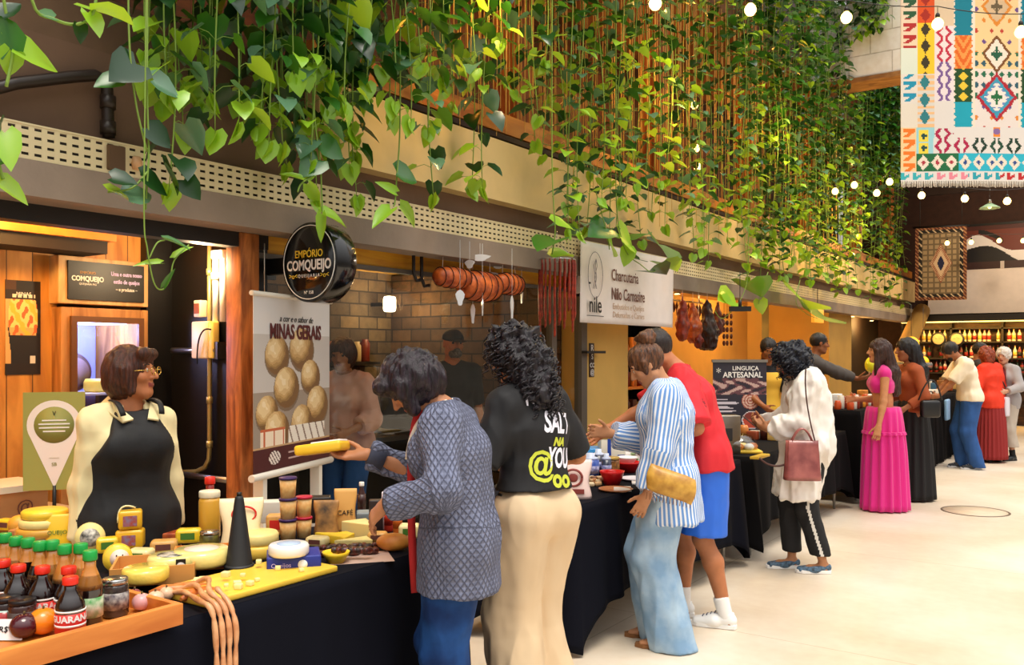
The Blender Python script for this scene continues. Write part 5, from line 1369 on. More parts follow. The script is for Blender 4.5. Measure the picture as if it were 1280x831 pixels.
yA, yB = 6.50, 8.40
t = thing('cloth_banner', 'white cloth banner lettered nile hanging from the slotted tray', 'banner', (-3.78, (yA + yB) / 2, 1.83))
def wav(x, z): return .012 * math.sin(x * 7 + 1) * (1 - z / .7)
b = MB(); NX, NZ = 48, 14; 
vs = [((yA - yB) / 2 + (yB - yA) * i / NX, wav((yA - yB) / 2 + (yB - yA) * i / NX, .7 * j / NZ), .7 * j / NZ) for j in range(NZ + 1) for i in range(NX + 1)]
b.add([(-v[1], v[0], v[2]) for v in vs], [(j * (NX + 1) + i, j * (NX + 1) + i + 1, (j + 1) * (NX + 1) + i + 1, (j + 1) * (NX + 1) + i) for j in range(NZ) for i in range(NX)], 0, True)
o = b.build('cloth', mat('banner_offwhite', '#f2e8e2', .8, var=.03), t); o.modifiers.new('thick', 'SOLIDIFY').thickness = .002
text('nile', .20, BLKP, t, (.016, -.72, .155), FACEX, bold=.002, sx=.8); b = MB(); b.bx(.014, .016, -.87, -.57, .06, .066); b.build('underline', BLKP, t)
ln = mat('line_drawing_grey', '#8a8088', .6)
b = MB(); b.tube([(.016, -.72 + .13 * math.cos(a), .42 + .20 * math.sin(a)) for a in [2 * math.pi * i / 32 for i in range(33)]], .003, 4)
for k in range(3): b.tube([(.016, -.76 + .03 * k, .30), (.016, -.72 + .02 * math.sin(k * 2), .40), (.016, -.75 + .03 * k, .50), (.016, -.71, .56)], .003, 4)
b.build('emblem', ln, t)
text('Charcutaria', .15, mat('brown_print', '#6a3a30', .6), t, (.014, -.42, .44), FACEX, align='LEFT', bold=.001, sx=.75); text('Nilo Carnasire', .15, mat('brown_print', ''), t, (.014, -.42, .27), FACEX, align='LEFT', bold=.002, sx=.75)
text('Embutidos e Queijos', .075, mat('faded_tan_print', '#c8a88c', .6), t, (.015, -.40, .16), FACEX, align='LEFT'); text('Defumados e Carnes', .075, mat('faded_tan_print', ''), t, (.015, -.40, .085), FACEX, align='LEFT')

# plaque on the yellow wall
c = onX(740, 450, -4.09); t = thing('wall_plaque', 'narrow brown plaque with white curls on the yellow wall', 'plaque', (-4.095, c[1], c[2])); b = MB(); b.rbox((0, 0, 0), (.012, .09, .32), .005); b.build('panel', mat('plaque_brown', '#3a2418', .5), t)
text('R', .09, WHT, t, (.008, 0, .11), FACEX); text('S', .07, WHT, t, (.008, 0, .03), FACEX); text('CC', .06, WHT, t, (.008, 0, -.05), FACEX); text('@', .07, WHT, t, (.008, 0, -.115), FACEX)

# dark shelf unit with meat goods inside the stall
t = thing('shelf_unit', 'tall dark shelf unit full of goods in the yellow stall', 'shelf', (-5.15, 9.6, 0))
SW = mat('dark_shelf_wood', '#20140e', .6)
b = MB(); b.bx(-.22, -.2, -1.0, 1.0, 0, 2.0); b.build('back', SW, t)
for y in (-1., -.02, .96): MB().bx(-.2, .2, y, y + .04, 0, 2.0).build('upright', SW, t)
for z in (.3, .75, 1.12, 1.5, 1.97): MB().bx(-.2, .22, -.96, .96, z, z + .03).build('shelf_board', SW if z != 1.12 else woodmat('pelmet_wood', '', ''), t)
rs = random.Random(5)
for z in (.78, 1.15, 1.53):
    for k in range(12):
        y = 9.6 - .9 + k * .158; 
        if abs(y - 9.6) < .05: continue
        col = ['#b0421e', '#8a2a18', '#c87a34', '#5a2a18', '#d8a04a'][rs.randrange(5)]; hh = rs.uniform(.14, .26); b = MB()
        if k % 2: b.lathe([(0, 0), (.045, 0), (.047, hh * .7), (.03, hh * .8), (.03, hh), (0, hh)], (0, 0, 0), 12)
        else: b.rbox((0, 0, hh / 2), (.09, .11, hh), .01)
        tag(b.build('jar' if k % 2 else 'food_box', mat('goods_' + col[1:], col, .4), loc=(-5.05, y, z)), 'jar in the rows on the dark shelf unit' if k % 2 else 'food box in the rows on the dark shelf unit', 'jar' if k % 2 else 'box', 'jars on the dark shelf unit' if k % 2 else 'food boxes on the dark shelf unit')
# row of sausages hanging from a rod inside the stall
t = thing('hanging_rod', 'rod under the ceiling of the yellow stall carrying small dark sausages', 'rod', (-4.5, 9.3, 2.22)); MB().tube([(0, -1.2, 0), (0, 1.6, 0)], .012, 8).build('bar', STEEL, t)
for s in (-1.1, 1.5): MB().tube([(0, s, 0), (0, s, .2)], .006, 6).build('hanger', STEEL, t)
for k in range(30):
    b = MB(); L = .14 + .08 * ((k * 5) % 4) / 3; b.tube([(0, 0, 0), (0, 0, -.04), (.01, 0, -L * .6), (0, 0, -L)], [.003, .016, .019, .005], 8)
    tag(b.build('small_sausage', mat('smoked_dark_sausage', '#7a3414', .4, c2='#3a140a', vs=20), loc=(-4.5, 8.2 + k * .09, 2.205)), 'short dark sausage in the row on the rod above the stall', 'sausage', 'short sausages on the stall rod')

# big cured legs hanging in front (dark red)
def meat_leg(px, py, L, r, label, col, col2, seed=1, X=-3.8):
    c = onX(px, py, X); t = thing('cured_meat', label, 'cured meat', (c[0], c[1], c[2]))
    P = [cone((0, 0, L * .35), (0, .01, -L * .1), r * .45, r, .04), cone((0, .01, -L * .1), (0, 0, -L * .32), r, r * .75, .04), ell((0, 0, -L * .3), (r * .9, r * .8, r * .8), .03), cone((0, 0, L * .35), (0, 0, L * .5), r * .3, r * .2, .02)]
    sdf_mesh('meat', P, .009, mat('cured_' + col[1:], col, .4, c2=col2, vs=16, bump=.5, bs=35), t, disp=folds(.02, 12, 1, seed=seed))
    MB().tube([(0, 0, L * .48), (0, 0, 2.34 - c[2])], .003, 5).build('hanging_string', mat('pale_string', ''), t)
for i, a in enumerate([(853, 400, .50, .055, 'thin reddish cured cut hanging nearest the white banner', '#a83a1c', '#5a160c'), (866, 405, .42, .075, 'orange-brown cured cut with a yellow fat patch', '#c8642a', '#7a2410'), (884, 408, .60, .10, 'big black-brown cured ham hanging lowest over the sausage banner', '#3c1810', '#1c0a08'),
                     (897, 400, .40, .05, 'narrow dark cured cut beside the big black-brown ham', '#7a2c18', '#3a120a'), (873, 420, .30, .045, 'small dark red cured cut under the orange-brown one', '#8a2414', '#4a100a')]):
    meat_leg(*a, seed=i + 3, X=-3.84 - .06 * (i % 2))
for i, px in enumerate((905, 909, 914)):
    c = onX(px, 412, -3.84); b = MB(); b.tube([(0, 0, 2.34 - c[2]), (0, 0, .2)], .002, 4)
    for q in range(5): b.sphere((0, 0, .16 - q * .08), (.018, .018, .035), 6)
    tag(b.build('sausage_string', mat('smoked_dark_sausage', ''), loc=c), 'string of small dark sausage links beside the cured hams', 'sausage', 'sausage link strings beside the cured hams')

# ---------------------------------------------------------------- LINGUIÇA ARTESANAL roll-up banner
c = onX(927, 540, -3.30); yy_ = c[1]
def ling_print(u, v):
    if v > .66 and v < .84:
        n = math.sin(u * 22 + 3 * math.sin(v * 40)) + math.cos(v * 55 + 2 * math.sin(u * 9))
        return '#c8a8a0' if n > .5 else '#6a4048' if n > -.6 else '#2a2230'
    if (u - .7) ** 2 + ((v - .60) * 1.9) ** 2 < .028: 
        return '#d8b8a8' if int(math.hypot(u - .7, (v - .6) * 1.9) * 40) % 2 else '#a85848'
    r2 = (u - .72) ** 2 + ((v - .40) * 1.9) ** 2
    if r2 < .032: return '#e8e0e4' if r2 > .026 else ('#c8503a' if v < .41 else '#8a3a30')
    if .55 < u < .8 and .13 < v < .21: return '#e8e0e8'
    if u < .5 and v < .62 and v > .18 and int(v * 46) % 2 == 0 and u > .06 and u < .38 + .1 * math.sin(v * 90): return '#d8d0dc'
    return '#2c2836'
t = thing('rollup_banner', 'dark roll-up banner about handmade sausage with a silver top rail', 'banner', (-3.32, yy_, 0), R(38))
printed('sheet', .58, 1.02, 58, 110, ling_print, t, (0, 0, .45), thick=.002)
MB().bx(-.30, .30, -.012, .012, 1.47, 1.50).build('top_rail', STEEL, t); MB().rbox((0, .0, .04), (.62, .18, .08), .02).build('base', STEEL, t); MB().tube([(0, .03, .08), (0, .03, 1.48)], .01, 8).build('pole', STEEL, t); MB().bx(-.29, .29, -.0, .002, .08, .45).build('lower_sheet', mat('banner_dark', '#2c2836', .6), t)
text('LINGUIÇA', .062, WHT, t, (.06, -.006, 1.405), FY, bold=.001); text('ARTESANAL', .082, WHT, t, (.03, -.006, 1.335), FY, bold=.002, sx=.95); text('*', .12, WHT, t, (-.23, -.006, 1.36), FY)
c = onX(925, 386, -3.2); b = MB(); b.bx(-.11, .11, -.02, .02, -.025, .025); b.tube([(0, 0, .02), (0, 0, .09)], .018, 8); b.tube([(0, 0, .09), (0, 0, 2.4 - c[2])], .004, 5)
tag(b.build('hanging_lamp', BLK, loc=c, rz=R(35)), 'small black lamp fitting hanging above the sausage banner', 'lamp')
# framed lights on columns of the yellow arcade
t = thing('menu_lightbox', 'square ochre lightbox under the tray above the grey shirt', 'lightbox', onX(1022, 395, -3.7)); MB().rbox((0, 0, 0), (.05, .5, .2), .01).build('box', mat('lightbox_ochre', '#f0b03c', .5, emit='#f0a030', es=.5), t); MB().tube([(0, 0, .1), (0, 0, .42)], .006, 6).build('hanger', BLK, t)
# warm stall lights; one over the seller is added to brighten that end
for x, y, z, e in ((-4.4, 2.2, 2.30, 24), (-4.25, 1.5, 2.30, 24), (-4.9, 4.6, 2.3, 7), (-5.4, 6.3, 2.3, 5), (-4.7, 8.9, 2.3, 26), (-4.9, 11, 2.3, 32), (-4.6, 13.3, 2.3, 34), (-4.2, 17.5, 2.2, 34), (-4.4, 20, 2.2, 34)):
    lamp('POINT', (x, y, z), e, WARM, .06)
    b = MB(); b.lathe([(0, .02), (.05, .02), (.055, .0), (.04, -.01)], (x, y, z + .07), 16); b.lathe([(0, -.012), (.036, -.012), (.036, -.006)], (x, y, z + .07), 16, 1)
    tag(b.build('ceiling_spot', [BLK, emis('spot_glow', '#ffcf80', 10)]), 'small round spot under the ceiling of the stalls', 'lamp', 'round ceiling spots of the stalls')
# ---------------------------------------------------------------- goods on the near table
ZT = .7795
TRY = .797
def onT(px, py, z=ZT): return onZ(px, py, z)
# wooden tray
c0 = Vector(onZ(218, 757, .845)); 
t = thing('wooden_tray', 'long orange wooden display tray at the front corner of the near table', 'tray', (-2.47, .82, ZT))
TW = woodmat('tray_orange_wood', '#e08c3c', '#bd661e', (3, .5, 3), .45)
MB().bx(-.24, .22, -.74, .74, 0, .014).build('bottom', TW, t); 
for a in ((.20, .225, -.745, .745), (-.245, -.225, -.745, .745), (-.225, .20, .725, .745), (-.225, .20, -.745, -.725)): MB().bx(a[0], a[1], a[2], a[3], .0, .062).build('side_board', TW, t, bevel=.002)

GL = mat('dark_cola_glass', '#1a0a08', .12, spec=.8, coat=.5)
def bottle(h, r, cap, label_m, name, neck=.35, body=GL, lab=(.12, .42), liquid=None):
    t = thing(name, '', 'bottle'); b = MB(); rn = r * neck
    prof = [(0, 0), (r * .85, 0), (r, .008), (r, h * .48), (r * .96, h * .56), (r * .7, h * .68), (rn, h * .78), (rn, h * .90), (0, h * .90)]
    b.lathe(prof, (0, 0, 0), 20); b.build('glass', body, t)
    if liquid: MB().lathe([(r * .99, h * .50), (r * .96, h * .56), (r * .70, h * .68), (rn * 1.02, h * .78), (rn * 1.02, h * .89)], (0, 0, 0), 20).build('clear_neck', liquid, t)
    b = MB(); b.lathe([(0, h * .87), (rn * 1.25, h * .87), (rn * 1.28, h * .88), (rn * 1.28, h * .985), (rn * 1.1, h), (0, h)], (0, 0, 0), 18); b.build('cap', cap, t)
    b = MB(); b.lathe([(r + .0008, h * lab[0]), (r + .0008, h * lab[1])], (0, 0, 0), 24); b.loft if 0 else None; b.build('bottle_label', label_m, t)
    return t
RC = mat('red_cap', '#e02814', .35); GC = mat('green_cap', '#0f9a3c', .35)
RL = mat('red_label', '#d42a22', .5); GLb = mat('green_label', '#2a8a34', .5, c2='#e8e0c8', vs=30)
bt = bottle(.165, .038, RC, RL, 'guarana_bottle', .42, lab=(.10, .42))
# wrap white lettering plate round the front
def wrap_text(parent, body, size, r, z, m, a0=-28, bold=.001):
    c = bpy.data.curves.new('lettering', 'FONT'); c.body = body; c.size = size; c.align_x = 'CENTER'; c.align_y = 'CENTER'; c.offset = bold; c.resolution_u = 2
    o = bpy.data.objects.new('lettering', c); COL.objects.link(o); me = bpy.data.meshes.new_from_object(o); COL.objects.unlink(o); bpy.data.objects.remove(o)
    for v in me.vertices:
        a = R(a0) + v.co.x / r; v.co = ((r + .0016) * math.cos(a), (r + .0016) * math.sin(a), z + v.co.y)
    me.materials.clear(); me.materials.append(m); o = bpy.data.objects.new('lettering', me); COL.objects.link(o); o.parent = parent
wrap_text(bt, 'GUARANÁ', .024, .038, .056, WHT); MB().lathe([(.0392, .034), (.0392, .040)], (0, 0, 0), 24).build('label_band', WHT, bt); MB().lathe([(.0392, .073), (.0392, .078)], (0, 0, 0), 24).build('label_band', WHT, bt)
reds = [(88, 720, 'front red-capped dark soda bottle, its red label facing out'), (80, 712, 'red-capped dark soda bottle just behind the front one'), (53, 707, 'red-capped dark soda bottle in the middle of its row'), (23, 705, 'red-capped dark soda bottle left of the middle one'), (4, 699, 'leftmost red-capped dark soda bottle at the picture edge')]
for i, (px, py, lb) in enumerate(reds):
    p = onZ(px, py, TRY + .165)
    if i == 0: bt.location = (p[0], p[1], TRY); bt['label'] = lb; bt['group'] = 'red-capped soda bottles'; bt['category'] = 'bottle'
    else: dup(bt, (p[0] - (.03 if i == 1 else 0), p[1] + (.03 if i == 1 else 0), TRY), R((i * 37) % 40 - 20), lb)
gt = bottle(.215, .034, GC, GLb, 'soda_bottle', .45, lab=(.14, .40), liquid=mat('amber_neck', '#c8843a', .15, spec=.8))
gt['group'] = 'green-capped soda bottles'
greens = [(115, 688), (102, 683), (81, 681), (66, 679), (50, 677), (35, 673), (20, 671), (6, 667)]
words = ['nearest', 'second nearest', 'third nearest', 'fourth nearest', 'fifth nearest', 'sixth nearest', 'second farthest', 'farthest']
for i, (px, py) in enumerate(greens):
    p = onZ(px, py, TRY + .215); lb = words[i] + ' green-capped dark bottle of the row in the wooden tray'
    off = -.035 * (i in (1, 3)) - .01
    if i == 0: gt.location = (p[0] + off, p[1], TRY); gt['label'] = lb
    else: dup(gt, (p[0] + off, p[1] - off * .5, TRY), R(i * 23), lb)
# silver lid jar
def jar(h, r, glass, lid, name, label, loc, lab=None, cat='jar', group=None, txt=None):
    t = thing(name, label, cat, loc, 0, group)
    MB().lathe([(0, 0), (r * .93, 0), (r, .006), (r, h * .78), (r * .9, h * .86), (0, h * .86)], (0, 0, 0), 20).build('glass', glass, t)
    MB().lathe([(0, h * .86), (r * .96, h * .86), (r * .98, h * .87), (r * .98, h * .98), (r * .92, h), (0, h)], (0, 0, 0), 22).build('lid', lid, t)
    if lab: MB().lathe([(r + .0008, h * .2), (r + .0008, h * .65)], (0, 0, 0), 22).build('jar_label', lab, t)
    return t
SIL = mat('silver_lid', '#b8b4b0', .25, 1.)
p = onZ(144, 722, TRY + .11); jar(.11, .037, mat('dark_preserve', '#4a3a34', .2, c2='#1c1412', vs=40, coat=.4), SIL, 'preserve_jar', 'glass jar with silver lid and speckled label at the right end of the wooden tray', (p[0], p[1], TRY), mat('speckled_label', '#b8b0a8', .5, c2='#3a2a3a', vs=60))
for px, py, lb, g, l in ((8, 745, 'dark jar with a pale teal label behind the fruit at the picture edge', '#2a1814', '#b8d0c8'), (28, 748, 'dark jam jar with a plain lid behind the yellow fruit', '#3a1a14', '#4a3a34')):
    p = onZ(px, py, TRY + .09); jar(.09, .036, mat('jam_' + g[1:], g, .2, coat=.4), mat('dark_lid', '#2a2424', .35, .6), 'jam_jar', lb, (p[0], p[1], TRY), mat('label_' + l[1:], l, .5))
# fruit and onions in the tray
def roundfruit(px, py, r, m, name, label, cat, sq=.9, z=TRY, stem=True):
    p = onZ(px, py, z + r * sq); t = MB(); 
    t.lathe([(0, r * .06)] + [(r * math.sin(math.pi * i / 14), r * sq - r * sq * math.cos(math.pi * i / 14)) for i in range(1, 14)] + [(0, 2 * r * sq - r * .06)], (0, 0, 0), 22)
    o = t.build(name, m, loc=(p[0], p[1], z)); tag(o, label, cat)
    if stem: MB().tube([(0, 0, 2 * r * sq - r * .1), (.002, 0, 2 * r * sq + .006)], .003, 6).build('stem', mat('fruit_stem', '#5a4a20', .7), o)
    return o
roundfruit(54, 776, .040, mat('orange_glossy_fruit', '#f08a1c', .25, coat=.3), 'orange_fruit', 'glossy orange fruit at the front of the wooden tray', 'fruit')
roundfruit(30, 782, .037, mat('purple_glossy_fruit', '#4a1620', .2, coat=.5), 'purple_fruit', 'dark purple glossy fruit beside the orange one', 'fruit')
roundfruit(6, 772, .036, mat('red_glossy_fruit', '#a81c1a', .25, coat=.4), 'red_fruit', 'dark red fruit at the left picture edge', 'fruit')
roundfruit(18, 765, .040, mat('yellow_fruit', '#f2bc2a', .35), 'yellow_fruit', 'yellow fruit behind the purple one', 'fruit')
roundfruit(40, 760, .034, mat('pale_pink_fruit', '#d8a890', .4), 'pale_fruit', 'pale pinkish fruit behind the orange one', 'fruit')
for i, (px, py, r, c) in enumerate(((177, 752, .028, '#d8a0a0'), (194, 748, .026, '#e0b898'), (168, 744, .022, '#8a3a44'), (208, 742, .024, '#e2b894'))):
    roundfruit(px, py, r, mat('onion_' + c[1:], c, .3, var=.1, vs=20), 'onion', ['large pink onion nearest the end of the wooden tray', 'beige onion to the right of the large pink one', 'small purple onion beside the silver-lidded jar', 'pale onion next to the sausage loops'][i], 'onion', z=TRY if i != 3 else ZT)
p = onZ(14, 797, TRY); t = thing('price_card', 'white folded price card at the lower left corner of the tray', 'card', (p[0] + .0, p[1], TRY), R(35))
b = MB(); b.loft([[(-.04, -.02, 0), (-.04, 0, .05), (-.04, .02, 0)], [(.04, -.02, 0), (.04, 0, .05), (.04, .02, 0)]], False, 0, False, False); b.poly([(-.04, -.021, 0), (.04, -.021, 0), (.04, 0, .051), (-.04, 0, .051)]); b.build('card', WHT, t)
text('R$ 15', .022, BLKP, t, (0, -.012, .026), (R(68), 0, 0))

# generic shapes of goods
def wheel(px, py, r, h, m, name, label, z=ZT, rim=None, labelm=None, cat='cheese', loc=None):
    p = loc or onZ(px, py, z); t = thing(name, label, cat, (p[0], p[1], z))
    MB().lathe([(0, 0), (r * .92, 0), (r, h * .2), (r, h * .8), (r * .92, h), (0, h)], (0, 0, 0), 28).build('rind', m, t)
    if labelm: MB().lathe([(0, h + .0005), (r * .6, h + .0005), (r * .6, h + .0015), (0, h + .0015)], (0, 0, 0), 24).build('top_label', labelm, t)
    return t
def upright_wheel(px, py, r, h, m, name, label, rz, z=ZT, labelm=None, cat='cheese', rim=None, lean=8):
    p = onZ(px, py, z); t = thing(name, label, cat, (p[0], p[1], z + r), R(rz)); t.rotation_euler = (0, 0, R(rz))
    MB().lathe([(0, -h / 2), (r * .94, -h / 2), (r, -h * .3), (r, h * .3), (r * .94, h / 2), (0, h / 2)], (0, 0, 0), 30, axis='X').build('rind', m, t)
    if labelm: MB().lathe([(0, h / 2 + .001), (r * .66, h / 2 + .001), (r * .66, h / 2 + .002), (0, h / 2 + .002)], (0, 0, 0), 24, axis='X').build('face_label', labelm, t)
    MB().bx(-h / 2, h / 2, -r * .3, r * .3, -r, -r * .93).build('foot', m, t)
    return t
YC = mat('yellow_cheese_wrap', '#f4cc38', .35, var=.08, vs=20, coat=.2); YC2 = mat('pale_cheese_rind', '#f2dc8c', .45, var=.08, vs=20); OC = mat('orange_cheese', '#f0a42c', .4)
def crate(px, py, w, d, h, m, name, label, rz, z=ZT, cat='box', bevel=.004, loc=None, closed=True):
    p = loc or onZ(px, py, z); t = thing(name, label, cat, (p[0], p[1], z), R(rz))
    if closed: MB().rbox((0, 0, h / 2), (w, d, h), .006).build('body', m, t)
    else:
        b = MB(); th = .008; b.bx(-w / 2, w / 2, -d / 2, d / 2, 0, th).bx(-w / 2, w / 2, -d / 2, -d / 2 + th, th, h).bx(-w / 2, w / 2, d / 2 - th, d / 2, th, h).bx(-w / 2, -w / 2 + th, -d / 2 + th, d / 2 - th, th, h).bx(w / 2 - th, w / 2, -d / 2 + th, d / 2 - th, th, h); b.build('body', m, t)
    return t
def pouch(px, py, w, h, d, m, name, label, rz, z=ZT, txt=None, tm=None, cat='bag', ts=.03, lean=0., loc=None):
    p = loc or onZ(px, py, z); t = thing(name, label, cat, (p[0], p[1], z), R(rz)); rings = []
    for i in range(13):
        q = i / 12; dd = d / 2 * (1 - q ** 2.2) + .002; ww = w / 2 * (.92 + .08 * math.cos(q * 7)); ring = []
        for k in range(28):
            a = 2 * math.pi * k / 28; cx, sy = math.cos(a), math.sin(a)
            ring.append((ww * math.copysign(abs(cx) ** .5, cx), dd * math.copysign(abs(sy) ** .7, sy) + lean * q * h, q * h))
        rings.append(ring)
    MB().loft(rings).build('pack', m, t)
    if txt: text(txt, ts, tm, t, (0, -d / 2 * .82 - .004 + lean * .4 * h, h * .45), (R(90 - math.degrees(math.atan(d / 2 / h))), 0, 0))
    return t

# green sign card on a black stick
p = onZ(68, 655, ZT); t = thing('sign_card', 'olive green card with a white location pin on a black stick', 'sign', (p[0], p[1], ZT), R(52))
ztop = CAMH + (YH - 490) / FOC * ((p[1] * FW[1] + p[0] * FW[0])); zbt = CAMH + (YH - 612) / FOC * (p[0] * FW[0] + p[1] * FW[1]); dd_ = p[0] * FW[0] + p[1] * FW[1]; hh = ztop - zbt; ww = 70 / FOC * dd_
zb_ = zbt - ZT
MB().bx(-ww / 2, ww / 2, -.003, .003, zb_, zb_ + hh).build('card', mat('olive_card', '#a3a352', .6), t)
MB().lathe([(0, 0), (.05, 0), (.05, .006), (0, .006)], (0, 0, 0), 24).build('base', BLK, t); MB().tube([(0, 0, .006), (0, 0, zb_ + .02)], .0085, 8).build('stick', BLK, t)
b = MB(); R1 = ww * .44; cz = zb_ + hh * .665; pts = []
for k in range(25): a = R(-30 + 240 * k / 24); pts.append((R1 * math.cos(a), cz + R1 * math.sin(a)))
pts.append((0, zb_ + hh * .02)); b.prism([(x, y) for x, y in pts], .0035, .0045, 0, Matrix(((1, 0, 0), (0, 0, -1), (0, 1, 0)))); b.build('pin_shape', mat('pin_offwhite', '#f6ece4', .6), t)
b = MB(); R2 = R1 * .74; b.lathe([(0, -.0055), (R2, -.0055), (R2, -.0045), (0, -.0045)], (0, 0, cz), 32, axis='Y'); b.build('pin_disc', mat('olive_disc', '#8e8f45', .6), t)
for k, (s_, z_) in enumerate(((1.2, .25), (1.55, .05), (1.5, -.15), (1.1, -.35))): MB().bx(-R2 * s_ / 2, R2 * s_ / 2, -.0066, -.0056, cz + R2 * z_ - .003, cz + R2 * z_ + .003).build('text_line', WHT, t)
text('V', .03, BLKP, t, (0, -.0066, cz + R2 * .62), FY, sx=.8); text('SB', .022, mat('olive_disc', ''), t, (0, -.0056, zb_ + hh * .26), FY); text('______', .014, mat('olive_disc', ''), t, (0, -.0056, zb_ + hh * .34), FY)

# carton on a back counter and its counter
t = thing('back_counter', 'wooden counter against the orange wall behind the near table', 'counter', (-4.55, 1.9, 0)); MB().bx(-.4, .1, -1.6, .62, 0, .72).build('cabinet', WOODP, t); MB().bx(-.42, .12, -1.62, .64, .72, .75).build('worktop', mat('counter_cream', '#c8b08c', .5), t)
t = crate(0, 0, .30, .42, .17, mat('brown_carton', '#b07a48', .75, var=.06), 'cardboard_box', 'brown cardboard box with pale lid at the left edge behind the sign card', 0, z=.75, loc=(-4.42, 2.02, 0)); MB().bx(-.16, .16, -.22, .22, .165, .195).build('lid', mat('pale_lid', '#e6dcc4', .6), t); text('@', .08, mat('brown_print', ''), t, (.152, .1, .09), FACEX)
# cheeses, left to right along the back
for k in range(3): wheel(0, 0, .105 - .008 * k, .035, [mat('pressed_cheese', '#d8a03c', .4), YC2, YC][k], 'round_cheese', ['bottom golden cheese wheel of the stack behind the sign card', 'middle pale cheese wheel of the stack behind the sign card', 'top yellow cheese wheel of the stack behind the sign card'][k], z=ZT + .0355 * k + .035, loc=onZ(56, 668, ZT + .035))
crate(0, 0, .2, .2, .034, mat('brown_carton', ''), 'flat_box', 'flat brown box under the stack of cheese wheels', 20, loc=onZ(56, 668, ZT))
roundfruit(24, 655, .045, mat('golden_cheese_ball', '#e8a83a', .4), 'cheese_ball', 'golden cheese ball beside the cardboard box', 'cheese', z=ZT, stem=False)
t = pouch(73, 682, .10, .13, .05, mat('yellow_pouch', '#f6c828', .35), 'yellow_pouch', 'bright yellow pouch with green print in front of the sign stick', 52, txt='QUEIJO', tm=mat('green_print', '#4a7a28', .5), ts=.022)
upright_wheel(118, 650, .068, .09, YC, 'round_cheese', 'big yellow wax cheese standing upright behind the round black label', -30)
lbk = mat('black_round_label', '#1c1a18', .5, c2='#d8d0c0', vs=50)
upright_wheel(113, 688, .056, .04, YC2, 'round_cheese', 'pale round cheese with a black and white round label', -34, labelm=lbk)
t = upright_wheel(147, 714, .050, .045, YC, 'round_cheese', 'yellow round cheese with a smiling face label', -30); 
b = MB(); b.lathe([(0, .0235), (.032, .0235), (.032, .0245), (0, .0245)], (0, .006, .002), 24, axis='X'); b.build('face_label', mat('pink_label', '#f6dcc8', .5), t)
b = MB(); b.tube([(.026, .006 + .017 * math.cos(a), .0 + .015 * math.sin(a)) for a in [R(200 + 140 * k / 8) for k in range(9)]], .003, 5); b.build('smile', mat('red_print', '#d8281c', .5), t)
for s in (-1, 1): MB().sphere((.0255, .006 + s * .01, .012), (.001, .0025, .0035), 6).build('dot_eye', BLKP, t)
# wrapped blocks tower
p = onZ(163, 684, ZT); WR = mat('yellow_block_cheese', '#f0b828', .3, coat=.4)
for k, (z, lb) in enumerate(((0, 'lower yellow wrapped cheese block of the pair by the seller'), (.078, 'upper tilted yellow wrapped cheese block of the pair by the seller'))):
    t = thing('cheese_block', lb, 'cheese', (p[0], p[1], ZT + z), R(48 + k * 8)); MB().rbox((0, 0, .038), (.105 - .015 * k, .075, .076), .012).build('block', WR, t); MB().bx(-.026, .026, -.0395, -.038, .014, .056).build('block_label', mat('red_blue_label', '#b04830', .5, c2='#8a7a98', vs=60), t)
    if k: MB().tube(bez((-.045, -.03, .03), (-.05, -.02, .12), (.02, -.02, .085)), .004, 5).build('wrap_edge', mat('clear_wrap_edge', '#f6e6a8', .2), t)
t = thing('cheese_block', 'small pale wrapped block beside the cheese pair', 'cheese', (*onZ(186, 672, ZT)[:2], ZT), R(30)); MB().rbox((0, 0, .035), (.05, .05, .07), .01).build('block', mat('clear_wrap_edge', ''), t)
t = crate(220, 674, .13, .09, .035, mat('gold_red_box', '#c8622a', .4, c2='#7a1c14', vs=25), 'snack_box', 'small red and gold box on the dark tray before the apron', 40); MB().bx(-.11, .11, -.09, .09, -.001, .004).build('dark_liner', BLK, t)
# two shallow boxes with cheeses
BX = mat('kraft_box', '#d0924a', .6, var=.05)
pc = onZ(192, 735, ZT)
t = crate(0, 0, .27, .21, .062, BX, 'shallow_box', 'shallow kraft box holding wrapped cheeses at the table front', 52, loc=onZ(194, 722, ZT), closed=False)
b = MB(); b.bx(-.015, .02, -.108, -.1055, .005, .06); b.build('box_label', mat('dark_box_label', '#2a1c2a', .5), t)
t2 = crate(0, 0, .23, .19, .056, mat('orange_kraft_box', '#d8842e', .6, var=.05), 'shallow_box', 'shallow orange box with a purple picture beside the kraft box', 52, loc=onZ(258, 705, ZT), closed=False)
b = MB(); b.bx(.02, .075, -.098, -.0955, .006, .05); b.build('box_picture', mat('purple_picture', '#5a3a8a', .5, c2='#e07a3a', vs=30), t2)
WRAP = mat('cling_yellow', '#f2d660', .2, coat=.6, var=.12, vs=14, bump=.3, bs=30)
q = onZ(182, 714, ZT + .06); wheel(0, 0, .075, .045, WRAP, 'wrapped_cheese', 'cling-wrapped pale yellow cheese in the kraft box, left one', z=ZT + .03, loc=q)
q = onZ(214, 700, ZT + .06); wheel(0, 0, .08, .05, mat('cling_pale', '#f0e08c', .2, coat=.6, bump=.3, bs=30), 'wrapped_cheese', 'cling-wrapped cheese with dark ring in the kraft box', z=ZT + .03, loc=q, labelm=lbk)
q = onZ(252, 694, ZT + .06); wheel(0, 0, .10, .055, mat('cling_pale', ''), 'wrapped_cheese', 'large cling-wrapped pale cheese in the orange box', z=ZT + .03, loc=q, labelm=mat('pink_label', ''))
t = thing('name_card', 'small black sign card with white ring leaning on the kraft box', 'card', (*onZ(226, 727, ZT)[:2], ZT), R(52)); MB().bx(-.016, .016, -.003, .003, 0, .078).build('card', BLK, t); text('o', .05, WHT, t, (0, -.004, .058), FY, bold=.002); text('III', .024, mat('red_print', ''), t, (0, -.004, .022), FY)
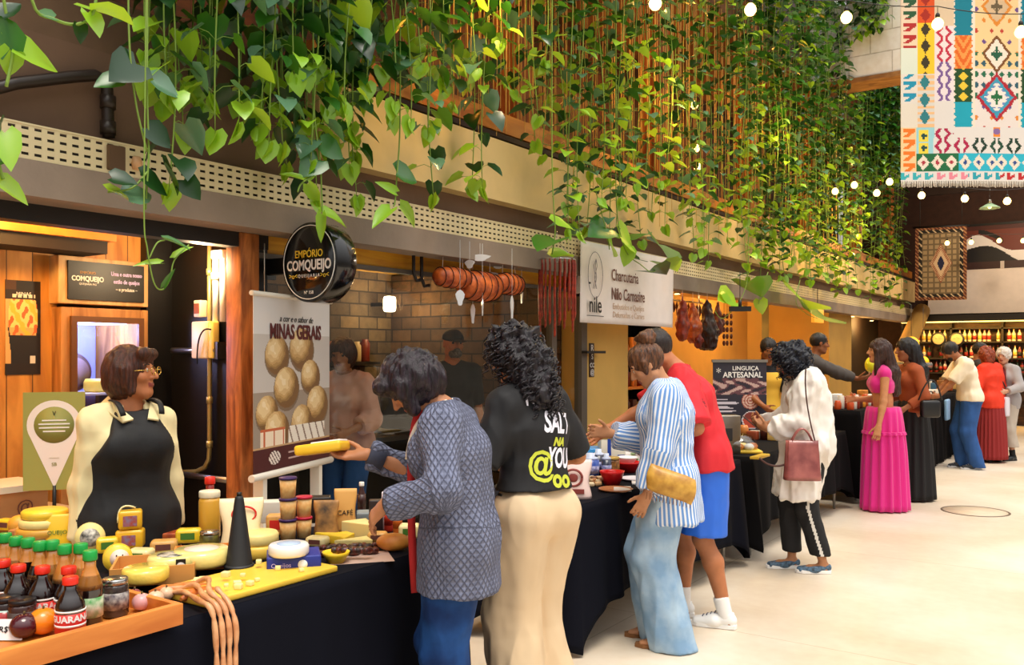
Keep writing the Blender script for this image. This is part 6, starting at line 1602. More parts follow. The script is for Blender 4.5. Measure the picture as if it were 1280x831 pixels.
# cutting board with cheese pieces
q = onZ(280, 731, ZT); t = thing('cutting_board', 'yellow cutting board with cheese cubes at the table edge', 'board', (-2.46, 1.98, ZT), R(0)); MB().rbox((0, 0, .011), (.27, .56, .022), .006).build('board', mat('yellow_board', '#f0c440', .45, var=.05), t, rz=0)
rs = random.Random(11); CB = mat('cheese_cube', '#f6e29a', .5)
for k in range(30):
    u = rs.uniform(-.09, .10); v = rs.uniform(-.22, .24); v = -.13 + rs.gauss(0, .05) if k % 2 else .17 + rs.gauss(0, .04)
    b = MB(); s = rs.uniform(.014, .024); b.rbox((0, 0, s * .4), (s, s * 1.1, s * .8), .003, rs.uniform(0, 3))
    o = b.build('cheese_cube', CB, loc=(-2.46 + max(-.1, min(.1, u)), 1.98 + max(-.24, min(.25, v)), ZT + .0225 + (.012 if k > 24 else 0))); tag(o, 'loose cheese cube on the yellow cutting board', 'cheese', 'cheese cubes on the cutting board')
# black cone fan
p = onZ(299, 715, ZT); t = thing('fly_fan', 'tall matte black cone beside the boxes on the cheese table', 'cone', (p[0], p[1], ZT))
MB().lathe([(0, 0), (.052, 0), (.052, .022), (.047, .03), (.016, .265), (.012, .275), (0, .276)], (0, 0, 0), 28).build('cone_body', mat('matte_black_plastic', '#141416', .6), t); MB().lathe([(.0525, .021), (.0525, .026), (.048, .031)], (0, 0, 0), 28).build('base_ring', mat('charcoal_plastic', '#242428', .5), t); MB().lathe([(0, .276), (.009, .276), (.009, .288), (0, .289)], (0, 0, 0), 14).build('tip', BLK, t)
# sausage loops draped over the edge
SA = mat('pale_cured_sausage', '#e0a878', .4, c2='#c07c4c', vs=26, bump=.3, bs=50, coat=.2)
xe = -2.275
for k in range(4):
    a = Vector(onZ(205 + k * 12, 742 - k * 3, ZT + .02)); yk = 1.67 + k * .022; b = MB(); pts = [a, a + Vector((.07, .02 + .01 * k, .012 + .012 * k))]
    pts += [Vector((xe - .05, yk, ZT + .035 + .008 * k)), Vector((xe + .015, yk, ZT + .018)), Vector((xe + .034 + .004 * k, yk + .002, ZT - .05)), Vector((xe + .04, yk + .004, ZT - .18)), Vector((xe + .045, yk + .002, ZT - .30 - .03 * k))]
    if k == 3: pts = pts[2:]
    # smooth resample
    P_ = []; 
    for i in range(len(pts) - 1):
        for s in range(6):
            u = s / 6; p0 = pts[max(i - 1, 0)]; p1 = pts[i]; p2 = pts[i + 1]; p3 = pts[min(i + 2, len(pts) - 1)]
            P_.append(.5 * ((2 * p1) + (p2 - p0) * u + (2 * p0 - 5 * p1 + 4 * p2 - p3) * u * u + (3 * p1 - p0 - 3 * p2 + p3) * u ** 3))
    P_.append(pts[-1]); rr = [.0095 * (1 - .35 * (math.sin(i * .52) ** 8)) for i in range(len(P_))]; rr[0] = rr[-1] = .004
    b.tube(P_, rr, 9); tag(b.build('long_sausage', SA), ['first loop of pale sausage over the table edge beside the tray', 'second loop of pale sausage hanging from the table edge', 'third loop of pale sausage hanging from the table edge', 'last loop of pale sausage, farthest from the wooden tray'][k], 'sausage')
for k, (px, py) in enumerate(((215, 738), (232, 735), (250, 742))):
    p = onZ(px, py, ZT + .02); b = MB(); b.tube([(-.07, 0, .018), (-.03, .012, .02), (.03, .012, .02), (.07, 0, .018)], [.006, .018, .018, .006], 10); tag(b.build('thick_sausage', mat('orange_sausage', '#e08a3c', .35, c2='#b85a24', vs=20), loc=(p[0], p[1], ZT), rz=R(50 + k * 20)), ['short orange sausage against the kraft box', 'short orange sausage beside the loops', 'short orange sausage on the board corner'][k], 'sausage')

# white bag with red ring, jars behind
t = pouch(302, 690, .17, .215, .10, mat('white_bag_cream', '#f4e2b4', .5, var=.06), 'cheese_bag', 'plump cream bag with a red ring print behind the black cone', 50)
b = MB(); b.tube([(.01 + .045 * math.cos(a), -.030, .155 + .03 * math.sin(a)) for a in [2 * math.pi * k / 28 for k in range(29)]], .004, 5); b.build('ring_print', mat('red_print', ''), t)
p = onZ(287, 678, ZT); 
jar(.20, .045, mat('golden_jar', '#e2a83a', .25, coat=.4), mat('cream_lid', '#efe2c0', .4), 'honey_jar', 'tall golden jar with cream lid behind the cream bag', (p[0] - .16, p[1] + .02, ZT))
t = bottle(.24, .036, RC, mat('black_red_label', '#1c1010', .5, c2='#a8281c', vs=20), 'sauce_bottle', .5, body=mat('red_sauce', '#a82418', .25, coat=.4)); p = onZ(266, 664, ZT); t.location = (p[0] - .02, p[1], ZT); t['label'] = 'red sauce bottle with dark label left of the golden jar'
p = onZ(262, 690, ZT); jar(.085, .038, mat('olive_jar', '#6a6a24', .25, c2='#3a2c10', vs=40, coat=.4), SIL, 'olive_jar', 'squat jar of green olives in front of the red sauce bottle', (p[0], p[1], ZT))
wheel(0, 0, .085, .05, mat('yellow_cut_cheese', '#f2c850', .4), 'round_cheese', 'lower cheese wheel of the stack beside the black cone', loc=onZ(322, 695, ZT)); wheel(0, 0, .08, .045, YC2, 'round_cheese', 'upper cheese wheel of the stack beside the black cone', z=ZT + .0505, loc=onZ(322, 695, ZT))
# blue box and white cheese
t = crate(0, 0, .19, .15, .062, mat('deep_blue_box', '#1c2c8c', .45), 'blue_box', 'deep blue box with a white round emblem under the white cheese', 50, loc=onZ(367, 711, ZT))
b = MB(); b.lathe([(0, -.0765), (.017, -.0765), (.017, -.0755), (0, -.0755)], (.03, 0, .032), 20, axis='Y'); b.build('emblem', WHT, t); text('Queijos', .022, mat('lilac_print', ''), t, (-.045, -.0765, .032), FY)
q = onZ(361, 692, ZT + .065); wheel(0, 0, .072, .04, mat('white_fresh_cheese', '#f2ece8', .35, coat=.3), 'white_cheese', 'wrapped white cheese on top of the deep blue box', z=ZT + .0625, loc=q, labelm=mat('pale_blue_label', '#b8cce8', .5))
# yellow bowl
p = onZ(420, 703, ZT); b = MB(); b.lathe([(0, .002), (.03, .002), (.048, .03), (.052, .042), (.049, .042), (.044, .03), (.028, .008), (0, .008)], (0, 0, 0), 24); tag(b.build('bowl', mat('yellow_plastic_bowl', '#f4cc2c', .35), loc=(p[0], p[1], ZT)), 'small yellow bowl right of the deep blue box', 'bowl')
# tub stacks
def tub(h, r, lidm, label, loc, name='spread_tub'):
    t = thing(name, label, 'tub', loc); MB().lathe([(0, 0), (r * .84, 0), (r * .98, h * .9), (0, h * .9)], (0, 0, 0), 22).build('pot', mat('cream_tub', '#f0cc8c', .45, c2='#d89a50', vs=30), t)
    MB().lathe([(0, h * .88), (r * 1.05, h * .88), (r * 1.05, h * .98), (r, h), (0, h)], (0, 0, 0), 22).build('lid', lidm, t)
PL = mat('purple_lid', '#3a2058', .4); RLd = mat('red_lid', '#b81c3c', .4)
for k, n in enumerate(('bottom', 'middle', 'top')): tub(.088, .036, PL, n + ' tub with dark purple lid in the tall stack', (*onZ(360, 674, ZT)[:2], ZT + .0885 * k))
for k, n in enumerate(('bottom', 'top')): tub(.088, .034, RLd, n + ' tub with red lid in the stack beside the purple lids', (*onZ(380, 671, ZT)[:2], ZT + .0885 * k))
# paper bags, wedges
pouch(408, 668, .11, .15, .06, mat('kraft_window_bag', '#d89a50', .6, c2='#3a2a18', vs=12), 'kraft_bag', 'kraft bag with dark window beside the red lidded tubs', 40)
pouch(432, 664, .10, .19, .05, mat('kraft_bag', '#e0a85a', .6), 'kraft_bag', 'tall kraft bag standing behind the cheese wedge', 40, txt='CAFÉ', tm=BLKP, ts=.03)
def wedge(px, py, L, w, h, m, label, rz, z=ZT):
    p = onZ(px, py, z); b = MB(); b.loft([[(-L / 2, 0, 0), (L / 2, -w / 2, 0), (L / 2, w / 2, 0)], [(-L / 2, 0, h), (L / 2, -w / 2, h * .9), (L / 2, w / 2, h * .9)]], True, 0, True, False)
    tag(b.build('cheese_wedge', m, loc=(p[0], p[1], z), rz=R(rz), bevel=.004), label, 'cheese')
wedge(455, 672, .20, .12, .07, mat('pale_wedge', '#f4dc94', .4), 'large pale cheese wedge behind the dried fruit', 160); wedge(415, 678, .16, .10, .04, YC, 'flat yellow cheese wedge in front of the kraft bags', 20); wedge(440, 682, .15, .09, .03, YC2, 'flat cream cheese wedge beside the dried fruit', 60)
b = MB(); p = onZ(492, 688, ZT); b.sphere((0, 0, .035), (.07, .05, .035), 12); tag(b.build('bread_loaf', mat('golden_bread', '#e0963a', .5, c2='#b8641c', vs=14), loc=(p[0], p[1], ZT), rz=.6), 'golden loaf at the right end of the dried fruit', 'bread')
rs = random.Random(21); FB = [mat('dried_dark_fruit', '#4a2418', .35, c2='#1e0e0a', vs=50, bump=.6, bs=70), mat('dried_red_fruit', '#7a2c1c', .3, c2='#2a100c', vs=40, bump=.5, bs=60)]
fb = None
for k in range(34):
    px = 398 + (k % 12) * 6.4 + rs.uniform(-2, 2); py = 690 + 6 * (k // 12) - 1.0 * (k % 12) * .35 + rs.uniform(-1, 1); z = ZT + (.0 if k < 24 else .022)
    if k >= 24: px = 420 + (k - 24) * 4.5; py = 692
    p = onZ(px, py, z); b = MB(); b.sphere((0, 0, .014), (.022, .015, .014), 7)
    o = b.build('dried_fruit', FB[k % 2], loc=(p[0], p[1], z), rz=rs.uniform(0, 3)); tag(o, 'dark dried fruit in the heap right of the yellow bowl', 'dried fruit', 'dark dried fruits in the heap')
b = MB(); p = onZ(450, 700, ZT); b.bx(-.12, .12, -.09, .09, 0, .002); tag(b.build('paper_sheet', mat('tray_paper', '#c8a898', .7), loc=(p[0] - .03, p[1] + .03, ZT - .0015), rz=.9), 'pale paper sheet under the dried fruit', 'paper')
# boxes and bottles at the far end of the near table
for px, py, w, d, h, c, lb, nm in ((470, 655, .06, .05, .15, '#2a1a1c', 'dark tall box with small white print near the cardigan', 'tall_box'), (462, 640, .12, .10, .05, '#7c8688', 'grey flat tray box behind the tall dark box', 'tray_box'), (482, 650, .035, .03, .17, '#e8e0ea', 'thin white carton beside the tall dark box', 'thin_carton'), (400, 640, .10, .08, .12, '#1c140e', 'dark tin behind the kraft bags', 'dark_tin'), (340, 640, .10, .08, .10, '#d8cfc0', 'pale carton behind the tub stacks', 'pale_carton')):
    crate(px, py + 12, w, d, h, mat('pk_' + c[1:], c, .45), nm, lb, 45)
for px, py, c, lb in ((486, 664, '#d8402c', 'slim red and white bottle next to the cardigan sleeve'), (497, 668, '#e8762c', 'slim orange bottle touching the cardigan sleeve'), (452, 640, '#3a1c18', 'slim dark bottle behind the cheese wedge')):
    t = bottle(.15, .02, WHITEP, mat('sl_' + c[1:], c, .4), 'slim_bottle', .5, body=mat('slb_' + c[1:], c, .3), lab=(.2, .6)); t.location = (*onZ(px, py, ZT)[:2], ZT); t['label'] = lb

# package held by the cardigan shopper
J = CARD.J; M_ = CARD.root.matrix_basis
hp = J['AR'] + J['hdR'] * .115 + J['pnR'] * .028
from mathutils import Matrix as _M4
rw = Matrix.Rotation(CARD.root.rotation_euler.z, 4, 'Z'); wp = Vector(CARD.root.location) + rw @ Vector(hp)
t = thing('wrapped_cheese', 'yellow cheese in clear white wrap held out by the cardigan shopper', 'cheese', wp, R(207 - 90 + 10)); t.rotation_euler = (R(-8), R(6), R(207 - 90))
MB().rbox((0, .06, .012), (.13, .19, .040), .012).build('cheese', mat('bright_yellow_cheese', '#f6c22c', .35), t); MB().rbox((0, .03, .032), (.10, .12, .010), .004).build('wrap_label', mat('white_wrap', '#f2e8e4', .3), t)

# ---------------------------------------------------------------- second table
def at2(px, py): return onZ(px, py, ZT)
WB = mat('white_pink_pouch', '#f0d4cc', .5)
t = pouch(717, 622, .20, .21, .10, WB, 'coffee_pouch', 'white-pink pouch with a brown round emblem at the corner of the second table', 28, txt=None)
b = MB(); b.tube([(.0 + .048 * math.cos(a), -.046, .115 + .044 * math.sin(a)) for a in [2 * math.pi * k / 28 for k in range(29)]], .007, 5); b.build('emblem_ring', mat('brown_red_print', '#8a3a34', .5), t); MB().bx(-.06, .06, -.056, -.05, .03, .055).build('emblem_bar', mat('brown_red_print', ''), t); MB().sphere((0, -.045, .115), (.026, .004, .024), 8).build('emblem_dot', mat('brown_red_print', ''), t)
goods = [(738, 598, 'tin', .055, .12, '#2c4fa8', 'blue tin with white print left of the black bottles'), (748, 594, 'tin', .04, .13, '#1c2038', 'dark tin with a round mark beside the blue tin'), (758, 596, 'tin', .032, .11, '#23304a', 'slim dark tin nearest the red bowl')]
for px, py, nm, r, h, c, lb in goods:
    p = at2(px, py); t = thing('tin', lb, 'tin', (p[0], p[1], ZT)); MB().lathe([(0, 0), (r, 0), (r, h), (0, h)], (0, 0, 0), 22).build('can', mat('tin_' + c[1:], c, .35, coat=.3), t); MB().lathe([(0, h), (r * .9, h), (r * .9, h + .012), (r * .5, h + .02), (r * .5, h + .04), (0, h + .04)], (0, 0, 0), 20).build('cap', mat('blue_white_cap', '#c8d4ee', .4), t); MB().lathe([(r + .0008, h * .3), (r + .0008, h * .7)], (0, 0, 0), 22).build('can_label', mat('lilac_white', '#c0bfe0', .5, c2='#3a4890', vs=40), t)
crate(745, 582, .22, .2, .13, mat('sky_blue_tub', '#3a9ae0', .35, coat=.3), 'blue_tub', 'sky blue tub behind the tins', 40)
t = crate(766, 583, .19, .15, .20, mat('cream_tin', '#f0ead8', .4), 'square_tin', 'tall cream tin with a blue stripe behind the tins', 38); MB().bx(-.05, -.025, -.0765, -.0755, .0, .20).build('stripe', mat('blue_stripe_print', '#2448a8', .5), t); MB().bx(-.096, .096, -.076, .076, .197, .212).build('lid', mat('gold_tin_lid', '#b89a50', .35, .5), t); MB().bx(.02, .07, -.0765, -.0755, .07, .09).build('print_line', mat('blue_stripe_print', ''), t)
p = at2(764, 594); jar(.12, .055, mat('beans_jar', '#b87a3a', .3, c2='#4a2c14', vs=40), mat('gold_tin_lid', ''), 'beans_jar', 'jar of beans with gold lid in front of the cream tin', (p[0], p[1], ZT))
t = thing('price_board', 'white upright price board with a green sprig beside the red bowls', 'board', (*at2(792, 588)[:2], ZT), R(30)); MB().bx(-.055, .055, -.008, .008, 0, .19).build('board', WHT, t)
for k in range(6): MB().sphere((.01 + .02 * math.cos(k * 1.3), -.014, .06 + .018 * k), (.018, .005, .009), 6).build('sprig', mat('sage_green', '#8aa070', .6), t)
def bowl(px, py, r, h, m, label, z=ZT, fill=None):
    p = onZ(px, py, z); t = thing('bowl', label, 'bowl', (p[0], p[1], z)); MB().lathe([(0, 0), (r * .62, 0), (r, h * .85), (r * 1.05, h), (r * .98, h), (r * .92, h * .85), (r * .55, h * .1), (0, h * .1)], (0, 0, 0), 28).build('shell', m, t)
    if fill: MB().lathe([(0, h * .6), (r * .8, h * .6), (r * .6, h * .8), (0, h * .95)], (0, 0, 0), 20).build('filling', fill, t)
RB = mat('red_plastic_bowl', '#d81c1e', .3); bowl(765, 606, .072, .085, RB, 'red bowl in front of the beans jar'); bowl(784, 590, .085, .07, RB, 'red bowl under the white bowl')
bowl(0, 0, .07, .05, mat('white_bowl', '#f0ecea', .35), 'white bowl nested in the farther red bowl', z=ZT + .05) if 0 else None
p = at2(784, 590); t = thing('bowl', 'white bowl resting in the farther red bowl', 'bowl', (p[0], p[1], ZT + .042)); MB().lathe([(0, 0), (.03, 0), (.065, .05), (.069, .06), (.062, .06), (.028, .008), (0, .008)], (0, 0, 0), 26).build('shell', mat('white_bowl', '#f0ecea', .35), t)
p = at2(770, 604); 
for px, py, lb, c in ((762, 612, 'clay coloured plate under the red bowl', '#b87850'), (795, 600, 'white plate near the striped sleeve', '#e8e4ee')):
    p = at2(px, py); b = MB(); b.lathe([(0, 0), (.07, 0), (.10, .014), (.096, .016), (.068, .004), (0, .004)], (0, 0, 0), 28); tag(b.build('plate', mat('plate_' + c[1:], c, .35), loc=(p[0] + (.05 if px < 770 else 0), p[1] + (-.02 if px < 770 else 0), ZT)), lb, 'plate')
rs = random.Random(31)
for k in range(16):
    p = at2(733 + (k % 6) * 5 + rs.uniform(-1, 1), 600 + 4 * (k // 6) + rs.uniform(-1, 1)); c = ['#b8743c', '#e0c8a0', '#7a4a24', '#c8a070'][k % 4]; b = MB(); b.rbox((0, 0, .014), (.045, .028, .028), .010); tag(b.build('snack_pack', mat('snack_' + c[1:], c, .4), loc=(p[0], p[1], ZT), rz=rs.uniform(0, 3)), 'small brown snack pack in the cluster beside the pouch', 'snack pack', 'snack packs beside the white-pink pouch')
for px, py, lb in ((800, 604, 'white folded leaflet by the hand of the striped shirt'), (778, 612, 'white leaflet in front of the red bowls')):
    p = at2(px, py); b = MB(); b.rbox((0, 0, .006), (.10, .14, .01), .002); tag(b.build('leaflet', WHT, loc=(p[0], p[1], ZT), rz=.5), lb, 'leaflet')
# clutch bag of the striped shopper
J = STRIPE.J; wp = Vector(STRIPE.root.location) + Matrix.Rotation(STRIPE.root.rotation_euler.z, 4, 'Z') @ Vector((-.31, -.03, .905))
t = thing('clutch_bag', 'mottled gold clutch bag tucked at the hip of the striped shirt', 'bag', wp, STRIPE.root.rotation_euler.z + R(90)); t.rotation_euler.y = R(-10)
rings = []
for i in range(9):
    q = i / 8; rings.append([((.115 + .014 * math.sin(q * 3.1)) * math.copysign(abs(math.cos(a)) ** .5, math.cos(a)), (.004 + .030 * math.sin(q * 3.14) ** .6) * math.sin(a), -.065 + .13 * q + .02 * math.cos(a)) for a in [2 * math.pi * k / 24 for k in range(24)]])
MB().loft(rings).build('pouch', mat('mottled_gold_leather', '#d8a848', .4, c2='#a87424', vs=18), t)
b = MB()
for k in range(14): b.tube([(-.11 + k * .017, .0, -.064), (-.112 + k * .017, .0, -.10)], .0018, 4)
b.build('fringe', mat('brown_fringe', '#7a4a20', .7), t)
# handbag of the white jacket woman
J = WHITEJ.J; rz_ = WHITEJ.root.rotation_euler.z; wp = Vector(WHITEJ.root.location) + Matrix.Rotation(rz_, 4, 'Z') @ Vector((-.335, .11, .70))
t = thing('handbag', 'rose brown leather handbag hanging at the side of the white jacket', 'bag', wp, rz_ + R(90))
HBm = mat('rose_brown_leather', '#a86058', .3, c2='#7a3a38', vs=10, coat=.3); rings = []
for i in range(11):
    q = i / 10; rings.append([((.125 - .02 * q) * math.copysign(abs(math.cos(a)) ** .45, math.cos(a)) + .006 * math.sin(9 * a) * q, (.07 - .045 * q) * math.copysign(abs(math.sin(a)) ** .6, math.sin(a)), .27 * q) for a in [2 * math.pi * k / 40 for k in range(40)]])
MB().loft(rings).build('bag_body', HBm, t)
for s in (-1, 1): MB().tube(bez((-.07, s * .02, .26), (0, s * .015 + .0, .44), (.07, s * .02, .26)), .006, 6).build('handle', HBm, t)
MB().tube(bez((-.09, 0, .25), (-.02, -.06, .55), (.0, .13, .76), 14), .005, 6).build('shoulder_strap', mat('dark_brown_strap', '#4a2820', .5), t); MB().tube([(-.03, -.045, .24), (-.03, -.05, .12), (-.02, -.055, .04)], .012, 6).build('tassel', mat('dark_brown_strap', ''), t); MB().tube(bez((.10, -.04, .1), (.2, -.04, .06), (.28, -.02, .14)), .008, 6).build('loose_strap', mat('dark_brown_strap', ''), t)
# phone
hp = (J['AR'] + J['AL']) / 2 + V3(0, .11, .03); wp = Vector(WHITEJ.root.location) + Matrix.Rotation(rz_, 4, 'Z') @ Vector(hp)
t = thing('phone', 'phone with brown back held by the white jacket woman', 'phone', wp, rz_); t.rotation_euler.x = R(40); MB().rbox((0, 0, 0), (.075, .15, .009), .004).build('case', mat('phone_brown', '#5a3a30', .3), t); MB().bx(-.034, .034, -.07, .07, .0045, .0052).build('screen', mat('phone_screen', '#1c1c24', .1), t)
# shoulder bag of the rust top woman
J = BAGW.J; rz_ = BAGW.root.rotation_euler.z; wp = Vector(BAGW.root.location) + Matrix.Rotation(rz_, 4, 'Z') @ Vector((-.30, -.05, .88))
t = thing('shoulder_bag', 'black shoulder bag of the woman behind the hot-pink skirt', 'bag', wp, rz_ + R(90)); MB().rbox((0, 0, .11), (.20, .08, .18), .03).build('bag_body', mat('black_leather', ''), t); MB().tube(bez((-.12, 0, .2), (0, .06, .62), (.12, 0, .2)), .008, 6).build('strap', mat('black_leather', ''), t)
# shopping bag of the white haired woman
J = WHITEH.J; rz_ = WHITEH.root.rotation_euler.z
for sx, c, lb in ((.30, '#d8281c', 'red shopping bag on the arm of the white haired woman'), (-.10, '#d8d4e0', 'pale shopping bag in front of the white haired woman')):
    wp = Vector(WHITEH.root.location) + Matrix.Rotation(rz_, 4, 'Z') @ Vector((sx, .27, .66)); t = thing('shopping_bag', lb, 'bag', wp, rz_); MB().rbox((0, 0, .14), (.24, .10, .28), .02).build('bag_body', mat('bag_' + c[1:], c, .6), t)
    for s in (-1, 1): MB().tube(bez((-.06, s * .03, .27), (0, s * .02, .44), (.06, s * .03, .27)), .005, 5).build('handle', mat('bag_' + c[1:], ''), t)

# ---------------------------------------------------------------- third table
t = crate(908, 566, .19, .14, .30, mat('brushed_steel', ''), 'metal_dispenser', 'brushed metal dispenser box behind the red shirt elbow', 35); MB().bx(-.03, .03, -.0715, -.0705, .1, .2).build('slot_plate', mat('dark_slot', '#2a2a2c', .4), t)
q = onZ(938, 566, ZT); t = thing('wrapped_tray', 'tray of food in shiny clear wrap on the third table', 'tray', (q[0] - .1, q[1], ZT), R(30)); MB().rbox((0, 0, .012), (.34, .24, .024), .008).build('tray', mat('yellow_board', ''), t); 
for k in range(7): MB().sphere((-.12 + k * .04, .03 * (-1) ** k, .045), (.04, .04, .03), 7).build('food_piece', mat(['orange_sausage', 'pale_wedge', 'white_bowl'][k % 3], ''), t)
t = thing('acrylic_lid', 'clear domed cover standing on the wrapped food tray', 'cover', (q[0] - .1, q[1], ZT + .026), R(30)); MB().lathe([(.15, 0), (.145, .06), (.11, .10), (.05, .125), (0, .13)], (0, 0, 0), 24).build('dome', glassy('clear_dome', (240, 245, 245), .15), t)
crate(950, 572, .26, .07, .02, mat('yellow_board', ''), 'yellow_strip_board', 'yellow board at the front edge of the third table', 90)
rs = random.Random(41)
for k in range(18):
    q = onZ(1018 + (k % 9) * 4.6, 545 + 3 * (k // 9), ZT) if k < 10 else onZ(985 + (k - 10) * 5, 552, ZT); c = ['#8a3a1c', '#c87a34', '#d8b060', '#4a1c10', '#b8b0a0'][k % 5]
    if k % 2: 
        b = MB(); hh_ = rs.uniform(.08, .15); b.lathe([(0, 0), (.04, 0), (.042, hh_ * .8), (.03, hh_), (0, hh_)], (0, 0, 0), 14)
    else: b = MB(); b.rbox((0, 0, .04), (.10, .07, .08), .01)
    tag(b.build('deli_pack', mat('deli_' + c[1:], c, .4), loc=(q[0] - .2 - .12 * (k % 3), q[1] + .0, ZT)), 'deli pack in the rows on the third table behind the white jacket', 'food pack', 'deli packs on the third table')
# counter with jars
for k in range(40):
    y = 9.75 + (k % 20) * .13; x = -2.36 - .13 * (k // 20); c = ['#c8501c', '#8a2c14', '#e0902c', '#d8d0c0', '#5a2412'][(k * 3) % 5]; b = MB(); hh_ = .07 + .05 * ((k * 7) % 4) / 3
    b.lathe([(0, 0), (.035, 0), (.037, .005), (.037, hh_), (.03, hh_ + .01), (.03, hh_ + .025), (0, hh_ + .025)], (0, 0, 0), 12)
    if abs(y - 10.95) < .16: continue
    tag(b.build('spice_jar', mat('spice_' + c[1:], c, .35), loc=(x, y, .964)), 'small red or brown jar in the rows on the taller counter', 'jar', 'small jars on the taller counter')
for k, y in enumerate((9.85, 10.35, 11.6)):
    b = MB(); b.rbox((0, 0, .07), (.10, .16, .14), .008); tag(b.build('display_box', mat(['pk_e8e0ea', 'pk_white', 'golden_bread'][k] if k != 1 else 'white_leather', '#ffffff'), loc=(-2.66, y, .964)), ['white display box at the near end of the taller counter', 'white display box in the middle of the taller counter', 'golden display box at the far end of the taller counter'][k], 'box')
# far counter: letter box sign, boxes
t = thing('word_sign', 'cream box sign with black letters on the far counter', 'sign', (-2.2, 13.0, .954), R(55)); MB().rbox((0, 0, .06), (.50, .06, .12), .008).build('box', mat('cream_tin', ''), t); text('QUEIJOS', .10, BLKP, t, (0, -.032, .06), FY, bold=.002)
t = thing('coffee_machine', 'dark machine with chrome top on the far counter behind the bending man', 'machine', (-2.5, 13.6, .954), R(-30)); MB().rbox((0, 0, .2), (.34, .5, .4), .03).build('housing', mat('machine_black', ''), t); MB().rbox((.02, 0, .44), (.40, .52, .08), .03).build('top', KS, t); MB().tube([(.2, -.1, .28), (.28, -.1, .2)], .01, 6).build('spout', KS, t)
rs = random.Random(51)
for k in range(22):
    c = ['#c8a060', '#8a5a2a', '#e8e0d0', '#a8481c', '#3a6a8a'][k % 5]; b = MB(); hh_ = rs.uniform(.06, .2); b.rbox((0, 0, hh_ / 2), (rs.uniform(.06, .12), rs.uniform(.06, .12), hh_), .008)
    y = 12.85 + k * .115 if k < 8 else 14.1 + (k - 8) * .35; x = -2.55 + .25 * (k % 2) 
    if k < 8: x = -2.62
    if abs(y - 13.6) < .4: continue
    tag(b.build('packet', mat('packet_' + c[1:], c, .45), loc=(x, y, .954)), 'small packet among the goods on the far counters', 'packet', 'packets on the far counters')
b = MB(); q = onX(1184, 512, -2.05); b.rbox((0, 0, 0), (.05, .26, .30), .02); tag(b.build('blue_bag', mat('light_blue_bag', '#8ab4dc', .5), loc=q), 'light blue bag hanging at the front of the far counter', 'bag')

# more packed cheeses filling the back of the near table
YB = mat('yellow_film_pack', '#f8cc2c', .25, coat=.4, var=.1, vs=30); PB = mat('cream_film_pack', '#f4e0a0', .3, coat=.3, var=.08, vs=30); TB = mat('tan_film_pack', '#d8a054', .4, var=.15, vs=30)
fill = [(10, 662, .09, .06, .05, YB, 'flat yellow film pack at the left picture edge behind the green caps', 20), (36, 672, .10, .07, .05, TB, 'tan film pack left of the yellow pouch', 50), (92, 672, .07, .06, .09, PB, 'small cream pack between the yellow pouch and the round black label', 40),
        (134, 690, .08, .06, .06, YB, 'yellow film pack between the round labelled cheese and the smiling one', 60), (176, 700, .09, .07, .045, PB, 'cream film pack behind the kraft box', 30), (205, 690, .10, .07, .05, TB, 'tan film pack behind the wrapped cheese with the dark ring', 50),
        (236, 678, .10, .06, .06, YB, 'yellow film pack behind the orange box', 45), (345, 668, .08, .06, .09, TB, 'tan pack behind the white cheese', 40), (397, 682, .09, .06, .04, PB, 'cream film pack in front of the kraft window bag', 20), (425, 676, .10, .06, .035, YB, 'flat yellow film pack between the wedges', 70),
        (472, 676, .08, .06, .04, TB, 'tan film pack beside the golden loaf', 30), (512, 672, .09, .07, .06, PB, 'cream film pack under the cardigan sleeve', 35)]
for px, py, w_, d_, h_, m_, lb, rz_ in fill:
    p = onZ(px, py, ZT); t = thing('film_pack', lb, 'food pack', (p[0], p[1], ZT), R(rz_)); MB().rbox((0, 0, h_ / 2), (w_, d_, h_), .014).build('pack', m_, t); MB().bx(-w_ * .28, w_ * .28, -d_ / 2 - .0012, -d_ / 2 - .0002, h_ * .3, h_ * .75).build('pack_label', mat(['red_print', 'brown_print', 'green_print'][int(px) % 3], ''), t)
# ---------------------------------------------------------------- hanging vines
def leafmat(name, c, under, rough=.28):
    m = bpy.data.materials.new(name); m.use_nodes = True; nt = m.node_tree; b = nt.nodes['Principled BSDF']; o = nt.nodes['Material Output']
    b.inputs['Base Color'].default_value = lin(c); b.inputs['Roughness'].default_value = rough; b.inputs['Specular IOR Level'].default_value = .7
    t = nt.nodes.new('ShaderNodeBsdfTranslucent'); t.inputs[0].default_value = lin(under); mx = nt.nodes.new('ShaderNodeMixShader'); mx.inputs[0].default_value = .26
    nt.links.new(b.outputs[0], mx.inputs[1]); nt.links.new(t.outputs[0], mx.inputs[2]); nt.links.new(mx.outputs[0], o.inputs[0]); _M[name] = m; return m
LM = [leafmat('leaf_dark_green', '#143c16', '#2f6414'), leafmat('leaf_mid_green', '#2c6e1e', '#6fa022'), leafmat('leaf_lime', '#8cc228', '#c8dc34', .35), leafmat('leaf_sky_sheen', '#5f8a6c', '#6a9448', .18)]  # last leaf carries the sky's reflection in its grey-green colour
STEM = mat('vine_stem_green', '#7a9a3a', .6); STEMB = mat('vine_stem_brown', '#5a4a24', .7)
LH = [(0, 0), (0, .36), (0, .70), (0, 1.0)]; LL = [(.24, -.17), (.47, .08), (.42, .46), (.21, .78)]
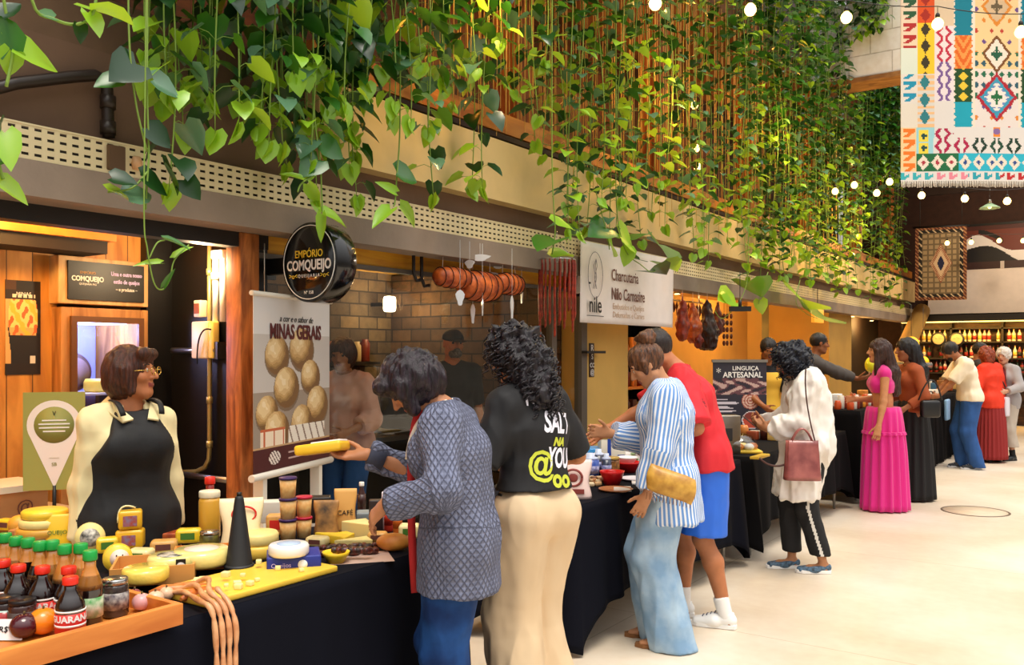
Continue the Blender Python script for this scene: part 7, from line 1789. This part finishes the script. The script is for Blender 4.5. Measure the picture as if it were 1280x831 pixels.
def leaf(mb, p, fwd, up, L, mi, droop=.25, wk=1.):
    fwd = unit(np.array(fwd, float)); up = np.array(up, float); up = unit(up - fwd * (up @ fwd)); sd = np.cross(fwd, up); p = np.array(p, float)
    def q(x, y): return p + L * (sd * x * wk + fwd * y + up * (.28 * abs(x) - droop * y * y))
    vs = [q(*a) for a in LH] + [q(*a) for a in LL] + [q(-a[0], a[1]) for a in LL]
    mb.add(vs, [(0, 4, 5, 1), (1, 5, 6, 2), (2, 6, 7, 3), (0, 1, 9, 8), (1, 2, 10, 9), (2, 3, 11, 10)], mi, True)
def make_vine(L, lsize, step, seed, flat=1., bushy=0., name='hanging_vine'):
    rs = random.Random(seed); st = MB(); lf = MB(); n = max(4, int(L / .12)); path = []
    a1, a2 = rs.uniform(0, 6), rs.uniform(0, 6)
    for i in range(n + 1):
        z = -L * i / n; k = min(1, i / 4); path.append(V3(.03 * k * math.sin(z * 3 + a1), .03 * k * math.sin(z * 2.3 + a2), z))
    st.tube(path, [.004] * n + [.0015], 5)
    z = .1; ang = rs.uniform(0, 6)
    while z < L:
        i = z / L * n; k = int(i); p = path[k] + (path[min(k + 1, n)] - path[k]) * (i - k)
        for _ in range(1 + (rs.random() < bushy)):
            ang += 2.4 + rs.uniform(-.5, .5); el = rs.uniform(.0, .5) ; d = V3(math.cos(ang), math.sin(ang), el); pl = lsize * rs.uniform(.35, .8); e = p + unit(d) * pl
            st.tube([p, p + unit(d + V3(0, 0, .4)) * pl * .5, e], .0016, 4, caps=False)
            s = lsize * rs.uniform(.65, 1.2); f = V3(math.cos(ang), math.sin(ang), -rs.uniform(.15, .9) / max(.4, flat)); up = V3(rs.uniform(-.3, .3), rs.uniform(-.3, .3), 1)
            low = z / L > .8; r = rs.random(); mi = (2 if r < (.42 if low else .10) else 1 if r < .40 else 3 if r < .60 else 0)  # lime weighted low: young leaves, plus warm lamplight put into the colour
            leaf(lf, e, f, up, s, mi, rs.uniform(.1, .4))
        z += step * rs.uniform(.7, 1.3)
    # a curled growing tip
    for q in range(3): leaf(lf, path[-1] + V3(0, 0, .01 * q), V3(rs.uniform(-.4, .4), rs.uniform(-.4, .4), -1), V3(rs.uniform(-1, 1), 1, 0), lsize * (.4 + .25 * q), 2, .2)
    o = st.build(name, [STEM]); c = lf.build('leaves', LM, o)
    return o
rsv = random.Random(77)
G1 = 'vines over the cheese stall'; G2 = 'vines beyond the white banner'
near_proto = [make_vine(L, .13, .095, 100 + i, .8, .25) for i, L in enumerate((1.1, 1.3, 1.5, 1.7, 1.9, 2.1, 2.3, 2.5))]
far_proto = [make_vine(6.6 + .2 * (i % 3), .118, .088, 200 + i, 2.2, .15) for i in range(9)]
used_v = {}
def put_vine(proto, loc, rz, label, group):
    if proto.name not in used_v:
        used_v[proto.name] = 1; proto.location = loc; proto.rotation_euler.z = rz; tag(proto, label, 'vine', group); return proto
    c = proto.copy(); COL.objects.link(c); c.location = loc; c.rotation_euler.z = rz; tag(c, label, 'vine', group)
    for ch in kidsof[proto.name]:
        d = ch.copy(); COL.objects.link(d); d.parent = c
    return c
kidsof = {}
for o in list(bpy.data.objects):
    if o.parent and o.name.startswith('leaves'): kidsof.setdefault(o.parent.name, []).append(o)
# near curtain: strands end where the photo's greenery ends
near_spec = []
def add_near(px0, px1, n, lo, hi, X0=-3.7, X1=-3.35):
    for k in range(n): near_spec.append((px0 + (px1 - px0) * (k + rsv.random()) / n, lo + (hi - lo) * rsv.random() ** .8, rsv.uniform(X0, X1)))
add_near(165, 235, 5, 50, 170); add_near(180, 215, 1, 225, 245); add_near(235, 345, 11, 60, 185); add_near(345, 470, 22, 70, 215); add_near(395, 450, 2, 225, 255)
add_near(470, 560, 8, 20, 170); add_near(560, 640, 4, -20, 150); add_near(540, 640, 3, 200, 250); add_near(620, 690, 3, -10, 120)
for px, py, X in near_spec:
    p = onX(px, py, X); need = 4.62 - p[2]
    pr = min(near_proto, key=lambda o: abs(-min(v.co.z for v in o.data.vertices) - need)) if False else near_proto[max(0, min(7, int(round((need - 1.1) / .2))))]
    Lp = 1.1 + .2 * near_proto.index(pr)
    put_vine(pr, (p[0], p[1], p[2] + Lp), rsv.uniform(0, 6.28), 'trailing vine in the green curtain above the cheese stall', G1)
far_spec = []
def add_far(px0, px1, n, lo, hi, X0=-3.72, X1=-3.4):
    for k in range(n): far_spec.append((px0 + (px1 - px0) * (k + rsv.random()) / n, lo + (hi - lo) * rsv.random(), rsv.uniform(X0, X1)))
add_far(655, 700, 4, 120, 235); add_far(700, 790, 12, 215, 300); add_far(790, 860, 9, 225, 325); add_far(860, 925, 8, 215, 335); add_far(925, 1000, 22, 255, 352); add_far(1000, 1062, 26, 270, 372)
add_far(1062, 1130, 22, 285, 385, -3.8, -3.5)
for px, py, X in far_spec:
    p = onX(px, py, X); i = rsv.randrange(9); L = 6.6 + .2 * (i % 3); 
    put_vine(far_proto[i], (p[0], p[1], p[2] + L), rsv.uniform(0, 6.28), 'long leafy vine in the green curtain beyond the white banner', G2)
for o in near_proto + far_proto:
    if o.name not in used_v:
        for ch in kidsof.pop(o.name): bpy.data.objects.remove(ch)
        bpy.data.objects.remove(o)
# vines on the whitewashed bridge beam (in front of it and hanging under it)
bp = [make_vine(2.6, .11, .07, 300 + i, 1.2, .6) for i in range(3)]
for o in list(bpy.data.objects):
    if o.parent and o.name.startswith('leaves') and o.parent.name in [q.name for q in bp]: kidsof.setdefault(o.parent.name, []).append(o)
for k in range(22):
    px = 1068 + k * 2.7 + rsv.uniform(-1, 1); p = atD(px, rsv.uniform(190, 222), 15.5); pr = bp[k % 3]
    put_vine(pr, (p[0], p[1] + .6, p[2] + 2.6), rsv.uniform(0, 6.28), 'vine hanging under the whitewashed bridge beam', 'vines under the bridge beam')
for k in range(7):
    px = 1085 + k * 7; p = atD(px, rsv.uniform(48, 75), 14.0); put_vine(bp[(k + 1) % 3], (p[0], 13.85, p[2] + 2.6), rsv.uniform(0, 6.28), 'short vine falling over the face of the whitewashed bridge beam', 'vines on the face of the bridge beam')
# troughs that carry the vines
TR = mat('planter_concrete', '#7a6a58', .8)
for lb, y0, y1, z in (('long planter trough the near vines hang from', -1.0, 6.6, 4.62), ('long high planter trough the far vines hang from', 5.6, 21.0, 9.35)):
    t = thing('planter_trough', lb, 'planter', (-3.6, (y0 + y1) / 2, z)); h_ = (y1 - y0) / 2
    MB().bx(-.3, .25, -h_, h_, 0, .04).bx(-.3, -.26, -h_, h_, .04, .3).bx(.21, .25, -h_, h_, .04, .3).build('trough', TR, t); MB().bx(-.26, .21, -h_ + .02, h_ - .02, .04, .26).build('soil', mat('dark_soil', '#2a1c12', .95), t)
    for k in range(6): MB().bx(-.5, -.26, -h_ + .3 + k * (2 * h_ - .6) / 5 - .03, -h_ + .3 + k * (2 * h_ - .6) / 5 + .03, .05, .12).build('arm', BLK, t)

def custom_vine(label, X, stems, leaves, sr=.0045):
    t = thing('leafy_shoot', label, 'vine', onX(stems[0][-1][0], stems[0][-1][1], X)); base = np.array(t.location)
    st = MB()
    for pi_, path in enumerate(stems):
        P_ = [np.array(onX(a, b_, X)) - base for a, b_ in path]; Q = []
        if pi_ == 0:
            a0_ = P_[0] + base; P_ = [V3(min(X, -3.4), a0_[1], 4.66) - base, V3((X + min(X, -3.4)) / 2, a0_[1], max(a0_[2], 4.7)) - base, V3(X, a0_[1], (a0_[2] + 4.7) / 2) - base] + P_
        for i in range(len(P_) - 1):
            for s in range(5):
                u = s / 5; p0 = P_[max(i - 1, 0)]; p1 = P_[i]; p2 = P_[i + 1]; p3 = P_[min(i + 2, len(P_) - 1)]
                Q.append(.5 * ((2 * p1) + (p2 - p0) * u + (2 * p0 - 5 * p1 + 4 * p2 - p3) * u * u + (3 * p1 - p0 - 3 * p2 + p3) * u ** 3))
        Q.append(P_[-1]); st.tube(Q, sr, 6)
    st.build('stem', STEM, t)
    lf = MB(); rs = random.Random(len(label))
    for px, py, a, Lp, mi, *wk in leaves:
        p = np.array(onX(px, py, X)); e = np.array(onX(px + Lp * math.cos(R(a)), py + Lp * math.sin(R(a)), X + .05 * rs.uniform(-1, 1))); f = e - p
        view = unit(np.array((0, 0, CAMH)) - p); up = view * .8 + V3(rs.uniform(-.5, .5), rs.uniform(-.5, .5), .6)
        leaf(lf, p - base, f, up, np.linalg.norm(f), mi, .12, wk[0] if wk else 1.)
    lf.build('leaves', LM, t); return t
custom_vine('lime leafy shoot at the top left corner', -2.35, [[(-6, -120), (2, -20), (12, 40), (16, 66), (8, 108)], [(30, -130), (40, 0), (68, 24), (98, 30), (118, 12), (122, -60)]],
            [(16, 60, 22, 66, 2), (14, 62, 95, 34, 2), (12, 62, -120, 60, 1), (110, 16, 60, 34, 2), (112, 12, 12, 56, 2, .7), (98, 30, 80, 26, 0), (68, 22, 200, 24, 1), (2, 20, -40, 30, 0)])
custom_vine('lime shoot with drooping leaves at the left picture edge', -2.35, [[(-30, 20), (-6, 150), (-2, 200), (4, 224)]], [(6, 166, 80, 46, 2, .7), (-2, 226, 35, 50, 2, .7), (2, 200, 160, 26, 1), (0, 150, 100, 20, 0)])
custom_vine('thin curled shoot dangling in front of the black fridge header', -3.0, [[(182, 40), (180, 262), (184, 310), (192, 352), (202, 362), (212, 350), (218, 325), (236, 306)], [(187, 322), (196, 304), (206, 300)], [(190, 330), (182, 330)]],
            [(206, 299, 18, 36, 1, .35), (200, 329, 178, 34, 2, .3), (218, 322, -35, 30, 2, .25), (205, 358, -60, 26, 1, .3)], .003)
custom_vine('cluster of broad dark leaves over the slotted tray', -3.3, [[(184, 20), (184, 120), (186, 190), (184, 225), (182, 262)], [(184, 215), (165, 235), (135, 240)], [(184, 190), (170, 130), (162, 60), (160, -30)]],
            [(178, 222, 30, 40, 0, 1.2), (160, 246, -10, 32, 3, .9), (135, 238, 20, 38, 2, .4), (205, 205, 60, 44, 0), (230, 225, 50, 32, 0), (140, 222, 10, 34, 0), (192, 100, 30, 40, 3), (170, 80, 150, 36, 0), (186, 160, 40, 38, 0), (150, 100, 170, 34, 1)])
custom_vine('lime tipped shoot crossing the round black sign', -3.45, [[(392, 120), (400, 200), (402, 240), (404, 282)], [(400, 215), (378, 228), (372, 240)]], [(404, 268, 22, 36, 2, .5), (402, 268, 92, 36, 2, .4), (385, 230, 60, 30, 2, .5), (378, 225, 200, 30, 2, .5), (398, 200, 140, 30, 1), (402, 180, 30, 34, 1)])
custom_vine('lime shoot pointing down beside the lamp brackets', -3.45, [[(500, 150), (496, 220), (494, 250), (492, 258)]], [(500, 258, 50, 36, 2, .4), (488, 262, 140, 30, 2, .5), (494, 240, -150, 28, 2, .5), (496, 215, 20, 30, 1)])
custom_vine('shoot with a lime leaf in front of the red sausages', -3.4, [[(690, 200), (692, 255), (694, 290), (690, 318)]], [(692, 322, -15, 28, 2, .4), (694, 300, 160, 24, 1), (695, 280, 10, 26, 2)])
custom_vine('leafy shoots lying over the white banner', -3.45, [[(770, 240), (775, 290), (785, 318), (800, 330), (815, 340), (828, 330)], [(745, 240), (758, 290), (762, 312)]],
            [(775, 295, 30, 24, 2), (785, 310, 100, 24, 2), (800, 325, 200, 20, 0), (812, 338, 0, 20, 0), (760, 300, 60, 22, 2), (758, 285, 160, 22, 1), (828, 328, 20, 20, 2), (822, 305, 40, 26, 1), (792, 300, -30, 24, 1)])
custom_vine('looping pale shoots under the tray beyond the cured hams', -3.45, [[(935, 330), (930, 365), (915, 388), (902, 398), (893, 388)], [(1000, 350), (995, 378), (1008, 392), (1022, 398)], [(960, 340), (950, 372), (948, 380)]],
            [(905, 375, 30, 20, 2), (920, 378, 200, 20, 2), (936, 352, 40, 22, 1), (998, 372, 20, 20, 2), (1020, 396, -20, 18, 1), (950, 375, 80, 18, 2)])

# golden strings among the far vines
o0 = None
for k in range(60):
    px = 505 + (k % 60) * 7.6 + rsv.uniform(-2, 2); X = rsv.uniform(-3.72, -3.5); zt = 4.62 if px < 640 else 9.35; zb = rsv.uniform(2.75, 3.3) if px > 660 else rsv.uniform(3.0, 3.4); p = onX(px, 200, X)
    b = MB(); b.tube([(0, 0, 0), (.004, .004, (zt - zb) / 2), (0, 0, zt - zb)], .0025, 4); tag(b.build('support_string', SG, loc=(X, p[1], zb)), 'thin taut golden string hanging in front of the mezzanine among the vines', 'string', 'taut support strings among the vines')

# ---------------------------------------------------------------- kilim rug hanging at the upper right
D = 7.4; pl = atD(1127, 226, D); Wr, Hr = 1.60, 2.35
ctr = V3(pl[0], pl[1], 0) + V3(RT[0], RT[1], 0) * Wr / 2
def kilim(u, v):
    X = u * 810; Y = 775 - v * Hr / (1.6 / 810)      # in the drawing units of the pattern: Y grows downward
    S = 430 - 25; xx = X if X < S else 810 - X; xx += 25
    cream, peach, pale = '#ece0cc', '#f0cf9c', '#e4ddd6'
    def hooks(t, w_, c, bg):
        a = (t / 50) % 1; b_ = w_
        return c if (a < .3 and .15 < b_ < .9) or (.3 <= a < .75 and abs(b_ - .55 + (a - .5)) < .18) else bg
    def diam(cx, cy, rx, ry, x, y): return abs(x - cx) / rx + abs(y - cy) / ry
    if Y > 735: return hooks(X, (Y - 735) / 40, ['#3ab0b8', '#e88a9a', '#2aa0b0', '#c0282c', '#b83030', '#2a6a80'][int(X / 140) % 6], pale)
    if Y > 660 and xx > 90:
        seg = '#1f6b40' if xx < 265 else '#2cb4cc' if xx < 445 else '#f0962c'
        d = diam((int((xx - 90) / 58) + .5) * 58 + 90, 697, 26, 34, xx, Y)
        return seg if d > 1 else (cream if d > .35 else ('#b03040' if xx < 265 else '#2a4a8a'))
    if 595 < Y <= 660 and xx > 160 or 165 < xx < 245 and Y > 550:
        cx = (int((xx - 160) / 78) + .5) * 78 + 160; c = ['#b01c48', '#b01c48', '#1c3a2a', '#1c4a34', '#143a30'][min(4, int((xx - 160) / 78))]; yy_c = 627 if Y > 600 else 575
        a, b_ = abs(xx - cx), abs(Y - yy_c); return c if (abs(a + b_ * .8 - 27) < 8 and a > 6) else pale
    if Y > 545:
        if xx < 90: return hooks(Y, (xx - 25) / 65, '#ee7a24', '#f4cf9a')
        if xx < 165:
            cy = 583 if Y < 610 else 635; a, b_ = abs(xx - 122), abs(Y - cy)
            return '#1a4a4a' if (a < 5 and b_ < 13) or (b_ < 5 and a < 13) else ('#f2d94a' if a < 20 and b_ < 24 else '#9ed4dc')
        if xx > 415 and Y < 590: return '#ee8a2c' if diam((int(xx / 50) + .5) * 50, 566, 16, 16, xx, Y) > 1 else '#8a6aa0'
        return pale
    if xx < 95: 
        if 320 < Y < 445: return hooks(Y, (xx - 25) / 70, '#1f93b4', '#e4dcd0')
        if 80 < Y < 210: return hooks(Y, (xx - 25) / 70, '#b02c2c', '#e8d0b4')
        if Y < 80: return hooks(Y, (xx - 25) / 70, '#2c5a3a', '#e8d0b4')
        return '#e6dccb' if Y > 440 else '#dce4d4'
    if xx < 165:
        if Y < 100: return '#e0551f' if diam(128, round(Y / 70) * 70, 22, 30, xx, Y) > 1 else '#a82c1c'
        if Y < 320: return '#f3c92f' if diam(128, round((Y - 60) / 70) * 70 + 60, 20, 32, xx, Y) > 1 else '#3c3420'
        if Y < 545: d = diam(125, round((Y - 355) / 74) * 74 + 355, 22, 34, xx, Y); return '#2f7f86' if d < 1 else ('#f0c08a' if int(Y / 13) % 2 else '#dcd6cc')
    if xx < 245:
        if 115 < Y < 435:
            cy = round((Y - 145) / 50) * 50 + 145; a, b_ = abs(xx - 205), abs(Y - cy); c = '#c22a44' if Y < 268 else '#7a5a98'
            return c if abs(a + b_ * .8 - 26) < 7 and a > 7 else '#ecdfe0'
        return '#e0c8a8' if Y < 115 else pale
    zz = 8 * abs(((Y / 12) % 2) - 1)
    if 245 + zz < xx < 325 - zz:
        if Y < 155: return '#0f7f94'
        if Y < 300: return '#e0661e' if int(Y / 24 + abs(xx - 285) / 14) % 2 else '#f09a4a'
        if Y < 440: return '#1f4a24' if diam(285, round((Y - 330) / 44) * 44 + 330, 20, 20, xx, Y) > 1 else '#f2c83a'
        if Y < 548: return '#18a2b8'
    elif xx < 335: return cream
    zg = 10 * abs(((Y / 14) % 2) - 1)
    for cy, rx, ry, cols in ((235, 62, 80, ('#7a4a20', '#efe2d2', '#1f5a40')), (420, 88, 104, ('#b02030', '#efe6dc', '#1c6a3a')), (35, 66, 82, ('#e08a2c', '#d8b890', '#6a5a40')), (-165, 88, 104, ('#1c6a8a', '#efe6dc', '#b02030')), (-370, 62, 80, ('#7a4a20', '#efe2d2', '#1f5a40'))):
        d = diam(430, cy, rx + zg * .6, ry + zg * .6, xx, Y)
        if d < 1:
            if d > .80: return cols[0]
            if d > .62 and ry > 90: return '#3a9ab8'
            if d > .5 and ry > 90: return '#6a8ac0' if int(Y / 9) % 2 else cols[1]
            a, b_ = abs(xx - 430), abs(Y - cy); return cols[2] if (a < 24 and b_ < 7) or (a < 7 and b_ < 30) or (a < 15 and b_ < 18 and int((a + b_) / 6) % 2) else cols[1]
    d = diam(round(xx / 34) * 34, round(Y / 46) * 46, 12, 15, xx, Y)
    if d < 1 and (230 < Y < 440): return '#1f6a4a' if int(round(Y / 46)) % 2 else '#2a5a6a'
    if d < .8 and int(round(xx / 34) + round(Y / 46)) % 2: return ['#c03a2c', '#6a4a8a', '#e0872c'][int(round(Y / 46)) % 3]
    return '#f2cf96' if Y < 300 else '#e8dcd4'
zb = pl[2]
t = thing('kilim_rug', 'large hanging rug with bright geometric diamonds and a cream fringe', 'rug', (float(ctr[0]), float(ctr[1]), zb), YAW)
printed('weave', Wr, Hr, 162, 235, kilim, t, thick=.008, rough=.9, mname='woven_wool', bump=.3, wave=lambda x, z: .012 * math.sin(x * 6))
b = MB(); rs = random.Random(9)
for k in range(110):
    x = -Wr / 2 + Wr * (k + .5) / 110; y = .012 * math.sin(x * 6); b.tube([(x, y + .003, .005), (x + rs.uniform(-.003, .003), y + .003, -.045 - rs.uniform(0, .012))], .0045, 4)
b.build('fringe', mat('cream_fringe', '#efe6d8', .9), t)
MB().tube([(-Wr / 2 - .1, 0, Hr + .02), (Wr / 2 + .1, 0, Hr + .02)], .02, 10).build('hanging_rod', BLK, t)
for s in (-.6, .6): MB().tube([(s, 0, Hr + .02), (s, 0, Hr + 4)], .004, 5).build('wire', BLK, t)

# ---------------------------------------------------------------- string lights
bulb_m = emis('warm_bulb', '#ffd07a', 5.5); SK = mat('bulb_socket', '#1a1512', .5)
bm0 = thing('string_bulb', '', 'bulb'); MB().lathe([(0, -.06), (.026, -.054), (.042, -.032), (.046, -.010), (.038, .012), (.018, .034), (0, .036)], (0, 0, 0), 16).build('globe', bulb_m, bm0); MB().lathe([(0, .03), (.017, .03), (.018, .06), (.010, .075), (0, .075)], (0, 0, 0), 12).build('socket', SK, bm0); MB().tube([(0, 0, .07), (0, 0, .13)], .003, 5).build('short_cord', SK, bm0)
first = True
def bulb(px, py, d, label, group):
    global first
    loc = atD(px, py, d)
    if first: bm0.location = loc; bm0['label'] = label; bm0['group'] = group; first = False; o = bm0
    else: o = dup(bm0, loc, 0, label, group)
    return V3(loc[0], loc[1], loc[2] + .13)
def cord(pts, label):
    P_ = []
    for a, b_ in zip(pts[:-1], pts[1:]):
        L = np.linalg.norm(b_ - a)
        for s in range(8): u = s / 8; P_.append(a + (b_ - a) * u - V3(0, 0, .12 * L * u * (1 - u)))
    P_.append(pts[-1]); b = MB(); b.tube(P_, .004, 5); tag(b.build('light_cord', SK), label, 'cord')
la = 'glowing bulb of the light string near the top edge'; lbb = 'glowing bulb of the string lights under the kilim rug'; lc = 'small glowing bulb in front of the far picture band'
q = [bulb(px, py, d, la, 'bulbs near the top edge') for px, py, d in ((700, -30, 5.6), (819, 2, 6.2), (938, 10, 6.8), (1058, 20, 7.2), (1172, 28, 7.1), (1276, 38, 7.0))]; cord([q[0] + V3(-1, -.6, .4)] + q + [q[-1] + V3(1.5, .9, .4)], 'dark cord of the top bulbs')
q = [bulb(px, py, d, lbb, 'bulbs under the kilim rug') for px, py, d in ((1044, 238, 12.4), (1068, 230, 12.2), (1096, 240, 12.0), (1112, 226, 11.8), (1152, 243, 11.6), (1206, 247, 11.4), (1259, 250, 11.2))]; cord(q + [q[-1] + V3(1.5, .9, .3)], 'dark cord of the bulbs under the kilim rug')
q = [bulb(px, py, 17.5, lc, 'bulbs before the far pictures') for px, py in ((1184, 303), (1214, 302), (1249, 300), (1279, 300))]; cord(q + [q[-1] + V3(1.5, .9, .2)], 'dark cord of the bulbs before the far pictures')
q = [bulb(px, py, 10.5, 'glowing bulb half hidden among the vines', 'bulbs among the vines') for px, py in ((868, 130), (870, 184), (872, 207))]; cord(q, 'dark cord running down among the vines')
for x, y, z, e in ((-3.2, 7.6, 3.9, 25), (-3.1, 10.5, 4.2, 35), (-2.6, 13, 3.6, 55), (-3.3, 15, 3.6, 40), (-3.2, 4.6, 3.9, 18)): lamp('POINT', (x, y, z), e, '#ffc766', .05)  # unseen warm points added to brighten the vines and the cream beam
for x, y, z, e in ((-1.2, 19.3, 4.2, 120), (.8, 19.3, 4.2, 100)): lamp('POINT', (x, y, z), e, '#ffe6c8', .1)  # unseen lights added to brighten the white band and mural of the far bay
# mezzanine lamps behind the strings
for y in (4.5, 7.4, 10.2, 13.2): lamp('POINT', (-4.9, y, 4.9), 22, '#ff9c3a', .1)

# green enamel pendant, lanterns
t = thing('pendant_lamp', 'pale green enamel pendant lamp below the bulbs on the right', 'lamp', atD(1237, 258, 15.5)); MB().lathe([(.0, .05), (.05, .045), (.16, -.02), (.17, -.035), (.155, -.03), (.04, .03), (0, .035)], (0, 0, 0), 24).build('lamp_shade', mat('pale_green_enamel', '#b8d8b0', .35), t); MB().lathe([(0, .05), (.03, .05), (.03, .12), (0, .12)], (0, 0, 0), 12).build('socket', STEEL, t); MB().tube([(0, 0, .12), (0, 0, 2.4)], .004, 5).build('cord', SK, t); MB().sphere((0, 0, -.01), .03, 8).build('glow_bulb', bulb_m, t)
for px, py, d, r, lb in ((1139, 430, 15.0, .13, 'round yellow lantern above the head of the woman with the black bag'), (1154, 452, 16.0, .10, 'smaller round yellow lantern to the right of the bigger one')):
    c = atD(px, py, d); t = thing('round_lantern', lb, 'lantern', c); MB().lathe([(0, -r)] + [(r * math.sin(math.pi * i / 12), -r * math.cos(math.pi * i / 12)) for i in range(1, 12)] + [(0, r)], (0, 0, 0), 22).build('globe', mat('yellow_lantern', '#f4c01c', .5, emit='#f0b010', es=.45), t); MB().tube([(0, 0, r), (0, 0, 2.40 - c[2])], .004, 5).build('cord', SK, t)
for k, (px, py, r) in enumerate(((1090, 456, .09), (1101, 466, .07), (1093, 474, .05))):
    c = atD(px, py, 11.4); t = thing('balloon', ['larger yellow-green balloon beside the pink top', 'smaller yellow balloon beside the pink top', 'small orange balloon under the yellow ones'][k], 'balloon', c); MB().sphere((0, 0, 0), (r, r, r * 1.2), 12).build('skin', mat('balloon_%d' % k, ['#d8d82c', '#f2c81c', '#f07a24'][k], .25, coat=.4), t); MB().tube([(0, 0, -r * 1.15), (0.01, 0, -(c[2] - .97))], .003, 4).build('ribbon', WHT, t)

# ---------------------------------------------------------------- far wall: bottle shelves, pictures, rug
SB = woodmat('shelf_back_wood', '#6a4420', '#38200e', (1, 3, 3)); ys = 21.7
t = thing('bottle_shelves', 'long dark wooden shelves full of bottles on the far wall', 'shelf', (-1.6, ys, 0))
MB().bx(-2.5, 4, .22, .26, 0, 2.26).build('back', SB, t)
for z in (.45, .9, 1.14, 1.46, 1.82, 2.12): MB().bx(-2.5, 4, -.16, .22, z - .03, z).build('shelf_board', mat('dark_shelf_wood', ''), t)
for x in (-2.5, -1.5, -.5, .5, 1.6, 2.8, 3.96): MB().bx(x, x + .04, -.16, .22, 0, 2.26).build('upright', mat('dark_shelf_wood', ''), t)
bts = []
for k, (c, cc) in enumerate((('#e8dcc0', '#d8b050'), ('#2a3a1c', '#8a1c1c'), ('#7a2418', '#1a1a1a'), ('#c89a3a', '#d8d0c0'), ('#e0c8b8', '#a82c28'))):
    b = MB(); b.lathe([(0, 0), (.036, 0), (.038, .01), (.038, .16), (.015, .21), (.014, .27), (0, .27)], (0, 0, 0), 12); b.lathe([(.0385, .04), (.0385, .13)], (0, 0, 0), 12, 1); b.lathe([(.0155, .24), (.0155, .275), (0, .275)], (0, 0, 0), 10, 1)
    bts.append(b.build('wine_bottle', [mat('wine_' + c[1:], c, .2, coat=.4), mat('winelab_' + cc[1:], cc, .5)]))
n = 0
for z in (1.14, 1.46, 1.82):
    x = -3.95
    while x < -.9:
        x += rsv.uniform(.085, .12)
        if any(abs(x - (-1.6 + q) - .02) < .06 for q in (-2.5, -1.5, -.5, .5)) or rsv.random() < .06: continue
        o = bts[rsv.randrange(5) if z != 1.82 else (0 if rsv.random() < .6 else 4)]
        if o.get('label') is None: c = o
        else: c = o.copy(); COL.objects.link(c)
        c.location = (x, ys - .05, z + .001); tag(c, 'bottle in the rows on the far wall shelves', 'bottle', 'bottles on the far wall shelves'); n += 1
for k, (px, py) in enumerate(((1173, 424), (1196, 424))):
    p = onY(px, py, 21.45); b = MB(); b.lathe([(0, 0), (.15, 0), (.16, -.02), (.15, -.03), (0, -.03)], (0, 0, 0), 24, axis='Y'); b.lathe([(.11, -.032), (.12, -.036), (.10, -.036)], (0, 0, 0), 24, 1, axis='Y'); 
    for s in (-1, 1): b.sphere((s * .04, -.035, .03), (.03, .006, .025), 6, 1)
    b.bx(-.05, .05, -.04, -.033, -.07, -.045, 1); b.bx(-.02, .02, -.02, .18, -.17, -.14, 0)
    tag(b.build('round_plate', [BLK, mat('plate_relief', '#a89878', .5)], loc=(p[0], 21.45, p[2])), ['left round dark plate with pale relief on the bottle shelves', 'right round dark plate with pale relief on the bottle shelves'][k], 'plate')
t = thing('strip_light', 'warm strip light under the dark header of the far shelves', 'lamp', (-1.8, 21.05, 2.25)); MB().bx(-2.2, 2.5, -.03, .03, -.02, .0).build('tube', emis('warm_strip', '#ffcf60', 5), t); MB().bx(-2.25, 2.55, -.05, .05, .0, .03).build('fixture', BLK, t)
lamp('AREA', (-1.8, 21.0, 2.2), 60, '#ffc25a', 4.0, sy=.15, target=(-1.8, 21.5, 1.2))
# pictures above the white band
def art(u, v):
    if v < .16: return '#d8c8b8' if int(u * 60) % 9 == 0 else '#3a1c16'
    n = (u * 3.1) % 1
    hor = .34 + .22 * math.sin(u * 9 + 1) + .10 * math.sin(u * 23)
    if abs(v - hor) < .09 + .05 * math.sin(u * 31): return '#f0e8e0'
    if abs(v - hor - .2) < .05 and .2 < n < .5: return '#0c0808'
    if v < hor: return '#100a0a'
    return '#6e2c1a' if v < .9 else '#4a1c12'
t = thing('wall_mural', 'brown picture panel with white figures above the white band', 'mural', (-.4, 21.88, 3.42)); printed('panel', 5.0, .95, 200, 60, art, t, thick=.02)
MB().bx(-2.52, 2.52, -.03, .02, .95, 1.0).build('top_frame', BLK, t)
def rug2(u, v):
    a, b_ = abs(u - .5) * 2, abs(v - .5) * 2
    if a > .86 or b_ > .92: return '#5a2c1c' if int((u * 40 + v * 60)) % 3 else '#a8784a'
    if a > .72 or b_ > .84: return '#1c1814' if int(u * 30 + v * 44) % 4 else '#c8b088'
    d = a * 1.4 + b_ * 1.1
    if d < .22: return '#1a1c3c'
    if d < .42: return '#c8ac88'
    if d < .6: return '#8a4a30' if int(d * 60) % 2 else '#b89c78'
    return '#9a8460' if int(u * 26) % 3 and int(v * 40) % 3 else '#6a5a40'
pA_ = atD(1147, 375, 18.6); pB_ = atD(1205, 375, 18.6); w2 = 58 / FOC * 18.6; h2 = 92 / FOC * 18.6
t = thing('patterned_rug', 'smaller dark patterned rug hanging before the white band', 'rug', ((pA_[0] + pB_[0]) / 2, (pA_[1] + pB_[1]) / 2, pA_[2]), R(12)); printed('weave', w2, h2, 60, 96, rug2, t, thick=.01, rough=.9, mname='woven_wool'); MB().tube([(-w2 / 2 - .05, 0, h2), (w2 / 2 + .05, 0, h2)], .02, 8).build('rod', BLK, t)
for s in (-.4, .4): MB().tube([(s, 0, h2), (s, 0, h2 + 1.0)], .006, 5).build('wire', BLK, t)
